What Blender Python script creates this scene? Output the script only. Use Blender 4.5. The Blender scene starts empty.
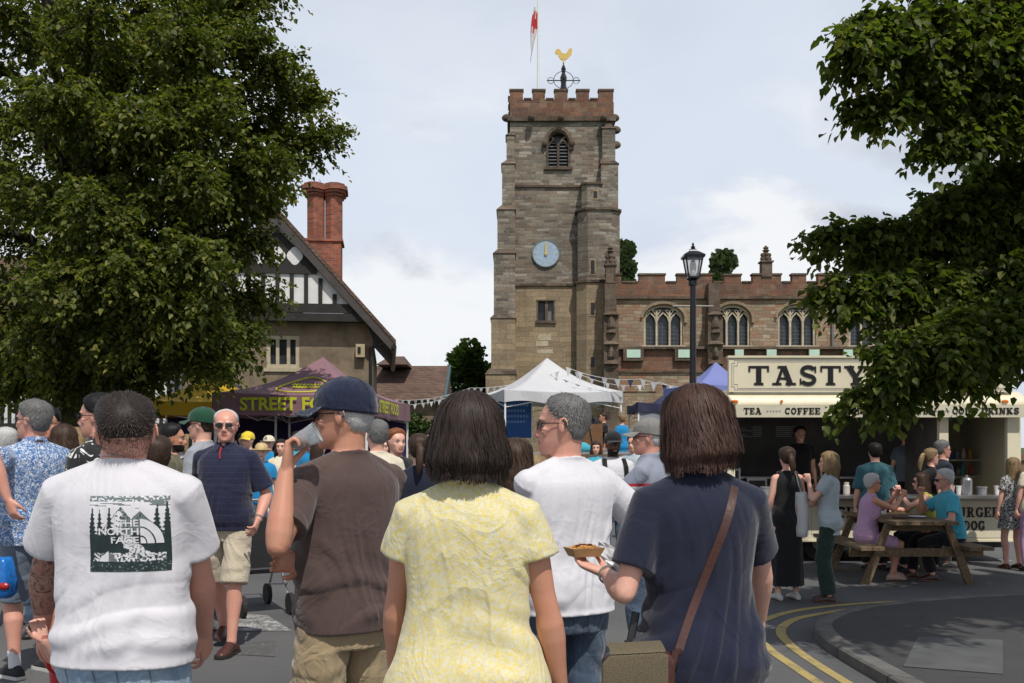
import bpy, bmesh, math, random
import numpy as np
from mathutils import Vector, Matrix, noise
from mathutils.geometry import tessellate_polygon
from mathutils.bvhtree import BVHTree

SC = bpy.context.scene
COL = SC.collection
R = math.radians
random.seed(7)

# ---------------------------------------------------------------- camera, sky, sun, exposure
CAM_H, HORIZ, FPX = 1.55, 446.0, 1000.0
cam = bpy.data.cameras.new('camera')
cam.sensor_width = 36.0
cam.lens = 36.0 * FPX / 1024.0
cam.shift_y = (HORIZ - 341.5) / 1024.0
cam.clip_start = 0.05
cam.clip_end = 3000
camo = bpy.data.objects.new('camera', cam)
COL.objects.link(camo)
camo.location = (0, 0, CAM_H)
camo.rotation_euler = (R(90), 0, 0)
SC.camera = camo

SUN_EL, SUN_AZ = 57.0, 160.0      # azimuth clockwise from +Y (north); the camera looks north
sun_dir = Vector((math.sin(R(SUN_AZ)) * math.cos(R(SUN_EL)), math.cos(R(SUN_AZ)) * math.cos(R(SUN_EL)), math.sin(R(SUN_EL))))
sl = bpy.data.lights.new('sun', 'SUN')
sl.energy = 4.5
sl.angle = R(0.6)
sl.color = (1.0, 0.95, 0.87)
so = bpy.data.objects.new('sun', sl)
COL.objects.link(so)
so.rotation_euler = (-sun_dir).to_track_quat('-Z', 'Y').to_euler()
so.location = (10, -20, 40)

SC.view_settings.view_transform = 'Standard'
SC.view_settings.look = 'None'
SC.view_settings.gamma = 1.0
SC.view_settings.use_curve_mapping = False
SC.view_settings.exposure = -0.36

world = bpy.data.worlds.new('World')
SC.world = world
world.use_nodes = True


def sky_world():
    nt = world.node_tree
    nt.nodes.clear()
    N = nt.nodes.new
    L = nt.links.new
    out = N('ShaderNodeOutputWorld')
    bg = N('ShaderNodeBackground')
    bg.inputs['Strength'].default_value = 0.1
    sky = N('ShaderNodeTexSky')
    sky.sky_type = 'NISHITA'
    sky.sun_disc = False
    sky.sun_elevation = R(SUN_EL)
    sky.sun_rotation = R(SUN_AZ)
    tc = N('ShaderNodeTexCoord')
    sep = N('ShaderNodeSeparateXYZ')
    L(tc.outputs['Generated'], sep.inputs[0])

    def math_(op, a, b=None, c=None):
        n = N('ShaderNodeMath')
        n.operation = op
        for i, v in enumerate((a, b, c)):
            if v is None:
                continue
            if isinstance(v, (int, float)):
                n.inputs[i].default_value = v
            else:
                L(v, n.inputs[i])
        return n.outputs[0]

    zz = math_('ADD', math_('MAXIMUM', sep.outputs['Z'], 0.0), 0.22)
    u = math_('DIVIDE', sep.outputs['X'], zz)
    v = math_('DIVIDE', sep.outputs['Y'], zz)
    cmb = N('ShaderNodeCombineXYZ')
    L(u, cmb.inputs[0]); L(v, cmb.inputs[1])

    def nz(scale, detail, rough, off=0.0, dist=0.0, flat=True):
        n = N('ShaderNodeTexNoise')
        n.inputs['Scale'].default_value = scale
        n.inputs['Detail'].default_value = detail
        n.inputs['Roughness'].default_value = rough
        n.inputs['Distortion'].default_value = dist
        m = N('ShaderNodeMapping')
        m.inputs['Location'].default_value = (off, off * 1.7, off * 0.3)
        L(cmb.outputs[0] if flat else tc.outputs['Generated'], m.inputs[0]); L(m.outputs[0], n.inputs['Vector'])
        if not flat: m.inputs['Scale'].default_value = (1, 1, 1.9)
        return n.outputs['Fac']

    def ramp(fac, stops):
        r = N('ShaderNodeValToRGB')
        r.color_ramp.interpolation = 'EASE'
        el = r.color_ramp.elements
        while len(el) < len(stops):
            el.new(0.5)
        for e, (p, c) in zip(el, stops):
            e.position = p
            e.color = (c[0], c[1], c[2], 1)
        L(fac, r.inputs[0])
        return r.outputs[0]
    # grey-blue veil with slow light and dark, white heaps of cumulus low down, greyer overhead
    veil = ramp(nz(1.1, 4, 0.5, 3.1), [(0.3, (0.62, 0.68, 0.79)), (0.5, (0.70, 0.76, 0.86)), (0.7, (0.77, 0.82, 0.90))])
    puff = ramp(nz(3.6, 8, 0.55, 14.7, 0.3, False), [(0.44, (0, 0, 0)), (0.56, (1, 1, 1))])
    shade = ramp(nz(5.5, 6, 0.55, 7.7, .3, False), [(0.38, (0.56, 0.60, 0.68)), (0.58, (0.90, 0.91, 0.93))])
    low = ramp(sep.outputs['Z'], [(0.0, (1, 1, 1)), (0.22, (1, 1, 1)), (0.38, (0.15, 0.15, 0.15))])
    mk = math_('MULTIPLY', puff, low)

    def mix(fac, a, b):
        n = N('ShaderNodeMix')
        n.data_type = 'RGBA'
        if isinstance(fac, (int, float)):
            n.inputs[0].default_value = fac
        else:
            L(fac, n.inputs[0])
        for i, val in ((6, a), (7, b)):
            if isinstance(val, tuple):
                n.inputs[i].default_value = val
            else:
                L(val, n.inputs[i])
        return n.outputs[2]
    cl = mix(mk, veil, shade)
    # sky overhead, mostly out of view, dimmed on purpose to lower ambient light
    top = ramp(sep.outputs['Z'], [(0.34, (1, 1, 1)), (0.80, (0.34, 0.36, 0.40))])
    m2 = N('ShaderNodeMix'); m2.data_type = 'RGBA'; m2.blend_type = 'MULTIPLY'; m2.inputs[0].default_value = 1
    L(cl, m2.inputs[6]); L(top, m2.inputs[7])
    sc = N('ShaderNodeVectorMath'); sc.operation = 'SCALE'; sc.inputs['Scale'].default_value = 14.0
    L(m2.outputs[2], sc.inputs[0])
    fin = mix(0.90, sky.outputs[0], sc.outputs[0])
    L(fin, bg.inputs['Color'])
    L(bg.outputs[0], out.inputs['Surface'])


sky_world()


def ground_z(x, y):
    """street falls a little to the right"""
    t = min(1.0, max(0.0, (x - 1.0) / 2.0))
    return -0.06 * t * t * (3 - 2 * t)


def WX(px, Y):
    return (px - 512.0) / FPX * Y


def WZ(py, Y):
    return CAM_H + (HORIZ - py) / FPX * Y


# ---------------------------------------------------------------- mesh collector
class MB:
    def __init__(s):
        s.v = []; s.f = []; s.m = []

    def add(s, vs, fs, mi=0):
        o = len(s.v)
        s.v.extend([(float(a[0]), float(a[1]), float(a[2])) for a in vs])
        for f in fs:
            s.f.append([i + o for i in f])
            s.m.append(mi)

    def box(s, x0, x1, y0, y1, z0, z1, mi=0, M=None):
        vs = [(x0, y0, z0), (x1, y0, z0), (x1, y1, z0), (x0, y1, z0), (x0, y0, z1), (x1, y0, z1), (x1, y1, z1), (x0, y1, z1)]
        if M is not None:
            vs = [M @ Vector(p) for p in vs]
        s.add(vs, [(0, 3, 2, 1), (4, 5, 6, 7), (0, 1, 5, 4), (1, 2, 6, 5), (2, 3, 7, 6), (3, 0, 4, 7)], mi)

    def prism(s, pts, y0, y1, mi=0, holes=(), back=True):
        """outline in XZ, from y0 (front) to y1 (back)"""
        loops = [list(pts)] + [list(h) for h in holes]
        flat = [p for l in loops for p in l]
        n = len(flat)
        tris = tessellate_polygon([[Vector((p[0], p[1], 0)) for p in l] for l in loops])
        vs = [(p[0], y0, p[1]) for p in flat] + [(p[0], y1, p[1]) for p in flat]
        fs = []
        for t in tris:
            a, b, c = t
            A, B, C = flat[a], flat[b], flat[c]
            cr = (B[0] - A[0]) * (C[1] - A[1]) - (B[1] - A[1]) * (C[0] - A[0])
            t = (a, b, c) if cr > 0 else (a, c, b)
            fs.append(t)
            if back:
                fs.append((t[2] + n, t[1] + n, t[0] + n))
        o = 0
        for li, l in enumerate(loops):
            k = len(l)
            ar = sum(l[i][0] * l[(i + 1) % k][1] - l[(i + 1) % k][0] * l[i][1] for i in range(k))
            flip = (ar < 0) != (li > 0)
            for i in range(k):
                a, b = o + i, o + (i + 1) % k
                q = (b, a, a + n, b + n) if not flip else (a, b, b + n, a + n)
                fs.append(q)
            o += k
        s.add(vs, fs, mi)

    def strip(s, pts, w, y0, y1, mi=0, closed=False):
        """flat bar of width w following pts in XZ"""
        n = len(pts)
        L_, R_ = [], []
        for i in range(n):
            p = Vector(pts[i])
            if closed:
                a, b = Vector(pts[i - 1]), Vector(pts[(i + 1) % n])
            else:
                a = Vector(pts[max(0, i - 1)]); b = Vector(pts[min(n - 1, i + 1)])
            d1 = (p - a); d2 = (b - p)
            d1 = d1.normalized() if d1.length > 1e-9 else d2.normalized()
            d2 = d2.normalized() if d2.length > 1e-9 else d1
            t = (d1 + d2)
            t = t.normalized() if t.length > 1e-6 else d1
            nn = Vector((-t[1], t[0]))
            k = 1.0 / max(0.5, nn.dot(Vector((-d1[1], d1[0]))))
            L_.append(p + nn * w / 2 * k); R_.append(p - nn * w / 2 * k)
        vs = []
        for i in range(n):
            for q in (L_[i], R_[i]):
                vs.append((q[0], y0, q[1])); vs.append((q[0], y1, q[1]))
        fs = []
        for i in range(n if closed else n - 1):
            a = 4 * i; b = 4 * ((i + 1) % n)
            fs += [(a, a + 2, b + 2, b), (a + 1, b + 1, b + 3, a + 3), (a, b, b + 1, a + 1), (a + 2, a + 3, b + 3, b + 2)]
        if not closed:
            e = 4 * (n - 1)
            fs += [(0, 1, 3, 2), (e, e + 2, e + 3, e + 1)]
        s.add(vs, fs, mi)

    def rings(s, secs, mi=0, cap0=True, cap1=True, closed=True):
        k = len(secs[0])
        vs = [p for r in secs for p in r]
        fs = []
        for i in range(len(secs) - 1):
            for j in range(k if closed else k - 1):
                a = i * k + j; b = i * k + (j + 1) % k
                fs.append((a, b, b + k, a + k))
        if cap0 and closed:
            fs.append(tuple(range(k - 1, -1, -1)))
        if cap1 and closed:
            o = (len(secs) - 1) * k
            fs.append(tuple(range(o, o + k)))
        s.add(vs, fs, mi)

    def tube(s, pts, rad, n=8, mi=0, flat=None, hint=None, roundcaps=False):
        """rad number or list; flat: list of (ru, rv) pairs with hint giving u direction"""
        pts = [Vector(p) for p in pts]
        m = len(pts)
        if not isinstance(rad, (list, tuple)):
            rad = [rad] * m
        if roundcaps:
            d0 = (pts[0] - pts[1]).normalized(); d1 = (pts[-1] - pts[-2]).normalized()
            def rr(r, k):
                return (r[0] * k, r[1] * k) if isinstance(r, (tuple, list)) else r * k
            def rm(r):
                return min(r) if isinstance(r, (tuple, list)) else r
            r0, r1 = rad[0], rad[-1]
            pts = [pts[0] + d0 * rm(r0) * .95, pts[0] + d0 * rm(r0) * .7] + pts + [pts[-1] + d1 * rm(r1) * .7, pts[-1] + d1 * rm(r1) * .95]
            rad = [rr(r0, .3), rr(r0, .72)] + list(rad) + [rr(r1, .72), rr(r1, .3)]
            m = len(pts)
        u = None
        secs = []
        for i in range(m):
            t = (pts[min(m - 1, i + 1)] - pts[max(0, i - 1)])
            t = t.normalized() if t.length > 1e-9 else Vector((0, 0, 1))
            if u is None:
                h = Vector(hint) if hint is not None else (Vector((1, 0, 0)) if abs(t.x) < .8 else Vector((0, 1, 0)))
            else:
                h = u
            u = (h - t * h.dot(t))
            u = u.normalized() if u.length > 1e-6 else t.orthogonal().normalized()
            w = t.cross(u)
            r = rad[i]
            ru, rv = r if isinstance(r, (tuple, list)) else (r, r)
            secs.append([pts[i] + u * (ru * math.cos(2 * math.pi * j / n)) + w * (rv * math.sin(2 * math.pi * j / n)) for j in range(n)])
        s.rings(secs, mi)

    def ell(s, c, r, mi=0, M=None, nu=12, nv=8):
        secs = []
        c = Vector(c)
        for i in range(nv + 1):
            a = -math.pi / 2 + math.pi * i / nv
            a = max(-1.45, min(1.45, a))
            ring = []
            for j in range(nu):
                b = 2 * math.pi * j / nu
                p = Vector((r[0] * math.cos(a) * math.cos(b), r[1] * math.cos(a) * math.sin(b), r[2] * math.sin(a)))
                if M is not None:
                    p = M @ p
                ring.append(c + p)
            secs.append(ring)
        s.rings(secs, mi)

    def lathe(s, c, prof, n=16, mi=0):
        """prof list of (r, z)"""
        secs = [[(c[0] + r * math.cos(2 * math.pi * j / n), c[1] + r * math.sin(2 * math.pi * j / n), c[2] + z) for j in range(n)] for r, z in prof]
        s.rings(secs, mi)

    def mesh(s, name):
        me = bpy.data.meshes.new(name)
        me.from_pydata(s.v, [], s.f)
        return me

    def build(s, name, mats, parent=None, smooth=False, loc=None, rotz=0, xf=None):
        me = s.mesh(name)
        if not isinstance(mats, (list, tuple)):
            mats = [mats]
        for m in mats:
            me.materials.append(m)
        if len(mats) > 1:
            me.polygons.foreach_set('material_index', s.m)
        if smooth:
            me.polygons.foreach_set('use_smooth', [True] * len(me.polygons))
        me.update()
        if xf is not None:
            me.transform(xf)
        o = bpy.data.objects.new(name, me)
        COL.objects.link(o)
        if parent is not None:
            o.parent = parent
        if loc is not None:
            o.location = loc
        o.rotation_euler.z = rotz
        return o


def tag(o, label=None, cat=None, group=None, kind=None):
    if label: o['label'] = label
    if cat: o['category'] = cat
    if group: o['group'] = group
    if kind: o['kind'] = kind
    return o


def thing(name, label, cat, loc=(0, 0, 0), rz=0, group=None):
    o = bpy.data.objects.new(name, None)
    o.empty_display_size = 0.1
    COL.objects.link(o)
    o.location = loc
    o.rotation_euler.z = rz
    return tag(o, label, cat, group)


def dup(root, loc=None, rz=None, label=None):
    c = root.copy()
    COL.objects.link(c)
    if loc is not None: c.location = loc
    if rz is not None: c.rotation_euler.z = rz
    if label: c['label'] = label
    for ch in root.children:
        d = ch.copy(); COL.objects.link(d); d.parent = c
        for g in ch.children:
            e = g.copy(); COL.objects.link(e); e.parent = d
    return c


def evaluated(me, mods):
    """run modifiers (list of (type, dict)) over a mesh and return the new mesh"""
    o = bpy.data.objects.new('tmp', me)
    COL.objects.link(o)
    for i, (t, kw) in enumerate(mods):
        m = o.modifiers.new('m%d' % i, t)
        for k, v in kw.items():
            setattr(m, k, v)
    dg = bpy.context.evaluated_depsgraph_get()
    new = bpy.data.meshes.new_from_object(o.evaluated_get(dg), depsgraph=dg)
    bpy.data.objects.remove(o)
    return new


# ---------------------------------------------------------------- materials
class NT:
    def __init__(s, name):
        s.mat = bpy.data.materials.new(name)
        s.mat.use_nodes = True
        s.nt = s.mat.node_tree
        s.bsdf = s.nt.nodes['Principled BSDF']
        s.tc = s.nt.nodes.new('ShaderNodeTexCoord')

    def n(s, t, **kw):
        nd = s.nt.nodes.new(t)
        for k, v in kw.items():
            setattr(nd, k, v)
        return nd

    def l(s, a, b):
        s.nt.links.new(a, b)

    def val(s, sock, v):
        if isinstance(v, (int, float)):
            sock.default_value = v
        elif isinstance(v, (tuple, list)):
            sock.default_value = (tuple(v) + (1,))[:4] if len(sock.default_value) == 4 else tuple(v)[:3]
        else:
            s.l(v, sock)

    def mapping(s, scale=(1, 1, 1), rot=(0, 0, 0), loc=(0, 0, 0), src=None):
        m = s.n('ShaderNodeMapping')
        m.inputs['Scale'].default_value = scale
        m.inputs['Rotation'].default_value = rot
        m.inputs['Location'].default_value = loc
        s.l(src if src is not None else s.tc.outputs['Object'], m.inputs[0])
        return m.outputs[0]

    def noise(s, scale, detail=4, rough=0.55, vec=None, dist=0, out='Fac'):
        n = s.n('ShaderNodeTexNoise')
        n.inputs['Scale'].default_value = scale
        n.inputs['Detail'].default_value = detail
        n.inputs['Roughness'].default_value = rough
        n.inputs['Distortion'].default_value = dist
        s.l(vec if vec is not None else s.tc.outputs['Object'], n.inputs['Vector'])
        return n.outputs[out]

    def ramp(s, fac, stops, interp='LINEAR'):
        r = s.n('ShaderNodeValToRGB')
        r.color_ramp.interpolation = interp
        el = r.color_ramp.elements
        while len(el) < len(stops):
            el.new(0.5)
        for e, (p, c) in zip(el, stops):
            e.position = p
            if isinstance(c, (int, float)): c = (c, c, c)
            e.color = (c[0], c[1], c[2], 1)
        s.l(fac, r.inputs[0])
        return r.outputs[0]

    def mix(s, fac, a, b, mode='MIX'):
        m = s.n('ShaderNodeMix', data_type='RGBA', blend_type=mode)
        s.val(m.inputs[0], fac); s.val(m.inputs[6], a); s.val(m.inputs[7], b)
        return m.outputs[2]

    def math(s, op, a, b=0.0, c=None):
        m = s.n('ShaderNodeMath', operation=op)
        s.val(m.inputs[0], a); s.val(m.inputs[1], b)
        if c is not None: s.val(m.inputs[2], c)
        return m.outputs[0]

    def bump(s, h, strength=0.3, dist=0.01, prev=None):
        b = s.n('ShaderNodeBump')
        b.inputs['Strength'].default_value = strength
        b.inputs['Distance'].default_value = dist
        s.l(h, b.inputs['Height'])
        if prev is not None: s.l(prev, b.inputs['Normal'])
        s.l(b.outputs[0], s.bsdf.inputs['Normal'])
        return b.outputs[0]

    def base(s, c): s.val(s.bsdf.inputs['Base Color'], c)
    def rough(s, c): s.val(s.bsdf.inputs['Roughness'], c)
    def set(s, k, v): s.val(s.bsdf.inputs[k], v)


def hexlin(r, g, b):
    f = lambda c: ((c / 255 + 0.055) / 1.055) ** 2.4 if c > 10 else c / 255 / 12.92
    return (f(r), f(g), f(b))


def plain(name, col, rough=0.6, var=0.18, scale=6.0, bump=0.1, bscale=60, metal=0.0, spec=None):
    m = NT(name)
    nz = m.noise(scale, 5, 0.6)
    f = m.ramp(nz, [(0.3, 1 - var), (0.7, 1 + var * .6)])
    m.base(m.mix(1.0, tuple(col), f, 'MULTIPLY'))
    m.rough(rough)
    m.set('Metallic', metal)
    if spec is not None: m.set('Specular IOR Level', spec)
    if bump: m.bump(m.noise(bscale, 4), bump, 0.004)
    return m.mat


def stone(name, cols, bw=0.62, bh=0.24, mortar=(0.2, 0.19, 0.17), stain=0.5, lichen=0.35, off=0.0, msize=0.012, bumpd=0.03):
    """coursed rubble / ashlar seen in object XZ and YZ"""
    m = NT(name)
    sep = m.n('ShaderNodeSeparateXYZ'); m.l(m.tc.outputs['Object'], sep.inputs[0])
    u = m.math('ADD', sep.outputs[0], sep.outputs[1])
    # wavy courses: shift z by low-frequency noise
    wob = m.noise(0.9, 2)
    zz = m.math('ADD', sep.outputs[2], m.math('MULTIPLY', m.math('SUBTRACT', wob, 0.5), bh * 0.8))
    cmb = m.n('ShaderNodeCombineXYZ'); m.l(u, cmb.inputs[0]); m.l(zz, cmb.inputs[1])
    br = m.n('ShaderNodeTexBrick')
    br.inputs['Scale'].default_value = 1.0
    br.inputs['Brick Width'].default_value = bw
    br.inputs['Row Height'].default_value = bh
    br.inputs['Mortar Size'].default_value = msize
    br.inputs['Mortar Smooth'].default_value = 0.4
    br.inputs['Bias'].default_value = 0.0
    br.offset = 0.43
    br.squash = 0.7
    br.squash_frequency = 3
    br.inputs['Color1'].default_value = (0, 0, 0, 1)
    br.inputs['Color2'].default_value = (1, 1, 1, 1)
    br.inputs['Mortar'].default_value = (0.5, 0.5, 0.5, 1)
    m.l(cmb.outputs[0], br.inputs['Vector'])
    n = len(cols)
    per = m.ramp(br.outputs['Color'], [(i / (n - 1) if n > 1 else 0, c) for i, c in enumerate(cols)])
    big = m.noise(0.35 , 5, 0.65, m.mapping(loc=(off, off, off)))
    per = m.mix(m.ramp(big, [(0.42, 0.0), (0.62, stain)]), per, tuple(c * 0.42 for c in cols[0]))
    li = m.noise(1.3, 6, 0.7, m.mapping(loc=(5 + off, 2, 9)))
    per = m.mix(m.ramp(li, [(0.56, 0.0), (0.68, lichen)]), per, (0.42, 0.41, 0.38))
    fine = m.noise(9, 5, 0.7)
    per = m.mix(1.0, per, m.ramp(fine, [(0.25, 0.62), (0.75, 1.25)]), 'MULTIPLY')
    streak = m.noise(1.0, 4, 0.6, m.mapping(scale=(2.2, 2.2, 0.25), loc=(off, 3, 1)))
    per = m.mix(m.ramp(streak, [(0.52, 0.0), (0.72, stain * .8)]), per, tuple(c * 0.35 for c in cols[-1]))
    col = m.mix(br.outputs['Fac'], per, tuple(mortar))
    m.base(col)
    m.rough(0.92)
    m.set('Specular IOR Level', 0.2)
    h = m.math('SUBTRACT', m.math('MULTIPLY', fine, 0.5), br.outputs['Fac'])
    m.bump(h, 0.8, bumpd)
    return m.mat


def text_polys(body, size=1.0, bold=0.0, spacing=1.0):
    """filled text as (verts2d, faces), centred on x, base line at 0"""
    cu = bpy.data.curves.new('t', 'FONT')
    cu.body = body
    cu.size = size
    cu.offset = bold
    cu.space_character = spacing
    cu.align_x = 'CENTER'
    cu.resolution_u = 3
    o = bpy.data.objects.new('t', cu)
    COL.objects.link(o)
    dg = bpy.context.evaluated_depsgraph_get()
    me = bpy.data.meshes.new_from_object(o.evaluated_get(dg), depsgraph=dg)
    vs = [(v.co.x, v.co.y) for v in me.vertices]
    fs = [tuple(p.vertices) for p in me.polygons]
    bpy.data.objects.remove(o)
    bpy.data.meshes.remove(me)
    return vs, fs


def fit_text(body, width, height, bold=0.0):
    vs, fs = text_polys(body, 1.0, bold)
    x0 = min(v[0] for v in vs); x1 = max(v[0] for v in vs)
    y0 = min(v[1] for v in vs); y1 = max(v[1] for v in vs)
    return [((v[0] - (x0 + x1) / 2) / (x1 - x0) * width, (v[1] - y0) / (y1 - y0) * height) for v in vs], fs

# ================================================================ GROUND
def mat_asphalt(name, c=0.075, warm=1.0):
    m = NT(name)
    big = m.noise(0.35, 6, 0.65)
    fine = m.noise(140, 3, 0.7)
    col = m.ramp(big, [(0.3, (c * .82, c * .82, c * .86)), (0.5, (c, c, c * 1.02)), (0.72, (c * 1.3 * warm, c * 1.28, c * 1.24))])
    col = m.mix(1.0, col, m.ramp(fine, [(0.25, 0.45), (0.75, 1.7)]), 'MULTIPLY')
    gum = m.n('ShaderNodeTexVoronoi'); gum.inputs['Scale'].default_value = 2.6; m.l(m.mapping(), gum.inputs['Vector'])
    col = m.mix(m.math('MULTIPLY', m.math('LESS_THAN', gum.outputs['Distance'], .045), .6), col, (.2, .2, .19))
    spots = m.noise(2.3, 5, 0.7, m.mapping(loc=(4, 4, 0)))
    col = m.mix(m.ramp(spots, [(0.62, 0.0), (0.72, 0.45)]), col, (c * .5, c * .5, c * .5))
    vor = m.n('ShaderNodeTexVoronoi', feature='DISTANCE_TO_EDGE')
    vor.inputs['Scale'].default_value = 0.55
    m.l(m.mapping(), vor.inputs['Vector'])
    wv = m.noise(3.0, 4, 0.6)
    crack = m.math('LESS_THAN', m.math('ADD', vor.outputs['Distance'], m.math('MULTIPLY', wv, 0.03)), 0.0145)
    col = m.mix(m.math('MULTIPLY', crack, 0.4), col, (0.015, 0.015, 0.015))
    m.base(col); m.rough(0.85); m.set('Specular IOR Level', 0.3)
    m.bump(fine, 0.5, 0.006)
    return m.mat


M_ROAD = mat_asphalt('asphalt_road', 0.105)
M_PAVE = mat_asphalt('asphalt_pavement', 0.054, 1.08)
M_GRASS = plain('lawn', (0.05, 0.075, 0.02), 0.95, 0.4, 1.5, 0.6, 40)
_m = NT('kerb_stone')
_s = _m.n('ShaderNodeSeparateXYZ'); _m.l(_m.tc.outputs['Object'], _s.inputs[0])
_f = _m.math('FRACT', _m.math('MULTIPLY', _m.math('ADD', _s.outputs[0], _s.outputs[1]), 1.1))
_c = _m.mix(1.0, (0.125, 0.12, 0.112), _m.ramp(_m.noise(3, 6, .7), [(.3, .6), (.7, 1.35)]), 'MULTIPLY')
_m.base(_m.mix(_m.math('LESS_THAN', _f, .022), _c, (.03, .03, .028))); _m.rough(.88); _m.bump(_m.noise(60, 4, .7), .6, .006)
M_KERB = _m.mat
M_SLAB = plain('concrete_patch', (0.09, 0.092, 0.092), 0.85, 0.3, 3, 0.3, 90)


def worn(name, col, lo=0.42, hi=0.6, sc=5):
    m = NT(name)
    a = m.noise(sc, 6, 0.75); b = m.noise(sc * 14, 3, 0.7)
    w = m.math('ADD', m.math('MULTIPLY', a, 0.6), m.math('MULTIPLY', b, 0.4))
    m.base(m.mix(m.ramp(w, [(lo, 0.0), (hi, 1.0)]), (0.09, 0.09, 0.09), tuple(col)))
    m.rough(0.8)
    return m.mat


M_YLINE = worn('worn_yellow_paint', (0.42, 0.32, 0.11), 0.34, 0.50, 4)
M_WLINE = worn('worn_white_paint', (0.5, 0.49, 0.47), 0.46, 0.58, 7)


def sheet(name, xs, ys, dz, mat):
    me = bpy.data.meshes.new(name)
    vs = [(x, y, ground_z(x, y) + dz) for y in ys for x in xs]
    nx = len(xs)
    fs = [(j * nx + i, j * nx + i + 1, (j + 1) * nx + i + 1, (j + 1) * nx + i) for j in range(len(ys) - 1) for i in range(nx - 1)]
    me.from_pydata(vs, [], fs); me.materials.append(mat); me.update()
    o = bpy.data.objects.new(name, me); COL.objects.link(o)
    o['kind'] = 'structure'
    return o


xs = [-600, -200, -60, -20, -8] + [x * 0.25 for x in range(0, 17)] + [8, 20, 60, 200, 600]
sheet('ground', xs, [-300, -30, 0, 20, 60, 200, 900], -0.004 - 0.10, M_GRASS)
sheet('road', [-60, -30, -12, -6] + [x * 0.25 for x in range(0, 17)] + [8, 20, 45], [-25, 0, 5, 10, 15, 20, 24], 0.0, M_ROAD)

kerbline = [(2.50, -6), (2.52, 3), (2.50, 6.0), (2.46, 7.3), (2.47, 7.95), (2.56, 8.45), (2.74, 8.85), (3.1, 9.3), (3.6, 9.68), (4.34, 10.02), (5.3, 10.3), (6.6, 10.5), (9, 10.7), (16, 10.9)]


def smooth_path(pts, k=5):
    out = []
    P = [Vector(p) for p in pts]
    for i in range(len(P) - 1):
        p0 = P[max(0, i - 1)]; p1 = P[i]; p2 = P[i + 1]; p3 = P[min(len(P) - 1, i + 2)]
        for j in range(k):
            t = j / k
            out.append(0.5 * ((2 * p1) + (p2 - p0) * t + (2 * p0 - 5 * p1 + 4 * p2 - p3) * t * t + (-p0 + 3 * p1 - 3 * p2 + p3) * t ** 3))
    out.append(P[-1])
    return out


def offset_path(P, d):
    out = []
    for i, p in enumerate(P):
        t = (P[min(len(P) - 1, i + 1)] - P[max(0, i - 1)]).normalized()
        out.append(p + Vector((t[1], -t[0])) * d)
    return out


kp = smooth_path(kerbline)
outer = kp
inner = offset_path(kp, 0.14)      # to the right of travel = pavement side
top = lambda p: ground_z(2.9, p[1]) + 0.10
mb = MB()
vs = []
for a, b in zip(outer, inner):
    z = top(a)
    vs += [(a[0], a[1], z - 0.25), (a[0], a[1], z - 0.015), (a[0] + (b[0] - a[0]) * .12, a[1] + (b[1] - a[1]) * .12, z), (b[0], b[1], z), (b[0], b[1], z - .1)]
fs = []
for i in range(len(outer) - 1):
    for j in range(4):
        a = i * 5 + j
        fs.append((a, a + 5, a + 6, a + 1))
mb.add(vs, fs)
o = mb.build('kerb', M_KERB); o['kind'] = 'structure'
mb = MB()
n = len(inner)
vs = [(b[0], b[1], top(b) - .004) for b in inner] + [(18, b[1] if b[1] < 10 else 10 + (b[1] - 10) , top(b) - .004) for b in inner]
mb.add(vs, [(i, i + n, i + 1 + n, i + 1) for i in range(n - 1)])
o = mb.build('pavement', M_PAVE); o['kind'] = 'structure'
# concrete patch set into the pavement (4 mm proud), with two small inset plates
zp = top((0, 7)) + 0.001
mb = MB(); mb.add([(3.22, 7.93, zp), (3.82, 7.78, zp), (3.25, 6.62, zp), (2.68, 6.85, zp)][::-1], [(0, 1, 2, 3)])
o = mb.build('pavement_patch', M_SLAB); o['kind'] = 'structure'
# yellow lines
def painted(name, P, w, mat, dz=0.004, group=None):
    A = offset_path(P, -w / 2); B = offset_path(P, w / 2)
    mb = MB(); n = len(P)
    mb.add([(p[0], p[1], ground_z(p[0], p[1]) + dz) for p in A] + [(p[0], p[1], ground_z(p[0], p[1]) + dz) for p in B], [(i, i + n, i + 1 + n, i + 1) for i in range(n - 1)])
    o = mb.build(name, mat); o['kind'] = 'structure'
    return o


yl = smooth_path([(2.22, -6), (2.24, 4), (2.26, 6.2), (2.22, 7.24), (2.22, 7.92), (2.31, 8.6), (2.60, 9.22), (3.0, 9.62), (3.45, 9.9), (4.3, 10.17), (5.3, 10.42), (6.6, 10.62), (9, 10.85), (16, 11.05)])
painted('yellow_line', yl, 0.085, M_YLINE)
painted('yellow_line', smooth_path([(1.98, -6), (2.0, 4), (2.05, 6.2), (2.02, 7.1), (2.0, 7.8), (2.07, 8.6), (2.34, 9.2), (2.85, 9.82), (3.6, 10.22), (4.37, 10.42), (5.3, 10.62), (6.6, 10.85), (9, 11.1), (16, 11.3)]), 0.085, M_YLINE)
# white junction marks, worn
def quad(name, pts, mat, dz=0.004):
    mb = MB(); mb.add([(x, y, ground_z(x, y) + dz) for x, y in pts], [(0, 1, 2, 3)])
    o = mb.build(name, mat); o['kind'] = 'structure'


def gp(px, py):
    Y = 1000 * CAM_H / (py - HORIZ)
    return (WX(px, Y), Y)


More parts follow.
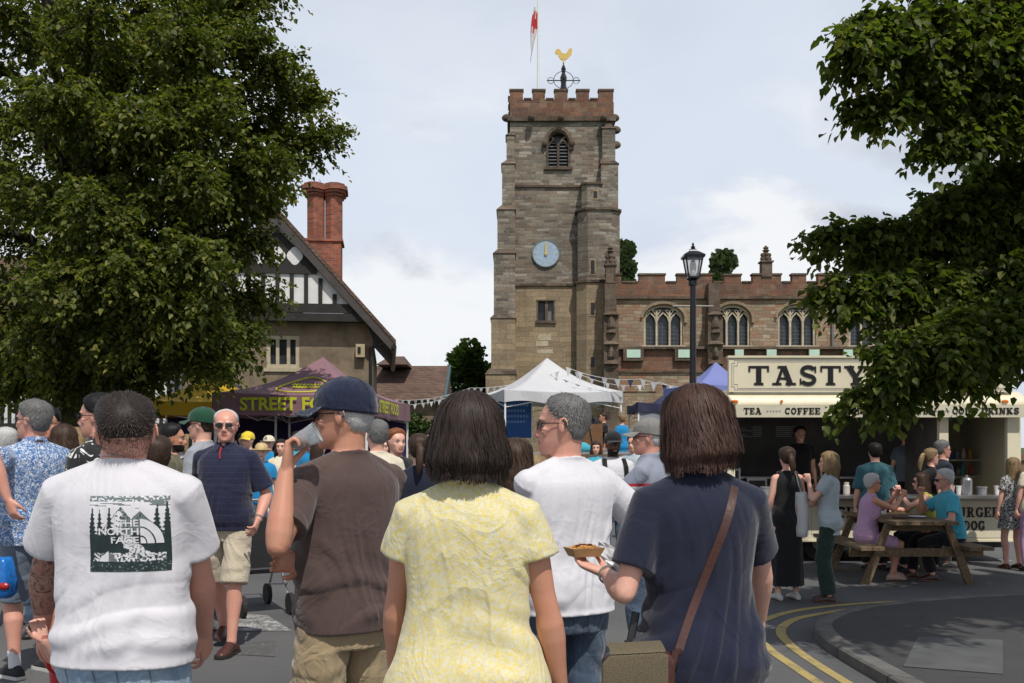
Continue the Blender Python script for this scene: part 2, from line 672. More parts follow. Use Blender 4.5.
quad('white_marking', [gp(232, 632), gp(292, 631), gp(268, 616), gp(226, 612)], M_WLINE)
quad('white_marking', [gp(236, 655), gp(275, 657), gp(275, 641), gp(240, 642)], worn('faded_white_paint', (0.5, 0.5, 0.48), 0.56, 0.64, 12))
quad('white_marking', [gp(370, 662), gp(404, 668), gp(404, 655), gp(370, 650)], M_WLINE)
quad('white_marking', [gp(150, 622), gp(205, 624), gp(205, 608), gp(160, 606)], M_WLINE)
quad('white_marking', [gp(250, 538.5), gp(420, 538.5), gp(420, 536), gp(250, 536)], M_WLINE)

# raised churchyard behind its retaining wall
mb = MB()
mb.box(-9, 60, 23.4, 140, -0.05, 0.72)
o = mb.build('churchyard', M_GRASS); o['kind'] = 'structure'

M_SAND = stone('red_sandstone', [hexlin(124, 90, 72), hexlin(142, 102, 80), hexlin(108, 82, 70), hexlin(146, 120, 98)], 0.7, 0.28, stain=0.55, lichen=0.12, off=2)
M_GREY = stone('grey_blue_lias', [hexlin(124, 115, 103), hexlin(149, 139, 123), hexlin(98, 91, 83), hexlin(138, 120, 102), hexlin(170, 163, 150)], 0.75, 0.17, mortar=(.26, .24, .21), stain=0.5, lichen=0.55, off=5)
M_TAN = stone('tan_ashlar', [hexlin(150, 132, 108), hexlin(166, 146, 118), hexlin(136, 120, 98), hexlin(156, 140, 116)], 0.8, 0.3, mortar=(.2, .17, .13), stain=0.35, lichen=0.12, off=8, msize=0.008, bumpd=0.015)
M_AISLE = stone('aisle_rubble', [hexlin(168, 150, 124), hexlin(146, 128, 106), hexlin(160, 118, 92), hexlin(176, 162, 138)], 0.66, 0.2, stain=0.35, lichen=0.3, off=12)
M_DARKST = stone('weathered_moulding', [hexlin(98, 84, 72), hexlin(120, 104, 88), hexlin(84, 72, 64)], 1.2, 0.5, stain=0.6, lichen=0.15, off=3)
M_PALE = stone('pale_dressed_stone', [hexlin(196, 184, 160), hexlin(184, 170, 146), hexlin(206, 196, 174)], 0.9, 0.5, mortar=(.4, .37, .3), stain=0.15, lichen=0.1, off=1, msize=0.005, bumpd=0.006)
M_GLASS = plain('leaded_glass', (0.035, 0.042, 0.05), 0.25, 0.5, 5, 0.35, 9)
M_LEAD = plain('lead_grey', (0.16, 0.17, 0.18), 0.55)
M_BLACK = plain('black_paint', (0.012, 0.012, 0.014), 0.35)
M_GILT = plain('gilt', (0.75, 0.52, 0.16), 0.3, 0.1, metal=0.8, bump=0)
M_WHITE = plain('white_paint', (0.78, 0.78, 0.76), 0.5, 0.06, 3, 0.05)

# ================================================================ CHURCH
TY = 60.0
tx = lambda p: WX(p, TY)
tz = lambda p: WZ(p, TY)
church = thing('church', 'stone parish church with square battlemented clock tower and long aisle of traceried windows', 'church', (0, 0, 0))


def arch(xc, hw, zb, zs, za, n=8, k=1.0):
    """pointed arch outline, bottom left -> counter clockwise"""
    pts = [(xc - hw, zb), (xc + hw, zb), (xc + hw, zs)]
    for i in range(1, n + 1):
        t = i / n
        # curve that starts vertical and reaches the apex
        a = t * math.pi / 2
        pts.append((xc + hw * (1 - (1 - math.cos(a)) ** (1 / k) * 1.0) if k != 1 else xc + hw * math.cos(a * 1.0) ** 0.86, zs + (za - zs) * math.sin(a) ** 1.0 * (0.86 + 0.14 * t)))
    pts[-1] = (xc, za)
    for i in range(n - 1, 0, -1):
        p = pts[3 + i - 1]
        pts.append((2 * xc - p[0], p[1]))
    pts.append((xc - hw, zs))
    return pts


def rectp(x0, x1, z0, z1):
    return [(x0, z0), (x1, z0), (x1, z1), (x0, z1)]


bel = arch(tx(558.3), .60, tz(167), tz(142.5), tz(132))
bel_out = arch(tx(558.3), .60, tz(167), tz(142.5), tz(132))
win2 = rectp(tx(538), tx(553.5), tz(320.5), tz(301))
# upper shaft
mb = MB()
X0, X1 = tx(510), tx(613)
mb.prism(rectp(X0, X1, tz(284.6), tz(117)), TY, TY + 0.7, 0, [bel_out])
mb.box(X0, X1, TY + 0.7, TY + 6.3, tz(284.6), tz(117), 0)
mb.prism(rectp(X0, X1, 0.3, tz(284.6)), TY, TY + 0.7, 1, [win2])
mb.box(X0, X1, TY + 0.7, TY + 6.3, 0.3, tz(284.6), 1)
mb.build('tower_wall', [M_GREY, M_TAN], church)
# parapet, ring of merlons
mb = MB()
def merlon_side(x0, x1, y0, y1, along):
    pass
zc, zm, zb = tz(100), tz(91.3), tz(117)
mb.box(X0, X1, TY - .08, TY + .35, zb, zc)
mb.box(X0, X1, TY + 5.95, TY + 6.38, zb, zc)
mb.box(X0 - .08, X0 + .35, TY + .352, TY + 5.948, zb, zc)
mb.box(X1 - .35, X1 + .08, TY + .352, TY + 5.948, zb, zc)
for a, b in ((509.9, 523), (532.5, 545), (554.5, 567.5), (576.5, 589), (598.5, 613.2)):
    for yy in (TY - .08, TY + 5.95):
        mb.box(tx(a), tx(b), yy, yy + .43, zc + .002, zm)
        mb.box(tx(a) - .04, tx(b) + .04, yy - .05, yy + .48, zm + .002, zm + .11, 1)
for k in range(1, 4):
    for xx in (X0 - .08, X1 - .35):
        y = TY + 1.5 * k
        mb.box(xx, xx + .43, y - .38, y + .38, zc + .002, zm)
        mb.box(xx - .05, xx + .48, y - .42, y + .42, zm + .002, zm + .11, 1)
for a, b in ((523, 532.5), (545, 554.5), (567.5, 576.5), (589, 598.5)):
    mb.box(tx(a) + .05, tx(b) - .05, TY - .13, TY + .36, zc + .002, zc + .09, 1)
mb.build('parapet', [M_SAND, M_DARKST], church)
# string courses
mb = MB()
mb.box(X0 - .16, X1 + .16, TY - .2, TY + 6.5, zb - .28, zb - .002)
mb.build('string_course', M_DARKST, church); mb = MB()
mb.box(X0 - .06, tx(581), TY - .12, TY + .1, tz(187.6), tz(185.5))
mb.build('string_course', M_DARKST, church); mb = MB()
mb.box(X0 - .06, tx(577), TY - .12, TY + .1, tz(286), tz(283.6))
mb.build('string_course', M_DARKST, church)
for px in (531, 560.5, 603):
    mb = MB(); mb.ell((tx(px), TY - .42, zb - .2), (.2, .36, .22)); mb.build('gargoyle', M_DARKST, church)
for px, py in ((507, 117), (616, 129), (616, 144), (614.5, 117)):
    mb = MB(); mb.ell((tx(px), TY + .2, tz(py)), (.32, .22, .24)); mb.build('gargoyle', M_DARKST, church)
# stepped buttresses, left, and stair turret, right
mb = MB()


def stage(x0, x1, y0, y1, pz0, pz1, mi=0, slope=0.3, side=0):
    z0, z1 = tz(pz0), tz(pz1)
    mb.box(tx(x0), tx(x1), y0, y1, z0, z1, mi)
    # sloping weathering
    s = 0.06
    vs = [(tx(x0) - s, y0 - s, z1 + .002), (tx(x1) + s, y0 - s, z1 + .002), (tx(x1) + s, y1, z1 + .002), (tx(x0) - s, y1, z1 + .002),
          (tx(x0) + (.3 if side < 0 else 0), y0 + slope, z1 + slope), (tx(x1) - (.3 if side > 0 else 0), y0 + slope, z1 + slope), (tx(x1) - (.3 if side > 0 else 0), y1, z1 + slope), (tx(x0) + (.3 if side < 0 else 0), y1, z1 + slope)]
    mb.add(vs, [(0, 3, 2, 1), (4, 5, 6, 7), (0, 1, 5, 4), (1, 2, 6, 5), (2, 3, 7, 6), (3, 0, 4, 7)], 2)


stage(506.5, 514.5, TY - .35, TY + 1.2, 167, 137, 0, .35, -1)
stage(502.2, 514.7, TY - .7, TY + 1.4, 213, 167, 0, .35, -1)
stage(497.6, 514.9, TY - 1.0, TY + 1.6, 257, 213.5, 0, .4, -1)
stage(494.2, 515.1, TY - 1.3, TY + 1.8, 321, 257.5, 0, .4, -1)
stage(491.7, 515.3, TY - 1.6, TY + 2.0, 376, 321.5, 1, .4, -1)
stage(486.5, 515.5, TY - 1.9, TY + 2.2, 462, 376.5, 1, .5, -1)
mb.build('buttress', [M_GREY, M_TAN, M_DARKST], church)
mb = MB()
stage(601.5, 614.5, TY - .5, TY + 1.4, 167, 131, 0, .4, 1)
stage(600, 616.8, TY - .8, TY + 1.6, 214, 167.5, 0, .4, 1)
mb.build('buttress', [M_GREY, M_TAN, M_DARKST], church)
mb = MB()
# turret with canted faces
def canted(x0, x1, yf, z0, z1, mi, c=.55):
    P = [(x0, TY), (x0, yf + c), (x0 + c, yf), (x1 - c, yf), (x1, yf + c), (x1, TY)]
    n = len(P)
    mb.add([(p[0], p[1], z0) for p in P] + [(p[0], p[1], z1) for p in P], [(i, (i + 1) % n, (i + 1) % n + n, i + n) for i in range(n)] + [tuple(range(n, 2 * n)), tuple(range(n - 1, -1, -1))], mi)
canted(tx(581), tx(603), TY - .9, tz(213.5), tz(188), 0, .3)
canted(tx(577), tx(618.3), TY - 1.35, tz(283.6), tz(215.2), 0)
canted(tx(575.8), tx(618), TY - 1.35, .3, tz(286), 1)
canted(tx(575.8) - .08, tx(618.3) + .1, TY - 1.45, tz(215.2), tz(213), 2)
canted(tx(575.8) - .08, tx(618.3) + .1, TY - 1.45, tz(286), tz(283.6), 2)
canted(tx(580), tx(604), TY - 1.0, tz(188), tz(186), 2, .3)
mb.build('stair_turret', [M_GREY, M_TAN, M_DARKST], church)
mb = MB()
for px, a, b in ((590.8, 264.5, 278), (590.8, 306, 318), (590.8, 359, 369), (594, 195, 202)):
    yf = TY - 1.35 if a > 210 else TY - .9
    mb.box(tx(px) - .2, tx(px) + .2, yf - .03, yf + .1, tz(b) - .08, tz(a) + .1, 0)
    mb.box(tx(px) - .11, tx(px) + .11, yf - .034, yf - .02, tz(b), tz(a), 1)
mb.build('slit_window', [M_TAN, M_BLACK], church)
# belfry window: glass/louvres behind, hood, mullion and Y tracery
mb = MB()
xc = tx(558.3)
mb.prism(arch(xc, .62, tz(167), tz(142.5), tz(131.8)), TY + .5, TY + .56, 1)
for i in range(9):
    z = tz(166) + i * .2
    if z < tz(142):
        mb.box(xc - .58, xc + .58, TY + .18, TY + .40, z, z + .05, 2, None)
mb.strip([(xc, tz(167)), (xc, tz(143))], .13, TY + .08, TY + .3, 0)
for sgn in (-1, 1):
    mb.strip([(xc, tz(146)), (xc + sgn * .12, tz(141.5)), (xc + sgn * .3, tz(138)), (xc + sgn * .42, tz(136.5))], .1, TY + .082, TY + .3, 0)
    mb.strip([(xc + sgn * .58, tz(146)), (xc + sgn * .46, tz(142)), (xc + sgn * .3, tz(139.5)), (xc + sgn * .12, tz(142)), (xc, tz(146))], .08, TY + .084, TY + .3, 0)
hood = arch(xc, .76, tz(150), tz(143), tz(128.5))
mb.strip([p for p in hood[1:]] , .2, TY - .14, TY + .02, 0)
fr = arch(xc, .66, tz(167), tz(142.5), tz(131))
mb.strip(fr[1:] + [fr[0]], .14, TY - .04, TY + .1, 0)
mb.box(xc - .85, xc + .85, TY - .16, TY + .1, tz(170), tz(167.2), 0)
mb.ell((xc - .82, TY - .15, tz(144)), (.16, .16, .2)); mb.ell((xc + .82, TY - .15, tz(144)), (.16, .16, .2))
mb.build('belfry_window', [M_DARKST, M_BLACK, M_LEAD], church)
# small two-light window
mb = MB()
mb.prism(rectp(tx(538), tx(553.5), tz(320.5), tz(301)), TY + .35, TY + .4, 1)
mb.box(tx(546.5) - .08, tx(546.5) + .08, TY + .05, TY + .3, tz(320.5), tz(301), 0)
mb.box(tx(536.3), tx(555.3), TY - .06, TY + .05, tz(300.8), tz(299.6), 0)
mb.box(tx(535.5), tx(556), TY - .14, TY + .05, tz(323.5), tz(320.8), 0)
mb.box(tx(536.6), tx(538), TY - .03, TY + .08, tz(320.7), tz(301), 0)
mb.box(tx(553.5), tx(555), TY - .03, TY + .08, tz(320.7), tz(301), 0)
mb.box(tx(547.6), tx(553.3), TY + .30, TY + .34, tz(320), tz(301.5), 2)
mb.build('small_window', [M_DARKST, M_BLACK, M_LEAD], church)
# pale replaced stones
mb = MB()
for a, b, c, d in ((538, 551, 340, 334), (536, 548, 346, 341), (537, 553, 353.5, 349.5), (602, 611, 181, 178)):
    mb.box(tx(a), tx(b), TY - .012, TY + .05, tz(c), tz(d))
mb.build('replaced_stone', M_PALE, church)
# clock
ck = MB()
cx, cz, cr = tx(545.8), tz(253.8), .82
def disc(mb, cx, cz, r, y0, y1, mi, n=40):
    mb.prism([(cx + r * math.cos(2 * math.pi * i / n), cz + r * math.sin(2 * math.pi * i / n)) for i in range(n)], y0, y1, mi)
M_CLOCK = plain('clock_blue', hexlin(152, 174, 194), 0.5, 0.15, 4, 0)
disc(ck, cx, cz, cr, TY - .1, TY + .02, 0)
circ = lambda r, n=40: [(cx + r * math.cos(2 * math.pi * i / n), cz + r * math.sin(2 * math.pi * i / n)) for i in range(n)]
ck.strip(circ(cr - .02), .05, TY - .13, TY - .098, 1, True)
ck.strip(circ(cr * .62), .025, TY - .108, TY - .098, 2, True)
for i in range(12):
    a = math.pi / 2 - i * math.pi / 6
    d = Vector((math.cos(a), math.sin(a))); t = Vector((-d[1], d[0]))
    c = Vector((cx, cz))
    for k in ((-1, 1) if i % 3 else (-1, 0, 1)):
        ck.strip([c + d * cr * .68 + t * k * .04, c + d * cr * .9 + t * k * .04], .022, TY - .112, TY - .098, 2)
clock = ck.build('clock_face', [M_CLOCK, M_LEAD, plain('clock_numeral', hexlin(196, 200, 196), .4, bump=0)], church)
hb = MB()
hb.strip([(cx, cz - .15), (cx, cz + .2), (cx, cz + .52), (cx, cz + .7)], .075, TY - .16, TY - .13, 0)
hb.strip([(cx, cz), (cx + .01, cz + .42)], .11, TY - .19, TY - .165, 0)
disc(hb, cx, cz, .09, TY - .2, TY - .12, 0, 12)
hb.build('clock_hand', M_GILT, clock)

# aisle ------------------------------------------------------------------
AY = 58.0
ax = lambda p: WX(p, AY)
az = lambda p: WZ(p, AY)
wins = [(663.4, 19.6), (732.8, 17.4), (797, 19), (868, 19), (938, 19)]
holes = [arch(ax(c), w / 1000 * AY, az(345.5), az(318), az(305), 8) for c, w in wins]
mb = MB()
XE = ax(985)
mb.prism(rectp(ax(605.6), XE, az(349), az(299)), AY, AY + .55, 0, holes)
mb.box(ax(605.6), XE, AY + .55, AY + 9, .3, az(299), 0)
mb.prism(rectp(ax(604), XE, az(372), az(349.2)), AY - .35, AY + .5, 1)
mb.prism(rectp(ax(604), XE, .3, az(372.2)), AY - .5, AY + .5, 0)
mb.build('aisle_wall', [M_AISLE, M_SAND], church)
mb = MB()
mb.box(ax(605.6), XE, AY - .06, AY + .4, az(296.5), az(282.8), 0)
mb.box(ax(604), XE + .1, AY - .2, AY + .6, az(299.2), az(296.6), 1)
mb.box(ax(603), XE + .1, AY - .62, AY + .1, az(350), az(347.5), 1)
mb.box(ax(603), XE + .1, AY - .62, AY - .3, az(373.3), az(371.6), 1)
px = 638.5
for a, b in ((606, 621), (639, 665), (677, 712), (724, 741), (752.5, 781), (792, 806), (818, 846), (858, 884), (896, 922), (934, 960), (972, 985)):
    h = az(275.2) if (a, b) != (724, 741) else az(275.6)
    mb.box(ax(a), ax(b), AY - .06, AY + .4, az(282.8) + .002, h, 0)
    mb.box(ax(a) - .05, ax(b) + .05, AY - .12, AY + .46, h + .002, h + .1, 1)
for a, b in ((621, 639), (665, 677), (712, 724), (741, 752.5), (781, 792), (806, 818)):
    mb.box(ax(a) + .06, ax(b) - .06, AY - .12, AY + .46, az(282.8) + .003, az(282.8) + .09, 1)
mb.build('aisle_parapet', [M_SAND, M_DARKST], church)
for (c, w), h in zip(wins, holes):
    mb = MB()
    xc = ax(c); hw = w / 1000 * AY
    mb.prism(arch(xc, hw + .02, az(345.6), az(318), az(304.8), 8), AY + .42, AY + .47, 1)
    fr = arch(xc, hw - .05, az(345.4), az(318), az(305.8), 8)
    mb.strip(fr[1:] + [fr[0]], .14, AY + .12, AY + .3, 0)
    ho = arch(xc, hw + .14, az(323), az(318), az(302.6), 8)
    mb.strip(ho[1:], .16, AY - .14, AY + .03, 4)
    zb_, zs_ = az(345.4), az(321)
    for t in (-1, 1):
        xm = xc + t * hw / 3
        mb.strip([(xm, zb_), (xm, zs_ + .05), (xm, az(310))], .11, AY + .1, AY + .29, 0)
    lw = hw * 2 / 3
    for k in (-1, 0, 1):
        lc = xc + k * lw
        for s in (-1, 1):
            mb.strip([(lc + s * lw / 2, zs_ - .1), (lc + s * lw * .34, zs_ + .25), (lc, zs_ + .5)], .075, AY + .112, AY + .285, 0)
    for k in (-.5, .5):
        lc = xc + k * lw
        for s in (-1, 1):
            mb.strip([(lc, zs_ + .3), (lc + s * lw * .3, zs_ + .62), (lc + s * lw * .12, az(309.5))], .06, AY + .116, AY + .28, 0)
    mb.box(xc - hw - .15, xc + hw + .15, AY - .12, AY + .3, az(347.3), az(345.6), 2)
    # leading
    for i in range(1, 10):
        x = xc - hw + 2 * hw * i / 10
        mb.box(x - .008, x + .008, AY + .395, AY + .417, zb_, zs_ + .1, 3)
    for i in range(1, 7):
        z = zb_ + i * .22
        mb.box(xc - hw, xc + hw, AY + .392, AY + .41, z - .008, z + .008, 3)
    mb.build('aisle_window', [M_PALE, M_GLASS, M_PALE, M_LEAD, M_TAN], church)
M_GREEN = plain('pale_green_board', hexlin(186, 214, 196), 0.6, 0.1, 3, 0)
for i, (a, b) in enumerate(((625.5, 639), (676.5, 688.5), (732.5, 741), (764, 773.5), (806, 816), (840, 849))):
    mb = MB()
    mb.box(ax(a), ax(b), AY - .66, AY - .63, az(358.6), az(350.6), 0)
    if i < 2: mb.box(ax(a) - .2, ax(b) + .2, AY - .628, AY - .36, az(361.5), az(350.2), 1)
    else: mb.box(ax(a) - .04, ax(b) + .04, AY - .628, AY - .36, az(359.5), az(350.2), 1)
    mb.build('notice_board', [M_GREEN, M_DARKST], church)
# patch of pale blocked doorway below, buttresses, pinnacles, downpipe
mb = MB()
mb.box(ax(609), ax(655), AY - .56, AY - .4, az(392), az(377.5), 0)
mb.build('patched_stone', M_AISLE, church)
mb = MB()
def pinnacle(mb, x, y, z0, z1, w=.32):
    mb.box(x - w, x + w, y - w, y + w, z0, z0 + (z1 - z0) * .45, 0)
    mb.box(x - w * 1.25, x + w * 1.25, y - w * 1.25, y + w * 1.25, z0 + (z1 - z0) * .45, z0 + (z1 - z0) * .5, 0)
    mb.lathe((x, y, 0), [(w, z0 + (z1 - z0) * .5), (w * .45, z0 + (z1 - z0) * .8), (w * .75, z0 + (z1 - z0) * .84), (w * .35, z0 + (z1 - z0) * .88), (w * .6, z0 + (z1 - z0) * .92), (w * .1, z1)], 8, 0)
    for a in range(4):
        for t in (.58, .7):
            r = w * (1.05 - t * .5)
            mb.ell((x + r * math.cos(a * math.pi / 2), y + r * math.sin(a * math.pi / 2), z0 + (z1 - z0) * t), (.12, .12, .13), 0, None, 6, 4)
pinnacle(mb, ax(766.5), AY + .15, az(277), az(245), .3)
mb.build('pinnacle', M_DARKST, church)
for bx_, (za_, zb2) in ((609.5, (247, 390)), (712, (308, 372)), (905, (247, 372))):
    mb = MB()
    w = .42
    mb.box(ax(bx_) - w, ax(bx_) + w, AY - 1.0, AY - .05, .3, az(315), 0)
    mb.box(ax(bx_) - w * .8, ax(bx_) + w * .8, AY - .7, AY - .06, az(315), az(285), 0)
    if za_ < 300:
        pinnacle(mb, ax(bx_), AY - .45, az(285), az(247), .28)
    for zz_, w_, h_ in ((316, .5, .12), (324, .24, .5), (333, .3, .16), (345, .52, .12), (354, .2, .42), (364, .46, .14)):
        mb.rings([[(ax(bx_) + w_ * k * math.cos(a), AY - 1.0 + .3 * k * math.sin(a), az(zz_) + q * h_) for a in [math.pi * j / 4 + .39 for j in range(8)]] for q, k in ((-1, .6), (-.6, 1), (.2, .8), (1, .45))])
    mb.build('buttress', M_DARKST, church)
mb = MB()
mb.tube([(ax(832), AY - .12, az(348)), (ax(832), AY - .12, az(301))], .07, 8)
mb.box(ax(832) - .16, ax(832) + .16, AY - .25, AY - .05, az(302), az(298.5))
mb.build('drainpipe', M_LEAD, church)
# plinth wedge at tower foot, left
mb = MB()
mb.box(tx(470), tx(487), TY - 2.1, TY + 2, .3, tz(397))
mb.build('plinth', M_TAN, church)

# flagpole + flag, weather vane
tz = lambda p: WZ(p, TY + 3)
tx = lambda p: WX(p, TY + 3)
fp = thing('flagpole', 'tall white flagpole on the tower roof with a limp red and white flag', 'flagpole', (tx(538.2), TY + 3, tz(105)))
mb = MB(); H = tz(-12) - tz(105)
mb.tube([(0, 0, -1), (0, 0, H)], [.09, .05], 8); mb.build('pole', M_WHITE, fp)
mf = NT('flag_cloth')
sp = mf.n('ShaderNodeSeparateXYZ'); mf.l(mf.tc.outputs['Object'], sp.inputs[0])
cr_ = mf.math('LESS_THAN', mf.math('ABSOLUTE', mf.math('SUBTRACT', sp.outputs[0], mf.math('MULTIPLY', sp.outputs[2], 0.16))), 0.11)
bd = mf.math('LESS_THAN', mf.math('ABSOLUTE', mf.math('SUBTRACT', sp.outputs[2], mf.math('MULTIPLY', mf.noise(1.3, 2), 1.9))), 0.5)
mf.base(mf.mix(mf.math('MAXIMUM', cr_, bd), (0.62, 0.6, 0.6), (0.5, 0.03, 0.03)))
mb = MB()
secs = []
for i in range(15):
    t = i / 14
    z = 1.75 - 3.4 * t
    w = .46 * math.sin(math.pi * min(1, t * 1.1 + .10)) ** .6 * (1 - .35 * t)
    c = -.08 - .36 * t
    n = 9
    secs.append([(c + w * (j / (n - 1) - .5), .12 * math.sin(j * 1.7 + t * 4) , z + .15 * math.cos(j * .6)) for j in range(n)])
mb.rings(secs, 0, closed=False)
fl = mb.build('flag', mf.mat, fp, smooth=True, loc=(-.05, 0, tz(36) - tz(105)))

wv = thing('weather_vane', 'gilt cockerel weather vane on an iron scrollwork stand at the tower top', 'weather vane', (tx(563.5), TY + 3, tz(104)))
mb = MB(); s_ = .06
hz = lambda p: tz(p) - tz(104)
mb.tube([(0, 0, -.5), (0, 0, hz(60))], [.05, .03], 8)
mb.lathe((0, 0, hz(92)), [(.25, 0), (.16, .5), (.22, .9), (.1, 1.2), (.16, 1.45), (.05, 1.7)], 8)
for sgn in (-1, 1):
    mb.tube([(0, 0, hz(80.5)), (sgn * 1.05, 0, hz(80.5))], .035, 6)
    mb.tube([(0, sgn * .1, hz(80.5)), (0, sgn * .9, hz(80.5))], .035, 6)
    mb.tube([(sgn * .62 * math.cos(a) + sgn * .0, 0, hz(80) + .55 * math.sin(a)) for a in [math.pi * k / 8 - math.pi / 2 for k in range(9)]], .022, 5)
    mb.tube([(sgn * (.8 + .2 * math.cos(a)), 0, hz(80.5) + .2 * math.sin(a)) for a in [2 * math.pi * k / 10 for k in range(11)]], .02, 5)
mb.build('stand', M_BLACK, wv)
mb = MB()
ckp = [(-.55, .22), (-.62, .4), (-.5, .55), (-.38, .62), (-.25, .55), (-.1, .3), (.1, .25), (.25, .35), (.38, .62), (.55, .66), (.62, .5), (.55, .2), (.38, .02), (.25, -.12), (.08, -.2), (.05, -.4), (-.05, -.4), (-.08, -.2), (-.25, -.1), (-.38, .1), (-.42, .26)]
mb.prism([(x * .9 , z * .88 + hz(57.5)) for x, z in ckp], -.05, .05)
mb.build('cockerel', M_GILT, wv)
# small louvred box beside it
# churchyard wall
wall = MB()
wall.box(-8.9, 13, 23.0, 23.4, -.1, 1.22)
wall.box(-9, 13.1, 22.94, 23.46, 1.222, 1.36)
tag(wall.build('churchyard_wall', stone('wall_stone', [hexlin(140, 124, 104), hexlin(120, 104, 88), hexlin(150, 110, 88)], .5, .18, off=4)), 'low coursed stone churchyard wall behind the crowd', 'wall')

# ================================================================ HOUSES
M_BRICK = NT('red_brick')
_m = M_BRICK
sep = _m.n('ShaderNodeSeparateXYZ'); _m.l(_m.tc.outputs['Object'], sep.inputs[0])
cmb = _m.n('ShaderNodeCombineXYZ'); _m.l(_m.math('ADD', sep.outputs[0], sep.outputs[1]), cmb.inputs[0]); _m.l(sep.outputs[2], cmb.inputs[1])
br = _m.n('ShaderNodeTexBrick'); _m.l(cmb.outputs[0], br.inputs['Vector'])
br.inputs['Scale'].default_value = 1; br.inputs['Brick Width'].default_value = .225; br.inputs['Row Height'].default_value = .075; br.inputs['Mortar Size'].default_value = .008
br.inputs['Color1'].default_value = (*hexlin(166, 92, 64), 1); br.inputs['Color2'].default_value = (*hexlin(126, 68, 52), 1); br.inputs['Mortar'].default_value = (.22, .17, .14, 1)
_m.base(_m.mix(1.0, br.outputs['Color'], _m.ramp(_m.noise(1.6, 5, .7), [(.3, .6), (.7, 1.2)]), 'MULTIPLY')); _m.rough(.9)
_m.bump(br.outputs['Fac'], -.4, .01)
M_BRICK = _m.mat


def tile_mat(name, c1, c2, row=.12):
    m = NT(name)
    sep = m.n('ShaderNodeSeparateXYZ'); m.l(m.tc.outputs['Object'], sep.inputs[0])
    cmb = m.n('ShaderNodeCombineXYZ'); m.l(m.math('ADD', sep.outputs[0], sep.outputs[1]), cmb.inputs[0]); m.l(sep.outputs[2], cmb.inputs[1])
    br = m.n('ShaderNodeTexBrick'); m.l(cmb.outputs[0], br.inputs['Vector'])
    br.inputs['Scale'].default_value = 1; br.inputs['Brick Width'].default_value = .17; br.inputs['Row Height'].default_value = row; br.inputs['Mortar Size'].default_value = .008
    br.inputs['Color1'].default_value = (*c1, 1); br.inputs['Color2'].default_value = (*c2, 1); br.inputs['Mortar'].default_value = (.03, .025, .02, 1)
    m.base(m.mix(1.0, br.outputs['Color'], m.ramp(m.noise(1.1, 6, .7), [(.3, .55), (.7, 1.3)]), 'MULTIPLY')); m.rough(.9)
    m.bump(br.outputs['Fac'], -.5, .02)
    return m.mat


M_TILE = tile_mat('brown_roof_tile', hexlin(112, 86, 72), hexlin(92, 72, 62))
M_RENDER = plain('roughcast', hexlin(128, 112, 94), .95, .45, 2.2, .9, 18)
M_PLASTER = plain('white_plaster', (0.70, 0.70, 0.68), .85, .12, 2, .2, 20)
M_TIMBER = plain('blackened_timber', (0.022, 0.019, 0.017), .8, .4, 3, .4, 30)

HY = 31.0
hx = lambda p: WX(p, HY)
hzz = lambda p: WZ(p, HY)
house = thing('timber_framed_house', 'half-timbered house with black and white gable and tall red brick chimney', 'house', (0, 0, 0))
APX, APZ = hx(280), hzz(219)
EX, EZ = hx(394), hzz(346)
EXL = 2 * APX - EX
mb = MB()
# upper gable plane (jettied) and lower wall with window opening
gz0 = hzz(313)
sl_ = (APZ - EZ) / (EX - APX)
gx = lambda z: (APZ - z) / sl_
mb.prism([(APX - gx(gz0) + .25, gz0), (APX + gx(gz0) - .25, gz0), (APX, APZ - .3)], HY, HY + .3)
mb.build('gable_panel', M_PLASTER, house)
mb = MB()
wl = [rectp(hx(268), hx(300), hzz(368), hzz(336)), rectp(hx(190), hx(222), hzz(368), hzz(336))]
mb.prism([(hx(373), -.2), (hx(373), EZ + .25), (hx(362), gz0 - .02), (2 * APX - hx(362), gz0 - .02), (2 * APX - hx(373), EZ + .25), (2 * APX - hx(373), -.2)], HY + .35, HY + .65, 0, wl)
mb.box(2 * APX - hx(373), hx(373), HY + .65, HY + 10, -.2, EZ + .3)
mb.build('wall', M_RENDER, house)
for w in wl:
    mb = MB()
    x0, x1, z0, z1 = w[0][0], w[1][0], w[0][1], w[2][1]
    fr = MB()
    fr.strip([(x0 + .05, z0 + .05), (x1 - .05, z0 + .05), (x1 - .05, z1 - .05), (x0 + .05, z1 - .05)], .12, HY + .36, HY + .5, 0, True)
    for i in (1, 2):
        x = x0 + (x1 - x0) * i / 3
        fr.box(x - .05, x + .05, HY + .37, HY + .49, z0 + .1, z1 - .1)
    fr.box(x0 - .08, x1 + .08, HY + .28, HY + .42, z0 - .12, z0 - .003)
    wo = fr.build('window', plain('cream_stone_frame', hexlin(176, 164, 138), .8), house)
    mb.box(x0 + .06, x1 - .06, HY + .52, HY + .54, z0 + .06, z1 - .06)
    mb.build('pane', M_GLASS, wo)
mb = MB()
# timber framing (strips standing 40 mm proud)
y0, y1 = HY - .05, HY - .003
z1_, z2_ = hzz(313), hzz(272)
mb.strip([(APX - gx(z2_) + .3, z2_), (APX + gx(z2_) - .3, z2_)], .24, y0 - .02, y1)
mb.strip([(APX - gx(gz0) + .1, gz0 + .1), (APX + gx(gz0) - .1, gz0 + .1)], .28, y0 - .03, y1)
mb.box(APX - gx(gz0) - .1, APX + gx(gz0) + .1, HY - .12, HY + .3, gz0 - .30, gz0 - .06)
n = 13
for i in range(-8, 9):
    x = APX + i * .43
    zt = min(z2_ - .12, APZ - abs(x - APX) * sl_ - .45)
    if zt > z1_ + .3:
        mb.strip([(x, z1_ + .24), (x, zt)], .12, y0, y1)
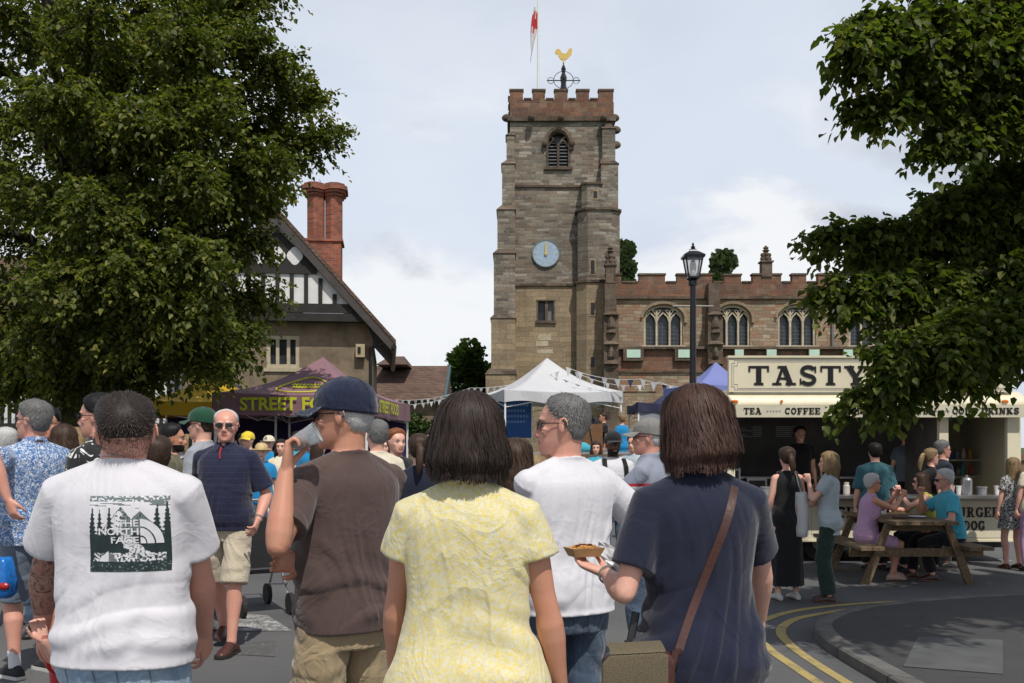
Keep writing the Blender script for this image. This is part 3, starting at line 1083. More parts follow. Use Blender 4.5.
# quatrefoil panels: dark ground with pale lobes
mb.prism([(APX - gx(z2_) + .35, z2_ + .12), (APX + gx(z2_) - .35, z2_ + .12), (APX, APZ - .42)], y0 + .01, y1 + .001)
mb.build('timber_frame', M_TIMBER, house)
mb = MB()
for r_, zc_ in enumerate((z2_ + .42, z2_ + 1.0)):
    cnt = 3 - r_
    for i in range(-cnt, cnt + 1):
        x = APX + i * .52 + (0.26 if r_ else 0)
        if abs(x - APX) > gx(zc_) - .55: continue
        mb.prism([(x + (.225 + .02 * math.cos(4 * a)) * math.cos(a), zc_ + (.26 + .02 * math.cos(4 * a)) * math.sin(a)) for a in [2 * math.pi * k / 24 for k in range(24)]], y0 - .004, y0 + .02)
mb.build('plaster_quatrefoil', M_PLASTER, house)
# barge boards and roof
mb = MB()
T = .34
for s in (-1, 1):
    xe = APX + s * (EX - APX)
    mb.prism([(APX, APZ + .05), (xe, EZ + .05), (xe, EZ - .25), (APX, APZ - .32)] if s > 0 else [(APX, APZ + .05), (APX, APZ - .32), (xe, EZ - .25), (xe, EZ + .05)], HY - .24, HY - .14)
mb.build('barge_board', plain('dark_brown_board', (.06, .05, .045), .7, .3), house)
mb = MB()
for s in (-1, 1):
    xe = APX + s * (EX - APX + .06)
    pts = [(APX, APZ + .05), (xe, EZ + .02), (xe, EZ + .16), (APX, APZ + .22)]
    if s < 0: pts = pts[::-1]
    mb.prism(pts, HY - .26, HY + 10)
mb.build('roof', M_TILE, house)
mb = MB()
mb.tube([(hx(371), HY + .25, 0), (hx(371), HY + .25, hzz(347)), (hx(388), HY + .1, hzz(343))], .05, 6)
mb.tube([(hx(394), HY - .4, EZ - .05), (hx(394), HY + 9, EZ - .05)], .08, 6)
mb.build('drainpipe', M_BLACK, house)
mb = MB()
mb.box(hx(356), hx(365), HY + .12, HY + .34, hzz(357), hzz(344)); mb.box(hx(358), hx(361), HY + .08, HY + .118, hzz(353), hzz(347), 1)
mb.build('alarm_box', [plain('cream_box', hexlin(176, 160, 126), .5), M_BLACK], house)
# chimney: two linked shafts
mb = MB()
CY = HY + 3.2
ch = lambda p: WX(p, CY) + 0.40
chz = lambda p: WZ(p, CY)
mb.box(ch(307.5), ch(341.5), CY, CY + 1.1, chz(300), chz(243))
mb.box(ch(305.8), ch(343.5), CY - .06, CY + 1.16, chz(243), chz(240.6))
def octs(x0, x1, z0, z1, y0=CY, y1=CY + 1.0, c=.22):
    P = [(x0 + c, y0), (x1 - c, y0), (x1, y0 + c), (x1, y1 - c), (x1 - c, y1), (x0 + c, y1), (x0, y1 - c), (x0, y0 + c)]
    mb.add([(p[0], p[1], z0) for p in P] + [(p[0], p[1], z1) for p in P], [(i, (i + 1) % 8, (i + 1) % 8 + 8, i + 8) for i in range(8)] + [tuple(range(8, 16)), tuple(range(7, -1, -1))])
octs(ch(308), ch(324.2), chz(240.5), chz(197)); octs(ch(325.6), ch(342), chz(240.5), chz(197))
for i, (e, a, b) in enumerate(((.05, 197, 194.5), (.12, 194.4, 191.6), (.19, 191.5, 187.6), (.1, 187.5, 184.8))):
    octs(ch(308) - e, ch(324.4) + e * .1, chz(a), chz(b), CY - e, CY + 1 + e); octs(ch(325.4) - e * .1, ch(342) + e, chz(a), chz(b), CY - e, CY + 1 + e)
mb.build('chimney', M_BRICK, house)

# the house is turned a little so that its flank runs along the line of sight
_c = Vector((EX, HY, 0)); _r = Matrix.Rotation(R(7.0), 3, 'Z')
house.rotation_euler.z = R(7.0); house.location = _c - _r @ _c

# second house behind, lower brown roof
h2 = thing('brown_roofed_house', 'low brown tiled house standing behind the half-timbered gable', 'house', (0, 0, 0))
GY = 42.0
g = lambda p: WX(p, GY); gz_ = lambda p: WZ(p, GY)
mb = MB(); mb.box(g(360), g(437), GY + .4, GY + 7, 0, gz_(398)); 
mb.prism([(g(437), 0), (g(437), gz_(400)), (g(437) , gz_(398))], GY + 2, GY + 2.01) if False else None
mb.build('wall', M_RENDER, h2)
mb = MB()
# front roof slope and a small hipped dormer bump
zt_, ze_ = gz_(359), gz_(400)
mb.add([(g(350), GY, ze_), (g(443), GY, ze_), (g(443), GY + 3.6, zt_), (g(350), GY + 3.6, zt_), (g(350), GY + 7.2, ze_), (g(443), GY + 7.2, ze_)], [(0, 1, 2, 3), (3, 2, 5, 4), (1, 5, 2), (0, 3, 4), (0, 4, 5, 1)])
mb.add([(g(372), GY + 1.2, gz_(362)), (g(404), GY + 1.2, gz_(362)), (g(396), GY + 3.2, gz_(349.5)), (g(380), GY + 3.2, gz_(349.5)), (g(372), GY + 6, gz_(362)), (g(404), GY + 6, gz_(362))], [(0, 1, 2, 3), (1, 5, 2), (0, 3, 4), (3, 2, 5, 4), (0, 4, 5, 1)])
mb.build('roof', M_TILE, h2)
mb = MB()
mb.strip([(0, 0), (0, 0)], .1, 0, .1) if False else None
mb.add([(g(443) + .01, GY - .1, ze_ - .05), (g(443) + .12, GY - .1, ze_ - .05), (g(443) + .12, GY + 3.6, zt_ + .05), (g(443) + .01, GY + 3.6, zt_ + .05), (g(443) + .01, GY - .1, ze_ - .35), (g(443) + .12, GY - .1, ze_ - .35), (g(443) + .12, GY + 3.6, zt_ - .25), (g(443) + .01, GY + 3.6, zt_ - .25)], [(0, 1, 2, 3), (7, 6, 5, 4), (0, 4, 5, 1), (1, 5, 6, 2), (3, 2, 6, 7), (0, 3, 7, 4)])
mb.build('barge_board', plain('teal_painted_board', hexlin(70, 92, 96), .6), h2)
# long timbered range behind the left tree
h3 = thing('timbered_range', 'long black and white timbered building half hidden behind the big lime tree', 'house', (0, 0, 0))
KY = 33.0
k_ = lambda p: WX(p, KY); kz = lambda p: WZ(p, KY)
mb = MB(); mb.box(k_(-160), k_(258), KY, KY + 8, 0, kz(330)); mb.build('wall', M_PLASTER, h3)
mb = MB()
for i in range(0, 56):
    x = k_(-160) + i * .25 + .05
    if x > k_(258): break
    mb.box(x, x + .11, KY - .05, KY - .002, 2.3, kz(332))
mb.box(k_(-160), k_(258), KY - .08, KY - .003, 2.05, 2.3); mb.box(k_(-160), k_(258), KY - .08, KY - .003, kz(332), kz(326))
mb.build('timber_frame', M_TIMBER, h3)
mb = MB(); mb.box(k_(-160) + .01, k_(258) - .01, KY - .03, KY - .001, .0, 2.05); mb.build('ground_floor', M_BRICK, h3)
mb = MB()
mb.add([(k_(-162), KY - .5, kz(328)), (k_(262), KY - .5, kz(328)), (k_(262), KY + 4, kz(235)), (k_(-162), KY + 4, kz(235)), (k_(-162), KY + 8.5, kz(328)), (k_(262), KY + 8.5, kz(328))], [(0, 1, 2, 3), (3, 2, 5, 4), (1, 5, 2), (0, 3, 4), (0, 4, 5, 1)])
mb.build('roof', M_TILE, h3)

# ================================================================ TREES
def leaf_mat(name, c1, c2, c3, trans=0.35):
    m = NT(name)
    g = m.n('ShaderNodeNewGeometry')
    col = m.ramp(g.outputs['Random Per Island'], [(0.0, c1), (0.55, c2), (1.0, c3)])
    big = m.noise(0.7, 3, 0.6)
    col = m.mix(1.0, col, m.ramp(big, [(0.3, (.75, .78, .8)), (0.7, (1.2, 1.15, 1.0))]), 'MULTIPLY')
    m.base(col); m.rough(0.55); m.set('Specular IOR Level', 0.35)
    tr = m.n('ShaderNodeBsdfTranslucent')
    m.l(m.mix(1.0, col, (1.3, 1.5, .55), 'MULTIPLY'), tr.inputs[0])
    mx = m.n('ShaderNodeMixShader'); mx.inputs[0].default_value = trans
    out = [n for n in m.nt.nodes if n.type == 'OUTPUT_MATERIAL'][0]
    m.l(m.bsdf.outputs[0], mx.inputs[1]); m.l(tr.outputs[0], mx.inputs[2]); m.l(mx.outputs[0], out.inputs[0])
    return m.mat


M_LEAF = leaf_mat('lime_leaf', (0.050, 0.070, 0.014), (0.096, 0.120, 0.024), (0.22, 0.215, 0.05), .42)
M_LEAF2 = leaf_mat('dark_leaf', (0.046, 0.072, 0.013), (0.085, 0.12, 0.022), (0.19, 0.20, 0.045), .48)
M_CONIF = leaf_mat('far_leaf', (0.026, 0.05, 0.014), (0.045, 0.08, 0.02), (0.08, 0.12, 0.035), .3)
M_BARK = plain('bark', (0.055, 0.045, 0.036), .95, .4, 4, .9, 25)


def leaves_mesh(name, P, D, size, rng, droop=0.3, fold=0.25):
    """P (n,3) leaf bases, D (n,3) leaf directions; each leaf a folded six-sided blade (4 triangles/quads)"""
    n = len(P)
    D = D / np.linalg.norm(D, axis=1, keepdims=True)
    up = np.tile(np.array([0, 0, 1.0]), (n, 1)) + rng.normal(0, .45, (n, 3))
    S = np.cross(D, up); S /= np.linalg.norm(S, axis=1, keepdims=True) + 1e-9
    N = np.cross(S, D)
    L = size * rng.uniform(.65, 1.25, (n, 1))
    W = L * .42
    a = P
    b = P + D * L * .35 + S * W + N * fold * W
    c = P + D * L * .75 + S * W * .62 + N * fold * W * .5 - np.array([0, 0, 1]) * L * droop * .3
    d = P + D * L - np.array([0, 0, 1]) * L * droop
    e = P + D * L * .75 - S * W * .62 + N * fold * W * .5 - np.array([0, 0, 1]) * L * droop * .3
    f = P + D * L * .35 - S * W + N * fold * W
    V = np.stack([a, b, c, d, e, f], 1).reshape(-1, 3)
    me = bpy.data.meshes.new(name)
    me.vertices.add(len(V)); me.vertices.foreach_set('co', V.astype(np.float32).ravel())
    base = (np.arange(n) * 6)[:, None]
    q = np.concatenate([base + np.array([[0, 1, 2, 3]]), base + np.array([[0, 3, 4, 5]])], 1).reshape(-1, 4)
    me.loops.add(q.size); me.loops.foreach_set('vertex_index', q.astype(np.int32).ravel())
    me.polygons.add(len(q)); me.polygons.foreach_set('loop_start', (np.arange(len(q)) * 4).astype(np.int32))
    me.polygons.foreach_set('loop_total', np.full(len(q), 4, dtype=np.int32))
    me.update(calc_edges=True)
    return me


def sprays(origins, dirs, rng, length, nleaf, size, droop=0.5, jitter=.25):
    """leafy twigs: returns leaf bases and directions"""
    n = len(origins)
    dirs = dirs / (np.linalg.norm(dirs, axis=1, keepdims=True) + 1e-9)
    P, D = [], []
    Ls = length * rng.uniform(.6, 1.3, (n, 1))
    side = np.cross(dirs, np.array([0, 0, 1.0])); side /= np.linalg.norm(side, axis=1, keepdims=True) + 1e-9
    for k in range(nleaf):
        t = (k + .5) / nleaf
        p = origins + dirs * Ls * t - np.array([0, 0, 1]) * Ls * droop * t * t
        sgn = 1 if k % 2 else -1
        d = dirs * .55 + side * sgn * .8 + rng.normal(0, .35, (n, 3)) - np.array([0, 0, .35])
        P.append(p + rng.normal(0, jitter * size, (n, 3))); D.append(d)
    return np.concatenate(P), np.concatenate(D)


def limb(mb, a, b, r0, r1, bend, rng, n=6):
    a = Vector(a); b = Vector(b)
    L = (b - a).length
    off = Vector(rng.normal(0, 1, 3)) * L * bend
    pts = [a + (b - a) * t + off * math.sin(math.pi * t) * .5 + Vector(rng.normal(0, .012 * L, 3)) * (0 < t < 1) for t in [i / n for i in range(n + 1)]]
    mb.tube(pts, [r0 + (r1 - r0) * (i / n) ** .8 for i in range(n + 1)], 6)
    return pts


def bough_tree(name, label, base, trunk_h, r, boughs, rng, leaf_m, size, spr_len, density, nleaf=9, keep=None):
    """boughs: list of polylines (each a list of points starting on the trunk) with a spread radius"""
    root = thing(name, label, 'tree', base)
    B = Vector(base)
    mb = MB()
    tp = [Vector((0, 0, -.2)), Vector((0, 0, trunk_h * .3)), Vector((.1, 0, trunk_h * .6)), Vector((.05, .1, trunk_h))]
    mb.tube([B * 0 + p for p in tp], [r * 1.35, r, r * .8, r * .35], 10)
    mb2 = MB()
    O, Dr = [], []
    for pts, rad, wt in boughs:
        pts = [Vector(p) - B for p in pts]
        sp = []
        for i in range(len(pts) - 1):
            for j in range(6):
                sp.append(pts[i].lerp(pts[i + 1], j / 6))
        sp.append(pts[-1])
        m = len(sp)
        mb2.tube(sp, [max(.012, r * .42 * (1 - i / m) ** 1.1 * wt) for i in range(m)], 6)
        L = sum((sp[i + 1] - sp[i]).length for i in range(m - 1))
        ntw = int(L * density * 1.0)
        for k in range(ntw):
            t = .12 + .88 * rng.random() ** .8
            f = t * (m - 1); i = min(m - 2, int(f))
            p = sp[i].lerp(sp[i + 1], f - i)
            fwd = (sp[i + 1] - sp[i]).normalized()
            rr = rad * (.35 + .65 * math.sin(math.pi * min(1, t * .75 + .12)))
            d = Vector(rng.normal(0, 1, 3)); d.z = d.z * .55 - .1
            d.normalize()
            e = p + (d * rr + fwd * rr * .5) * rng.uniform(.35, 1.0)
            if k % 3 == 0:
                mb2.tube([p, p.lerp(e, .5) + Vector((0, 0, .06 * rr)), e], [.016, .011, .005], 4)
            # sprays along the twig
            for q in range(4):
                u = rng.uniform(.35, 1.08)
                o = p.lerp(e, u) + Vector(rng.normal(0, .12 * rr, 3))
                O.append(o); Dr.append((e - p).normalized() * .7 + fwd * .4 + Vector(rng.normal(0, .45, 3)))
    O = np.array([tuple(o) for o in O]); Dr = np.array([tuple(d) for d in Dr])
    if keep is not None:
        k = keep(O + np.array(base)); O = O[k]; Dr = Dr[k]
    P, D = sprays(O, Dr, rng, spr_len, nleaf, size)
    if keep is not None:
        k = keep(P + np.array(base)); P = P[k]; D = D[k]
    me = leaves_mesh('crown', P, D, size, rng)
    me.materials.append(leaf_m)
    c = bpy.data.objects.new('crown', me); COL.objects.link(c); c.parent = root
    mb.build('trunk', M_BARK, root, smooth=True)
    mb2.build('branch', M_BARK, root, smooth=True)
    return root


rng = np.random.default_rng(5)
# ---- big lime on the left: trunk at px~84, 16 m off
LY = 16.5
T = lambda px, py, Y: Vector((WX(px, Y), Y, WZ(py, Y)))
base = (WX(84, LY), LY, 0)
tops = []
tx_ = base[0]
def tb(h): return Vector((tx_ + .05, LY, h))
spec = [  # (height on trunk, tip px, py, depth, spread)
    (2.4, 300, 372, 15.0, .75), (2.3, 235, 395, 14.6, .6), (2.6, 318, 318, 16.2, .8), (2.8, 262, 330, 14.2, .8),
    (3.2, 325, 190, 16.0, .8), (3.0, 268, 285, 17.2, .9), (3.4, 345, 128, 16.5, .75), (3.6, 318, 235, 15.4, .6),
    (4.0, 330, 92, 17.0, .8), (4.2, 290, 160, 14.8, .9), (4.6, 300, 60, 16.0, .8), (4.8, 262, 30, 15.2, .9),
    (5.0, 240, 110, 14.2, .9), (4.4, 215, 180, 13.8, .9), (3.4, 200, 255, 13.6, .9), (2.8, 180, 330, 13.6, .8),
    (2.4, 120, 372, 14.0, .8), (2.4, 40, 370, 14.2, .8), (2.6, -20, 330, 14.6, .8), (3.2, 60, 300, 13.4, .9), (3.0, 130, 290, 13.2, .9),
    (4.0, 100, 210, 13.4, 1.0), (4.4, 30, 190, 13.8, 1.0), (4.0, -60, 230, 14.5, 1.0), (5.0, 140, 110, 13.6, 1.0), (5.4, 60, 90, 13.6, 1.0),
    (5.6, -30, 110, 14.4, 1.0), (6.0, 180, 30, 14.2, 1.0), (6.4, 90, 10, 14.0, 1.0), (6.4, 0, 10, 14.4, 1.0), (6.2, -80, 40, 15, 1.0),
    (5.8, 290, -20, 16.5, .9), (6.6, 220, -60, 15.5, 1.0), (7.0, 110, -90, 15.2, 1.1), (7.0, -10, -80, 15.5, 1.1), (5.0, -120, 150, 15.5, 1.1),
    (3.5, 170, 300, 19.0, 1.0), (4.5, 230, 200, 19.5, 1.1), (5.5, 200, 80, 19.5, 1.2), (5.0, 80, 150, 19.8, 1.2), (3.5, 60, 290, 19.5, 1.1),
    (6.5, 60, 20, 19.5, 1.3), (4.5, -40, 200, 19.5, 1.2), (3.2, -60, 320, 18.5, 1.0), (6.8, 240, 0, 19, 1.1), (3.0, 250, 345, 18.2, .9),
    (2.3, 160, 392, 15.6, .55), (2.3, 85, 392, 15.4, .55), (2.3, 5, 395, 15.6, .6),
    (2.25, 12, 424, 15.4, .55), (2.25, 58, 420, 15.2, .5), (2.25, 132, 422, 15.2, .5), (2.25, -40, 415, 16, .6)]
boughs = []
for h, px, py, Y, rad in spec:
    a = tb(h); b = T(px - (22 if px > 200 else 0) - (44 if px > 250 and 180 < py < 380 else 0), py - (34 if py > 360 else 24 if py > 280 else 0), Y)
    mid = a.lerp(b, .45) + Vector((0, 0, .35 + .12 * (b - a).length * .6))
    q = a.lerp(b, .78) + Vector((0, 0, .25))
    boughs.append(([a, mid, q, b], rad * .70, 1.0))
bough_tree('lime_tree', 'huge leafy lime tree filling the upper left, in front of the half-timbered houses', base, 8.6, .33, boughs, rng, M_LEAF, .080, .36, 22, 10)

# ---- overhanging tree on the right: trunk out to the right
RY = 8.0
base = (7.6, 8.6, 0)
def rb(h): return Vector((7.55, 8.6, h))
spec = [  # lower boughs sweeping into the picture
    (2.9, 858, 396, 7.2, .28, 1.35), (2.9, 842, 290, 7.6, .34, 1.2), (3.0, 825, 232, 7.8, .12, 1.0), (2.8, 900, 355, 7.0, .36, 1.2), (2.8, 905, 330, 7.6, .5, 1.2),
    (3.0, 870, 250, 8.2, .38, 1.0), (3.2, 925, 205, 7.8, .3, 1.0), (2.6, 960, 322, 7.2, .32, 1.2), (2.8, 955, 300, 8.2, .6, 1.0), (3.2, 950, 220, 8.6, .6, 1.0),
    (2.6, 1010, 305, 7.4, .3, 1.0), (2.7, 1030, 330, 8.0, .6, 1.0), (3.0, 1010, 245, 8.5, .7, 1.0),
    (4.6, 846, 48, 6.8, .3, 1.0), (4.6, 866, 105, 7.0, .16, 1.0), (4.6, 880, 20, 7.0, .4, 1.0), (4.4, 930, 140, 7.2, .22, 1.0), (4.4, 920, 70, 7.6, .5, 1.0),
    (4.4, 980, 95, 7.8, .42, 1.0), (4.8, 960, 20, 7.6, .6, 1.0), (4.6, 1030, 60, 8.0, .6, 1.0), (3.8, 985, 175, 8.0, .34, 1.0), (3.8, 1015, 195, 8.2, .5, 1.0), (4.0, 1040, 130, 8.4, .5, 1.0), (5.0, 890, -50, 7.2, .6, 1.0), (3.6, 1060, 170, 8.0, .5, 1.0)]
boughs = []
for h, px, py, Y, rad, w in spec:
    a = rb(h); b = T(px, py, Y)
    L = (b - a).length
    mid = a.lerp(b, .5) + Vector((0, 0, .05 * L + .1)); q = a.lerp(b, .8) + Vector((0, 0, .10))
    boughs.append(([a, mid, q, b], rad * .62, .55 * w))
# boughs over and around, outside the frame: they cast the shade over table and kerb
for i in range(20):
    a_ = rng.uniform(0, 2 * math.pi); rr = rng.uniform(2.2, 5.6)
    b = Vector((7.5 + math.cos(a_) * rr * .95, 7.2 + math.sin(a_) * rr * .95, 0))
    b.x = max(b.x, 1.9); b.y = min(b.y, 8.7)
    zmin = 1.55 + .48 * max(1.0, b.y) if b.x < b.y * .56 + .8 else 3.4
    b.z = zmin + .9 + rng.uniform(0, 1.0)
    a = rb(rng.uniform(4.4, 6.5))
    boughs.append(([a, a.lerp(b, .5) + Vector((0, 0, .7)), a.lerp(b, .8) + Vector((0, 0, .4)), b], .85, .8))
bough_tree('overhanging_tree', 'dark leafy tree reaching in from the right edge over the picnic table', base, 7.0, .3, boughs, rng, M_LEAF2, .064, .2, 31, 9)


# ---- far trees, each its own crown and trunk
def far_tree(name, label, x, y, z0, z1, w, n, size, conical=False, seed=1, zc=None):
    r_ = np.random.default_rng(seed)
    root = thing(name, label, 'tree', (x, y, z0))
    H = z1 - z0
    mb = MB(); mb.tube([(0, 0, 0), (0, 0, H * .85)], [.03 * H, .008 * H], 8); mb.build('trunk', M_BARK, root)
    lobes = []
    for i in range(26 if not conical else 40):
        if conical:
            t = r_.random(); rad = w * (1 - t) ** .8 * .55 + .15
            a = r_.uniform(0, 6.28)
            lobes.append(((math.cos(a) * rad * .7, math.sin(a) * rad * .7, H * (.15 + .85 * t)), w * .22 + .1))
        else:
            v = r_.normal(0, 1, 3); v /= np.linalg.norm(v)
            k = r_.uniform(.35, .8)
            lobes.append(((v[0] * w * k, v[1] * w * k, H * .58 + v[2] * H * .40 * k), w * r_.uniform(.25, .42)))
    O = []
    per = n // len(lobes)
    for c, r0 in lobes:
        v = r_.normal(0, 1, (per, 3)); v /= np.linalg.norm(v, axis=1, keepdims=True)
        O.append(np.array(c) + v * r0 * r_.uniform(.6, 1.08, (per, 1)))
    O = np.concatenate(O); Dd = O - np.array([0, 0, H * .5]) + r_.normal(0, .8, O.shape)
    me = leaves_mesh('crown', O, Dd, size, r_); me.materials.append(M_CONIF)
    c = bpy.data.objects.new('crown', me); COL.objects.link(c); c.parent = root
    return root


far_tree('broadleaf_tree', 'round dark green tree beyond the churchyard just left of the tower foot', WX(476, 75), 75, 0, WZ(330, 75), 2.9, 9000, .42, seed=3)
far_tree('conifer_tree', 'narrow conifer tip showing between the tower and the aisle roof', WX(625, 74), 74, 0, WZ(247, 74), 2.4, 9000, .4, True, seed=4)
far_tree('conifer_tree', 'conifer tip peeping over the aisle battlements beside the street lamp', WX(723, 74), 74, 0, WZ(261, 74), 3.4, 9000, .4, True, seed=6)
far_tree('broadleaf_tree', 'leafy tree between the brown roofed house and the crowd', WX(404, 36), 36, 0, WZ(412, 36), 1.3, 4000, .2, seed=8)

# ================================================================ GAZEBOS
def cloth(name, col, var=.12, trans=.15, rough=.75):
    m = NT(name)
    m.base(m.mix(1.0, tuple(col), m.ramp(m.noise(1.8, 4, .6), [(.3, 1 - var), (.7, 1 + var * .5)]), 'MULTIPLY'))
    m.rough(rough)
    m.bump(m.noise(3.5, 4, .6), .25, .03)
    if trans:
        tr = m.n('ShaderNodeBsdfTranslucent'); tr.inputs[0].default_value = (*[min(1, c * 1.1) for c in col], 1)
        mx = m.n('ShaderNodeMixShader'); mx.inputs[0].default_value = trans
        out = [n for n in m.nt.nodes if n.type == 'OUTPUT_MATERIAL'][0]
        m.l(m.bsdf.outputs[0], mx.inputs[1]); m.l(tr.outputs[0], mx.inputs[2]); m.l(mx.outputs[0], out.inputs[0])
    return m.mat


def gazebo(label, x, y, w, d, rz, ze, za, val, mats, zg=0.0, legs=True, scallop=0.0, name='gazebo', group='market gazebos'):
    """(x, y) centre; ze valance bottom, za apex; mats: front, right, back, left"""
    g_ = thing(name, label, 'gazebo', (x, y, zg), rz, group)
    ze -= zg; za -= zg
    zt = ze + val
    c = [(-w / 2, -d / 2), (w / 2, -d / 2), (w / 2, d / 2), (-w / 2, d / 2)]
    ap = (0, 0)
    mb = MB()
    n, k = 12, 12
    for s in range(4):
        a, b = c[s], c[(s + 1) % 4]
        vs = []
        for i in range(n + 1):
            t = i / n                         # eave -> apex
            for j in range(k + 1):
                u = j / k
                ex, ey = a[0] + (b[0] - a[0]) * u, a[1] + (b[1] - a[1]) * u
                sag = .16 * math.sin(math.pi * t) * (1 - .0 * u) + .05 * math.sin(math.pi * u) * (1 - t)
                z = zt + (za - zt) * t - sag + .008 * math.sin(7 * u + 5 * t + s) * math.sin(math.pi * t)
                vs.append((ex * (1 - t) + ap[0] * t, ey * (1 - t) + ap[1] * t, z))
        fs = [(i * (k + 1) + j, i * (k + 1) + j + 1, (i + 1) * (k + 1) + j + 1, (i + 1) * (k + 1) + j) for i in range(n) for j in range(k)]
        mb.add(vs, fs, s)
    cm = mb.mesh('canopy')
    for m in mats: cm.materials.append(m)
    cm.polygons.foreach_set('material_index', mb.m)
    cm2 = evaluated(cm, [('WELD', dict(merge_threshold=.002)), ('SOLIDIFY', dict(thickness=.012, offset=-1))])
    cm2.name = 'canopy'
    for p in cm2.polygons: p.use_smooth = True
    o = bpy.data.objects.new('canopy', cm2); COL.objects.link(o); o.parent = g_
    mb = MB()
    for s in range(4):
        a, b = Vector((*c[s], 0)), Vector((*c[(s + 1) % 4], 0))
        nrm = (b - a).cross(Vector((0, 0, 1))).normalized()
        kk = 24
        vs = []
        for j in range(kk + 1):
            u = j / kk
            p = a + (b - a) * u
            wv_ = .018 * math.sin(u * 19 + s) 
            zt_ = zt - .05 * math.sin(math.pi * u) + .006
            zb_ = ze + scallop * abs(math.sin(u * math.pi * 3)) - .02 * math.sin(math.pi * u)
            for (zz, off) in ((zt_, .008), (zt_, .02), (zb_, .02 + wv_), (zb_, .008 + wv_)):
                q = p + nrm * off
                vs.append((q.x, q.y, zz))
        fs = []
        for j in range(kk):
            for r_ in range(4):
                A = j * 4 + r_; B = j * 4 + (r_ + 1) % 4
                fs.append((A, B, B + 4, A + 4))
        mb.add(vs, fs, s)
    o = mb.build('valance', mats, g_, smooth=False)
    if legs:
        for (lx, ly) in c:
            mb = MB(); sx = -1 if lx > 0 else 1; sy = -1 if ly > 0 else 1
            mb.box(lx + sx * .03 - .02, lx + sx * .03 + .02, ly + sy * .03 - .02, ly + sy * .03 + .02, 0, zt - .03)
            mb.box(lx + sx * .03 - .05, lx + sx * .03 + .05, ly + sy * .03 - .05, ly + sy * .03 + .05, 0, .01)
            mb.build('leg', M_WHITE, g_)
        mb = MB()
        for s in range(4):
            a, b = Vector((*c[s], zt - .12)) * .97, Vector((*c[(s + 1) % 4], zt - .12)) * .97
            a.z = b.z = zt - .14
            m_ = (a + b) / 2
            for p, q in ((a, m_ + Vector((0, 0, -.28))), (a + Vector((0, 0, -.28)), m_), (b, m_ + Vector((0, 0, -.28))), (b + Vector((0, 0, -.28)), m_)):
                mb.tube([p, q], .012, 4)
        mb.build('truss', M_WHITE, g_)
    return g_


def side_cloth(g_, x0, x1, y, z0, z1, mat, name='side_wall', axis='x'):
    mb = MB()
    k = 20
    vs = []
    for j in range(k + 1):
        u = j / k; q = x0 + (x1 - x0) * u; w = .03 * math.sin(u * 23)
        for zz, off in ((z1, 0), (z1, .01), (z0, .01 + w), (z0, w)):
            vs.append((q, y + off, zz) if axis == 'x' else (y + off, q, zz))
    mb.add(vs, [(j * 4 + r_, j * 4 + (r_ + 1) % 4, (j + 1) * 4 + (r_ + 1) % 4, (j + 1) * 4 + r_) for j in range(k) for r_ in range(4)])
    return mb.build(name, mat, g_)


C_PURP = cloth('plum_cloth', hexlin(148, 112, 120)); C_WHT = cloth('white_cloth', (.74, .74, .76), .06, .3)
C_YEL = cloth('yellow_cloth', hexlin(196, 158, 22)); C_DPUR = cloth('violet_cloth', hexlin(58, 44, 96)); C_BLUE = cloth('lavender_cloth', hexlin(140, 150, 208), .1, .3)
C_NAVY = cloth('navy_cloth', hexlin(52, 52, 84)); C_GRY = cloth('grey_cloth', hexlin(150, 154, 164)); M_LIME = plain('lime_lettering', hexlin(196, 200, 40), .6, .12, 20, 0)

# plum street-food gazebo
SF = gazebo('plum gazebo lettered STREET FOOD in lime on its valance', -3.76, 19.9, 2.72, 5.0, R(-2.2), 2.10, 3.32, .38, [C_PURP] * 4)
def letter_on(parent, body, cx, cz, w, h, yf, mat, axis='front', bold=.02, name='lettering'):
    vs, fs = fit_text(body, w, h, bold)
    mb = MB()
    if axis == 'front':
        V = [(cx + x, yf, cz + z) for x, z in vs]
    else:
        V = [(yf, cx + x, cz + z) for x, z in vs]
    mb.add(V, fs)
    return mb.build(name, mat, parent)


letter_on(SF, 'STREET FOOD', .1, 2.165, 1.95, .235, -2.5 - .055, M_LIME, bold=.03)
letter_on(SF, 'STREET FOOD', -.5, 2.165, 2.3, .235, 1.36 + .055, M_LIME, 'side', bold=.03)
mb = MB()
# oval badge lying on the front slope of the canopy
def slope_pt(u, t, lift=.02):
    w, d, zt, za = 2.72, 5.0, 2.48, 3.32
    x = -w / 2 + w * u; y = -d / 2
    sag = .16 * math.sin(math.pi * t) + .05 * math.sin(math.pi * u) * (1 - t)
    return Vector((x * (1 - t), y * (1 - t) - lift * .8, zt + (za - zt) * t - sag + lift))
ring = []
for i in range(41):
    a = 2 * math.pi * i / 40
    ring.append(slope_pt(.52 + .27 * math.cos(a), .38 + .235 * math.sin(a)))
mb.tube(ring, .014, 5)
for r_, (z_, w_) in enumerate(((.44, .17), (.36, .13))):
    for k in range(9):
        u = .52 - w_ + 2 * w_ * k / 8
        mb.tube([slope_pt(u, z_ - .02), slope_pt(u + .012, z_ + .025), slope_pt(u + .024, z_ - .015)], .013, 4)
mb.build('badge', M_LIME, SF)
side_cloth(SF, -1.3, 1.3, 2.45, .1, 2.1, C_DPUR)

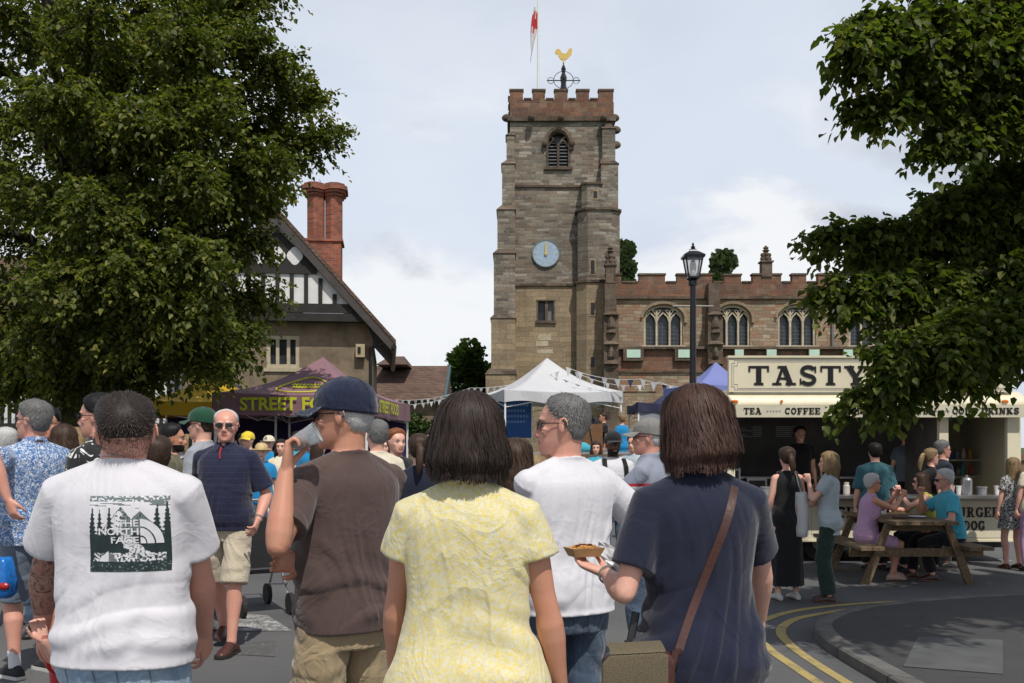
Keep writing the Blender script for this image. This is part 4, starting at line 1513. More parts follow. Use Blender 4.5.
YG = gazebo('yellow and violet two-tone gazebo beside the plum street food one', -6.35, 21.6, 3.0, 3.0, R(4), 2.18, 3.15, .30, [C_YEL, C_DPUR, C_YEL, C_YEL])
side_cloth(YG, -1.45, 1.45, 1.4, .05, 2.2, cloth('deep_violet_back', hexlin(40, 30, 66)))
OB = gazebo('gazebo with amber side panels behind the plum one', -4.75, 26.0, 3.2, 2.6, R(0), 2.05, 2.5, .25, [C_YEL, C_DPUR, C_YEL, C_DPUR])
side_cloth(OB, -1.55, .3, -1.25, .05, 2.08, cloth('amber_cloth', hexlin(198, 132, 20)))

# white gazebo in the churchyard
zg = .72
WG = gazebo('white pop-up gazebo with peaked roof in front of the church tower', .92, 26.2, 3.05, 3.05, R(14), 2.62, 3.86, .30, [C_WHT] * 4, zg, scallop=.05)
BG = gazebo('lavender blue pop-up gazebo between street lamp and food trailer', 4.36, 21.4, 1.75, 1.75, R(8), 2.55, 3.35, .28, [C_BLUE] * 4, 0.0)
NG = gazebo('small navy gazebo with grey side wall right of the white one', 4.15, 27.4, 1.7, 2.2, R(0), 2.45, 2.95, .25, [C_NAVY] * 4, zg)
side_cloth(NG, -.82, -.1, -1.08, 0, 1.75, C_GRY)
# grey panel
# ================================================================ BUNTING
M_BW = cloth('white_bunting', (.72, .72, .73), .05, .3); M_BN = cloth('navy_bunting', (.03, .035, .08), .05, .1); M_BY = cloth('yellow_bunting', (.6, .6, .12), .05, .2)
def bunting(label, pts, step, size, cols, sag=.25):
    b = thing('bunting', label, 'bunting', pts[0], 0, 'strings of bunting')
    O = Vector(pts[0]); line = []
    for i in range(len(pts) - 1):
        A, B = Vector(pts[i]) - O, Vector(pts[i + 1]) - O
        n = 14
        for j in range(n):
            t = j / n
            line.append(A.lerp(B, t) - Vector((0, 0, sag * 4 * t * (1 - t))))
    line.append(Vector(pts[-1]) - O)
    mb = MB(); mb.tube(line, .006, 4); mb.build('cord', M_WHITE, b)
    d = 0; k = 0
    rg = random.Random(len(label))
    for i in range(len(line) - 1):
        p, q = line[i], line[i + 1]; L = (q - p).length
        while d < L:
            c = p.lerp(q, d / L); t = (q - p).normalized()
            s = size
            hang = Vector((rg.uniform(-.12, .12), rg.uniform(-.35, .35), -1)).normalized() * s * 1.15
            e = c + t * s * .8; m_ = (c + e) / 2 + hang
            off = t.cross(hang).normalized() * .002
            fm = MB()
            fm.add([c - off, e - off, m_ - off, c + off, e + off, m_ + off], [(0, 1, 2), (5, 4, 3), (0, 3, 4, 1), (1, 4, 5, 2), (2, 5, 3, 0)])
            if k < 98: fm.build('pennant', cols[k % len(cols)], b)
            d += step; k += 1
        d -= L
    return b


bunting('white pennant string from the house to the white gazebo peak', [T(395, 400, 30), T(470, 388, 28), T(560, 371, 25.4)], .27, .17, [M_BW], .12)
bunting('white and navy pennant string from white gazebo to lavender gazebo', [T(566, 367, 25.4), T(640, 379, 24.5), T(735, 386, 22.5)], .34, .2, [M_BW, M_BW, M_BN], .12)
bunting('pennant string low over the plum gazebo end', [T(405, 405, 29), T(450, 397, 29)], .24, .13, [M_BW], .05)
bunting('yellow and white pennants strung across the lavender gazebo', [T(690, 386, 19.5), T(735, 392, 19.3)], .22, .17, [M_BY, M_BW], .1)
bunting('second pennant string falling beside the white gazebo', [T(575, 372, 25), T(660, 382, 24.8), T(720, 380, 24.5)], .4, .14, [M_BW], .2)

# ================================================================ STREET LAMP
LX, LYY = WX(693, 14.8), 14.8
lamp = thing('street_lamp', 'black victorian style street lamp post with glazed lantern', 'street lamp', (LX, LYY, ground_z(LX, LYY)))
mb = MB(); H = WZ(278, LYY) - ground_z(LX, LYY)
mb.lathe((0, 0, 0), [(.17, 0), (.17, .12), (.13, .16), (.12, .7), (.15, .74), (.09, .82), (.06, 1.0), (.052, 2.4), (.045, H - .12), (.07, H - .1), (.07, H - .05), (.04, H)], 12)
mb.tube([(-.3, 0, H - .42), (.3, 0, H - .42)], .014, 6)
mb.build('post', M_BLACK, lamp, smooth=False)
mb = MB()
zb, zt, zr = H, WZ(257, LYY) - ground_z(LX, LYY), WZ(246, LYY) - ground_z(LX, LYY)
def sq(r, z): return [(-r, -r, z), (r, -r, z), (r, r, z), (-r, r, z)]
a, b_ = .075, .125
for sx, sy in ((-1, -1), (1, -1), (1, 1), (-1, 1)):
    mb.tube([(sx * a, sy * a, zb), (sx * b_, sy * b_, zt)], .013, 4)
    mb.tube([(sx * a, sy * a, zb), (0, 0, zb - .08)], .012, 4)
mb.rings([sq(a + .015, zb - .01), sq(a + .015, zb + .015)]); mb.rings([sq(b_ + .03, zt - .015), sq(b_ + .032, zt + .015), sq(.08, zt + .07), sq(.06, zt + .08), sq(.05, zt + .10)])
mb.lathe((0, 0, zt), [(.05, .10), (.06, .11), (.025, .13), (.035, .15), (.012, .17), (.02, .185), (.004, .215)], 8)
mb.build('lantern_frame', M_BLACK, lamp)
mg = NT('lantern_glass'); mg.base((.5, .52, .55)); mg.rough(.15); mg.set('Alpha', .35)
mb = MB(); mb.rings([sq(a, zb + .016), sq(b_ - .003, zt - .018)], cap0=False, cap1=False)
mb.build('lantern_glass', mg.mat, lamp)
mb = MB(); mb.lathe((0, 0, zb), [(.03, .0), (.045, .05), (.05, .18), (.03, .26)], 10); mb.build('bulb', plain('frosted_bulb', (.7, .7, .68), .3, .05, bump=0), lamp)

# ================================================================ SLAB LETTERS
def arcp(cx, cy, rx, ry, a0, a1, n=14):
    return [(cx + rx * math.cos(R(a0 + (a1 - a0) * i / n)), cy + ry * math.sin(R(a0 + (a1 - a0) * i / n))) for i in range(n + 1)]


def glyph(ch, B=.24, Sf=.11):
    """slab letter, height 1: list of (points, width)"""
    h = Sf / 2
    bar = lambda x0, x1, y: ([(x0, y), (x1, y)], Sf)
    st = lambda x0, y0, x1, y1, w=B: ([(x0, y0), (x1, y1)], w)
    b = B / 2
    G = {
        'T': (.95, [st(.475, 0, .475, 1), bar(.0, .95, 1 - h), bar(.26, .69, h), ([(.04, .7), (.04, 1)], .08), ([(.91, .7), (.91, 1)], .08)]),
        'A': (1.1, [st(.53, .98, .86, 0, B), st(.5, .98, .2, .02, B * .55), ([(.3, .34), (.78, .34)], Sf), bar(.0, .42, h), bar(.62, 1.1, h), bar(.25, .62, 1 - h)]),
        'S': (.82, [(arcp(.41, .735, .28, .21, 20, 250) + arcp(.41, .27, .29, .215, 80, -160), B * .78), ([(.74, .66), (.74, .98)], .07), ([(.06, .02), (.06, .34)], .07)]),
        'Y': (1.05, [st(.525, 0, .525, .46), st(.2, .97, .53, .42, B), st(.86, .97, .56, .42, B * .6), bar(.0, .46, 1 - h), bar(.64, 1.05, 1 - h), bar(.3, .75, h)]),
        'E': (.85, [st(.22, 0, .22, 1), bar(0, .83, 1 - h), bar(0, .83, h), bar(.3, .62, .5), ([(.79, .68), (.79, 1)], .08), ([(.79, 0), (.79, .32)], .08), ([(.6, .36), (.6, .64)], .07)]),
        'F': (.82, [st(.22, 0, .22, 1), bar(0, .80, 1 - h), bar(0, .48, h), bar(.3, .62, .48), ([(.77, .68), (.77, 1)], .08), ([(.6, .34), (.6, .62)], .07)]),
        'C': (.88, [(arcp(.48, .5, .34, .43, 42, 318, 20), B * .8), ([(.80, .64), (.80, 1)], .07)]),
        'O': (.92, [(arcp(.46, .5, .34, .43, 0, 360, 24), B * .8)]),
        'G': (.95, [(arcp(.48, .5, .34, .43, 42, 330, 20), B * .8), ([(.80, .64), (.80, 1)], .07), st(.8, .05, .8, .42, B * .7), bar(.58, .95, .42)]),
        'H': (1.05, [st(.24, 0, .24, 1), st(.81, 0, .81, 1), bar(.2, .85, .5), bar(0, .46, h), bar(0, .46, 1 - h), bar(.59, 1.05, h), bar(.59, 1.05, 1 - h)]),
        'L': (.82, [st(.22, 0, .22, 1), bar(0, .48, 1 - h), bar(0, .8, h), ([(.77, 0), (.77, .36)], .08)]),
        'D': (.95, [st(.24, 0, .24, 1), ([(.1, 1 - h), (.45, 1 - h)] + arcp(.45, .5, .36, .44, 85, -85, 14) + [(.1, h)], B * .62), bar(0, .4, h), bar(0, .4, 1 - h)]),
        'R': (1.0, [st(.24, 0, .24, 1), ([(.1, 1 - h), (.5, 1 - h)] + arcp(.5, .73, .22, .215, 85, -85, 10) + [(.2, .5)], B * .6), st(.5, .5, .8, .02, B * .85), bar(0, .46, h), bar(0, .4, 1 - h), bar(.68, 1.0, h)]),
        'I': (.5, [st(.25, 0, .25, 1), bar(0, .5, h), bar(0, .5, 1 - h)]),
        'N': (1.05, [st(.2, 0, .2, 1, B * .55), st(.85, 0, .85, 1, B * .55), st(.22, .97, .83, .03, B), bar(0, .4, h), bar(0, .4, 1 - h), bar(.66, 1.05, 1 - h)]),
        'K': (1.05, [st(.24, 0, .24, 1), st(.3, .4, .82, .97, B * .6), st(.45, .52, .82, .03, B), bar(0, .46, h), bar(0, .46, 1 - h), bar(.6, 1.05, h), bar(.6, 1.0, 1 - h)]),
        'P': (.92, [st(.24, 0, .24, 1), ([(.1, 1 - h), (.5, 1 - h)] + arcp(.5, .71, .26, .235, 85, -85, 10) + [(.2, .47)], B * .62), bar(0, .48, h), bar(0, .4, 1 - h)]),
        'B': (.92, [st(.24, 0, .24, 1), ([(.1, 1 - h), (.46, 1 - h)] + arcp(.46, .74, .24, .205, 85, -85, 10) + [(.2, .53)], B * .6), ([(.2, .53), (.5, .53)] + arcp(.5, .29, .26, .235, 85, -85, 10) + [(.1, h)], B * .62), bar(0, .4, h), bar(0, .4, 1 - h)]),
        'U': (1.0, [([(.24, .95), (.24, .36)] + arcp(.5, .36, .26, .29, 180, 360, 12) + [(.76, .95)], B * .8), bar(0, .46, 1 - h), bar(.56, 1.0, 1 - h)]),
        '&': (.9, [(arcp(.42, .74, .17, .18, -60, 240, 12) + [(.8, .05)], B * .6), (arcp(.4, .28, .3, .23, 120, 350, 10), B * .6)]),
    }
    return G.get(ch, (.45, []))


def slab_text(parent, body, x0, z0, width, h, y, mat, name='lettering', shadow=None, sp=.14):
    adv = [glyph(c)[0] if c != ' ' else .42 for c in body]
    tot = sum(adv) + sp * (len(body) - 1)
    kx = width / tot
    mb = MB(); x = 0; j = 0
    for c, a in zip(body, adv):
        if c != ' ':
            for pts, w in glyph(c)[1]:
                P = [((x + p[0]) * kx + x0, p[1] * h + z0) for p in pts]
                horiz = abs(pts[0][1] - pts[-1][1]) < .01 and len(pts) == 2
                ww = w * h if horiz else w * (kx + h) / 2
                if len(pts) == 2 and not horiz: ww = w * kx
                off = .0006 * (j % 7)
                if shadow is not None:
                    P2 = [(p[0] + .035 * h, p[1] - .035 * h) for p in P]
                    mb.strip(P2, ww, y - .002 - off * .5, y + .004, 1)
                mb.strip(P, ww, y - .008 - off, y + .004 if shadow is None else y - .0065, 0)
                j += 1
        x += a + sp
    return mb.build(name, [mat] + ([shadow] if shadow is not None else []), parent)


# ================================================================ CATERING TRAILER
VY = 13.8
vx = lambda p: WX(p, VY); vz = lambda p: WZ(p, VY)
M_CREAM = NT('cream_paint')
_m = M_CREAM
_m.base(_m.mix(1.0, (.80, .73, .54), _m.ramp(_m.noise(1.4, 6, .7), [(.3, .86), (.7, 1.04)]), 'MULTIPLY')); _m.rough(.42); _m.bump(_m.noise(3, 3), .06, .01)
M_CREAM = _m.mat
M_LETB = plain('black_lettering', (.012, .011, .012), .5, .2, 8, 0); M_LETG = plain('grey_letter_shadow', (.42, .41, .38), .5, .1, 8, 0)
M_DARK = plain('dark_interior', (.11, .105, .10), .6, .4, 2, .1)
M_STEEL = plain('brushed_steel', (.42, .42, .43), .35, .15, 5, .1, metal=.8)
gzv = ground_z(5, VY)
van = thing('food_trailer', 'cream catering trailer with TASTY sign board and open serving hatch', 'food trailer', (0, 0, 0))
X0, X1 = vx(727), vx(1021)
zf, zsk = .30, .24
D = 2.2
mb = MB()
# shell: floor, back, sides, roof, lower front, posts
mb.box(X0, X1, VY + D - .05, VY + D, zf, vz(405)); mb.box(X0, X0 + .05, VY + .002, VY + D - .052, zf, vz(405)); mb.box(X1 - .05, X1, VY + .002, VY + D - .052, zf, vz(405))
mb.box(X0, X1, VY, VY + D, zf - .06, zf - .002)
mb.build('body', M_CREAM, van)
mb = MB()
k = 10
secs = []
for i in range(k + 1):
    a = math.pi / 2 * i / k
    yy = VY - .06 + .22 * (1 - math.sin(a)) if False else VY - .08 + .30 * (1 - math.cos(a))
    zz = vz(405) + (vz(391) - vz(405)) * math.sin(a)
    secs.append([(X0 - .03, yy, zz), (X1 + .03, yy, zz)])
vs = [p for s in secs for p in s]
fs = [(2 * i, 2 * i + 1, 2 * i + 3, 2 * i + 2) for i in range(k)]
o_ = len(vs)
vs += [(X0 - .03, VY + D + .05, vz(391)), (X1 + .03, VY + D + .05, vz(391)), (X0 - .03, VY + D + .05, vz(405)), (X1 + .03, VY + D + .05, vz(405))]
fs += [(2 * k, 2 * k + 1, o_ + 1, o_), (o_, o_ + 1, o_ + 3, o_ + 2), (0, o_ + 2, o_ + 3, 1)]
fs += [tuple([2 * i for i in range(k + 1)][::-1] + [o_ + 2, o_][::1]) if False else tuple([2 * i for i in range(k + 1)] + [o_, o_ + 2]), tuple([2 * i + 1 for i in range(k + 1)][::-1] + [o_ + 3, o_ + 1])]
mb.add(vs, fs)
mb.build('roof', M_CREAM, van)
# front posts
for a, b in ((727, 734.5), (938.5, 947.5), (1006.5, 1018)):
    mb = MB(); mb.box(vx(a), vx(b), VY - .03, VY + .05, vz(497), vz(404.8)); mb.build('door_post', M_CREAM, van)
mb = MB(); mb.box(X0, X1, VY - .02, VY + .04, vz(541), vz(497.5)); mb.box(X0, X1, VY - .035, VY - .0205, vz(541.5), vz(539.8)); lp = mb.build('lower_panel', M_CREAM, van)
mb = MB(); mb.box(X0 - .02, X1 + .0, VY - .30, VY + .10, vz(497.3), vz(494.6)); mb.build('counter', M_STEEL, van)
mb = MB()
for xx in (X0 + .9, X1 - .9):
    pass
mb.box(X0 + .1, X1 - .1, VY + .3, VY + D - .3, .12, .238); mb.build('chassis', M_BLACK, van)
for xx in (vx(852) - .35, vx(852) + .35):
    w_ = MB(); w_.tube([(xx, VY + .12, gzv + .3), (xx, VY + .30, gzv + .3)], .3, 24); wo = w_.build('wheel', plain('rubber', (.02, .02, .02), .8), van)
    w_ = MB(); w_.tube([(xx, VY + .10, gzv + .3), (xx, VY + .125, gzv + .3)], .17, 20); w_.build('rim', M_STEEL, wo)
mb = MB()
for xx in (X0 + .15, X1 - .15):
    mb.tube([(xx, VY + .15, gzv), (xx, VY + .15, .24)], .025, 8); mb.box(xx - .08, xx + .08, VY + .07, VY + .23, gzv, gzv + .02)
mb.build('jack', M_STEEL, van)
# fascia with drinks list
mb = MB()
za, zb_ = vz(417.6), vz(405.4)
mb.box(vx(733), X1 + .02, VY - .16, VY - .10, za, zb_)
fa = mb.build('fascia', plain('fascia_cream', (.68, .63, .48), .45, .08), van)
hh = (zb_ - za) * .50; zz_ = za + (zb_ - za) * .27
for wd, a, b in (('TEA', 741, 758.5), ('COFFEE', 781.5, 816.5), ('HOT CHOCOLATE', 850, 923), ('COLD DRINKS', 947, 1013)):
    slab_text(fa, wd, vx(a), zz_, vx(b) - vx(a), hh, VY - .161, M_LETB)
mb = MB()
for a in (763, 833, 930):
    for i in range(5):
        mb.ell((vx(a) + .02 + i * .042, VY - .163, zz_ + hh * .5), (.014, .004, .018), 0, None, 8, 4)
mb.build('ornament', M_LETG, fa)
# amber marker lamps
for a in (733.5, 780, 1002):
    mb = MB(); mb.ell((vx(a), VY - .10 + .015, vz(401.5)), (.05 if a != 780 else .02, .03, .022)); mb.build('marker_lamp', plain('amber_lens', (.75, .2, .03), .25, .05, bump=0), van)
# sign board
mb = MB()
s0, s1, sb, st_ = vx(728.5), vx(1012), vz(392), vz(358)
mb.box(s0, s1, VY - .02, VY + .06, sb, st_)
mb.box(s0 - .015, s1 + .015, VY - .04, VY + .08, st_ + .001, st_ + .03)
mb.box(s0 + .05, s0 + .09, VY + .06, VY + .8, sb, sb + .05); mb.box(s1 - .1, s1 - .06, VY + .06, VY + .8, sb, sb + .05)
sg = mb.build('sign_board', M_CREAM, van)
bd = MB()
e = .07
def inner_rect(e, c=.06):
    x0, x1, z0, z1 = s0 + e, s1 - e, sb + e * .8, st_ - e * .8
    return [(x0 + c, z0), (x1 - c, z0), (x1 - c, z0 + c), (x1, z0 + c), (x1, z1 - c), (x1 - c, z1 - c), (x1 - c, z1), (x0 + c, z1), (x0 + c, z1 - c), (x0, z1 - c), (x0, z0 + c), (x0 + c, z0 + c)]
bd.strip(inner_rect(.04, .04), .01, VY - .024, VY - .018, 0, True)
bd.strip(inner_rect(.065, .055), .006, VY - .0245, VY - .018, 0, True)
bd.build('border', M_LETG, sg)
slab_text(sg, 'TASTY', vx(748), vz(385), vx(866) - vx(748), vz(366) - vz(385), VY - .021, M_LETB, shadow=M_LETG, sp=.16)
# lower panel lettering in its framed borders
def frame_strip(x0, x1, z0, z1, par):
    b = MB(); c = .05
    P = [(x0 + c, z0), (x1 - c, z0), (x1 - c, z0 + c), (x1, z0 + c), (x1, z1 - c), (x1 - c, z1 - c), (x1 - c, z1), (x0 + c, z1), (x0 + c, z1 - c), (x0, z1 - c), (x0, z0 + c), (x0 + c, z0 + c)]
    b.strip(P, .007, VY - .0245, VY - .018, 0, True)
    for sx, sz in ((x0 + .02, z0 + .02), (x1 - .02, z0 + .02), (x0 + .02, z1 - .02), (x1 - .02, z1 - .02)):
        b.ell((sx + .02 * (1 if sx < (x0 + x1) / 2 else -1), VY - .022, sz), (.012, .004, .012), 0, None, 8, 4)
    b.build('border', M_LETG, par)
frame_strip(vx(734), vx(808), vz(537.5), vz(500.5), lp)
frame_strip(vx(811), vx(916), vz(537.5), vz(500.5), lp)
frame_strip(vx(919), vx(1004), vz(537.5), vz(500.5), lp)
lh = .135
slab_text(lp, 'PIES', vx(772), vz(513), .46, lh, VY - .021, M_LETB)
slab_text(lp, 'CHIPS', vx(836), vz(518), .62, lh * 1.15, VY - .021, M_LETB)
slab_text(lp, 'BURGER', vx(949), vz(517), vx(999) - vx(949), lh, VY - .021, M_LETB)
slab_text(lp, 'HOT DOG', vx(936), vz(530), vx(984) - vx(936), lh * .95, VY - .021, M_LETB)
# interior: dark back, menu boards, shelf with bottles and cups, fridge
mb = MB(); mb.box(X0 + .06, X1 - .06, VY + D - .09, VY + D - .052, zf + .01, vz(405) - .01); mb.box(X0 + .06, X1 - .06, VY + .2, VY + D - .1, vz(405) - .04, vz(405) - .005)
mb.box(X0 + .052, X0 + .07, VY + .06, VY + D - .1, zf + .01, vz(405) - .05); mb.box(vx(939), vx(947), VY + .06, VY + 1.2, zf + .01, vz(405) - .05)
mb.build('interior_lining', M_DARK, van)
M_BOARD = plain('menu_board', (.10, .10, .11), .5, .2, 4, 0); M_CHALK = plain('menu_print', (.35, .35, .33), .7, .2, 30, 0)
for a, b in ((752, 805), (812, 850)):
    mb = MB(); y = VY + D - .12
    mb.box(vx(a), vx(b), y, y + .02, vz(438), vz(421), 0)
    for r_ in range(6):
        z = vz(424 + r_ * 2.2)
        mb.box(vx(a) + .05, vx(a) + .05 + (.25 + .1 * ((r_ * 7) % 3)), y - .004, y - .001, z - .008, z + .008, 1)
        mb.box(vx(b) - .22, vx(b) - .08, y - .004, y - .001, z - .008, z + .008, 1)
    mb.build('menu_board', [M_BOARD, M_CHALK], van)
mb = MB(); mb.box(X0 + .1, X1 - .1, VY + 1.5, VY + D - .1, 1.05, 1.08); mb.box(vx(950), X1 - .08, VY + 1.0, VY + 1.3, vz(480), vz(478)); mb.box(vx(950), X1 - .08, VY + 1.0, VY + 1.3, vz(462), vz(460.4))
mb.build('shelf', M_STEEL, van)
rr_ = random.Random(3)
bc = [(.5, .06, .05), (.08, .1, .4), (.6, .55, .5), (.1, .35, .4), (.5, .25, .05), (.25, .25, .27), (.03, .03, .03)]
bm_ = [plain('bottle_tint', c, .3, .1, bump=0) for c in bc]
for (a, b, c, d, y, nm, mt) in ((745, 762, 494, 470, 1.3, 'fridge', M_STEEL), (770, 792, 494, 481, 1.35, 'griddle', M_STEEL), (815, 834, 494, 478, 1.3, 'coffee_machine', M_STEEL), (852, 866, 494, 466, 1.4, 'hot_cupboard', M_CREAM)):
    mb = MB(); mb.box(vx(a), vx(b), VY + y, VY + y + .35, .9, vz(d)); mb.box(vx(a) + .03, vx(b) - .03, VY + y - .012, VY + y - .002, vz(c) + .03, vz(d) - .04, 1); mb.build(nm, [mt, M_BLACK], van)
for lvl in (478, 460.4):
    for i in range(9):
        x = vx(954) + i * .092
        if x > X1 - .15: break
        h_ = rr_.uniform(.12, .2)
        mb = MB(); mb.lathe((0, 0, 0), [(.03, 0), (.032, .01), (.032, h_ * .6), (.012, h_ * .8), (.012, h_)], 10)
        o = mb.build('bottle', rr_.choice(bm_), smooth=False, loc=(x, VY + 1.1 + rr_.uniform(0, .1), vz(lvl) + .002))
        tag(o, 'sauce or drink bottle on the shelves inside the trailer hatch', 'bottle', 'bottles on the trailer shelves')
for i, (px_, kind) in enumerate(((765, 'tub'), (772, 'tub'), (846, 'jar'), (951, 'cup'), (958, 'cup'), (966, 'urn'), (996, 'cup'), (1001, 'jar'), (981, 'tub'))):
    z0 = vz(494.6) + .002
    mb = MB()
    if kind == 'urn': pr = [(.07, 0), (.075, .02), (.075, .2), (.06, .23), (.02, .24), (.02, .27)]
    elif kind == 'cup': pr = [(.028, 0), (.038, .11), (.041, .112), (.041, .12), (.01, .122)]
    elif kind == 'jar': pr = [(.04, 0), (.045, .02), (.045, .12), (.03, .14), (.034, .145), (.034, .17)]
    else: pr = [(.06, 0), (.07, .09), (.075, .095), (.075, .11)]
    mb.lathe((0, 0, 0), pr, 14)
    o = mb.build({'urn': 'tea_urn', 'cup': 'paper_cup', 'jar': 'sauce_jar', 'tub': 'tub'}[kind], {'urn': M_STEEL, 'cup': M_WHITE, 'jar': bm_[i % 7], 'tub': bm_[5]}[kind], loc=(vx(px_), VY - .02, z0))
    tag(o, {'urn': 'steel tea urn on the trailer counter', 'cup': 'white paper cup on the trailer counter', 'jar': 'sauce jar on the trailer counter', 'tub': 'grey tub on the trailer counter'}[kind], {'urn': 'urn', 'cup': 'cup', 'jar': 'jar', 'tub': 'tub'}[kind], 'things on the trailer counter')

# ================================================================ PICNIC TABLES
M_WOOD = NT('weathered_wood')
_m = M_WOOD
g_ = _m.noise(2.0, 6, .65, _m.mapping(scale=(1.5, 14, 14)))
_m.base(_m.ramp(g_, [(.3, hexlin(76, 64, 50)), (.55, hexlin(118, 98, 72)), (.75, hexlin(146, 124, 92))])); _m.rough(.8); _m.bump(g_, .4, .01)
M_WOOD = _m.mat


def picnic_table(label, x, y, rz):
    t = thing('picnic_table', label, 'picnic table', (x, y, ground_z(x, y)), rz, 'wooden picnic tables')
    mb = MB()
    for i in range(5):
        mb.box(-.9, .9, -.36 + i * .146, -.36 + i * .146 + .138, .71, .75)
    mb.build('tabletop', M_WOOD, t)
    for s in (-1, 1):
        mb = MB()
        for i in range(2):
            a = s * .62 + i * .142 - .14
            mb.box(-.9, .9, a, a + .134, .42, .46)
        mb.build('bench_seat', M_WOOD, t)
    for sx in (-.62, .62):
        for s in (-1, 1):
            mb = MB()
            # splayed legs in the YZ plane
            P = [(s * .30, .70), (s * .38, .70), (s * .66, 0), (s * .56, 0)]
            vs = [(sx - .025, p[0], p[1]) for p in P] + [(sx + .025, p[0], p[1]) for p in P]
            mb.add(vs, [(0, 1, 2, 3), (7, 6, 5, 4), (0, 4, 5, 1), (1, 5, 6, 2), (2, 6, 7, 3), (3, 7, 4, 0)])
            mb.build('leg', M_WOOD, t)
        mb = MB(); mb.box(sx + .027, sx + .06, -.78, .78, .32, .418); mb.box(sx + .027, sx + .06, -.36, .36, .62, .708)
        mb.build('brace', M_WOOD, t)
    return t


TX_, TYY = WX(897, 12.25), 12.25
table = picnic_table('wooden picnic table with people sitting at it under the tree', TX_, TYY, R(90))

# ================================================================ PEOPLE
def skin_mat(name, base, tattoo=None, hairline=None):
    m = NT(name)
    f = m.noise(14, 4, .6)
    c2 = tuple(min(1, x * k) for x, k in zip(base, (1.12, .80, .75)))
    col = m.mix(m.ramp(f, [(.35, 0.0), (.75, .45)]), tuple(base), c2)
    if tattoo is not None:
        sp = m.n('ShaderNodeSeparateXYZ'); m.l(m.tc.outputs['Object'], sp.inputs[0])
        vz_ = m.noise(26, 5, .75, dist=1.6)
        ink = m.ramp(vz_, [(.40, .95), (.50, .25), (.60, .85)])
        mask = m.math('MULTIPLY', m.math('LESS_THAN', sp.outputs[0], tattoo[0]), m.math('LESS_THAN', sp.outputs[2], tattoo[1]))
        mask = m.math('MULTIPLY', mask, m.math('GREATER_THAN', sp.outputs[2], tattoo[2]))
        col = m.mix(m.math('MULTIPLY', mask, ink), col, (.045, .045, .05))
    fl = m.noise(70, 4, .7)
    col = m.mix(m.ramp(fl, [(.52, 0.0), (.75, .35)]), col, tuple(x * .72 for x in base))
    m.base(col); m.rough(m.ramp(m.noise(40, 3, .6), [(.3, .38), (.7, .58)]))
    m.set('Subsurface Weight', .12); m.set('Subsurface Radius', (.02, .008, .004)); m.set('Subsurface Scale', .35)
    m.bump(m.noise(160, 3, .6), .12, .002)
    return m.mat


SKIN = {
    'fair': skin_mat('fair_skin', hexlin(222, 174, 154)),
    'tan': skin_mat('tanned_skin', hexlin(200, 146, 120)),
    'red': skin_mat('ruddy_skin', hexlin(212, 158, 138)),
    'brown': skin_mat('brown_skin', hexlin(104, 68, 50)),
}
M_EYE = plain('eye_white', (.42, .38, .36), .25, .02, bump=0); M_IRIS = plain('dark_iris', (.03, .022, .018), .15, .02, bump=0)
M_LIP = plain('lips', hexlin(176, 104, 92), .4, .05, bump=0)


def fabric(name, col, weave=.25, var=.10, rough=.88, pattern=None, fold=.35):
    m = NT(name)
    c = m.mix(1.0, tuple(col), m.ramp(m.noise(5, 4, .6), [(.3, 1 - var), (.7, 1 + var * .5)]), 'MULTIPLY')
    if pattern is not None:
        c = pattern(m, c)
    m.base(c); m.rough(rough); m.set('Specular IOR Level', .25)
    m.set('Sheen Weight', .25)
    fo = m.noise(6, 3, .5, m.mapping(scale=(1.0, 1.0, 1.25), rot=(.3, .5, 0)), dist=1.2)
    b1 = m.bump(fo, fold, .02)
    cr = m.noise(4.2, 4, .5, m.mapping(scale=(1.25, 1.25, 1.0), rot=(0, .6, 0), loc=(len(name), 3, 1)), dist=1.6)
    cr = m.math('POWER', m.math('SUBTRACT', 1.0, m.math('MINIMUM', m.math('MULTIPLY', m.math('ABSOLUTE', m.math('SUBTRACT', cr, .5)), 5.5), 1.0)), 1.5)
    b1 = m.bump(cr, fold * .8, .012, b1)
    m.bump(m.noise(420, 2, .5), weave, .0015, b1)
    return m.mat


def hair_mat(name, c1, c2):
    m = NT(name)
    g = m.n('ShaderNodeNewGeometry')
    st = m.noise(42, 4, .6, m.mapping(scale=(7, 7, .5)))
    k = m.math('ADD', m.math('MULTIPLY', g.outputs['Random Per Island'], .30), m.math('MULTIPLY', st, .70))
    m.base(m.ramp(k, [(.25, c1), (.8, c2)])); m.rough(.55); m.set('Specular IOR Level', .3)
    m.bump(st, .5, .002)
    return m.mat


HAIR = {
    'darkbrown': hair_mat('dark_brown_hair', (.012, .008, .007), (.060, .038, .028)),
    'black': hair_mat('black_hair', (.006, .005, .005), (.022, .018, .017)),
    'brown': hair_mat('brown_hair', (.03, .017, .010), (.09, .05, .032)),
    'auburn': hair_mat('chestnut_hair', (.030, .016, .012), (.115, .058, .042)),
    'grey': hair_mat('grey_hair', (.10, .098, .095), (.33, .32, .31)),
    'white': hair_mat('white_hair', (.42, .41, .40), (.80, .79, .77)),
    'blonde': hair_mat('blonde_hair', (.16, .10, .045), (.46, .33, .18)),
    'ginger': hair_mat('ginger_hair', (.16, .05, .02), (.36, .13, .05)),
    'salt': hair_mat('salt_and_pepper_hair', (.085, .082, .08), (.36, .35, .34)),
}

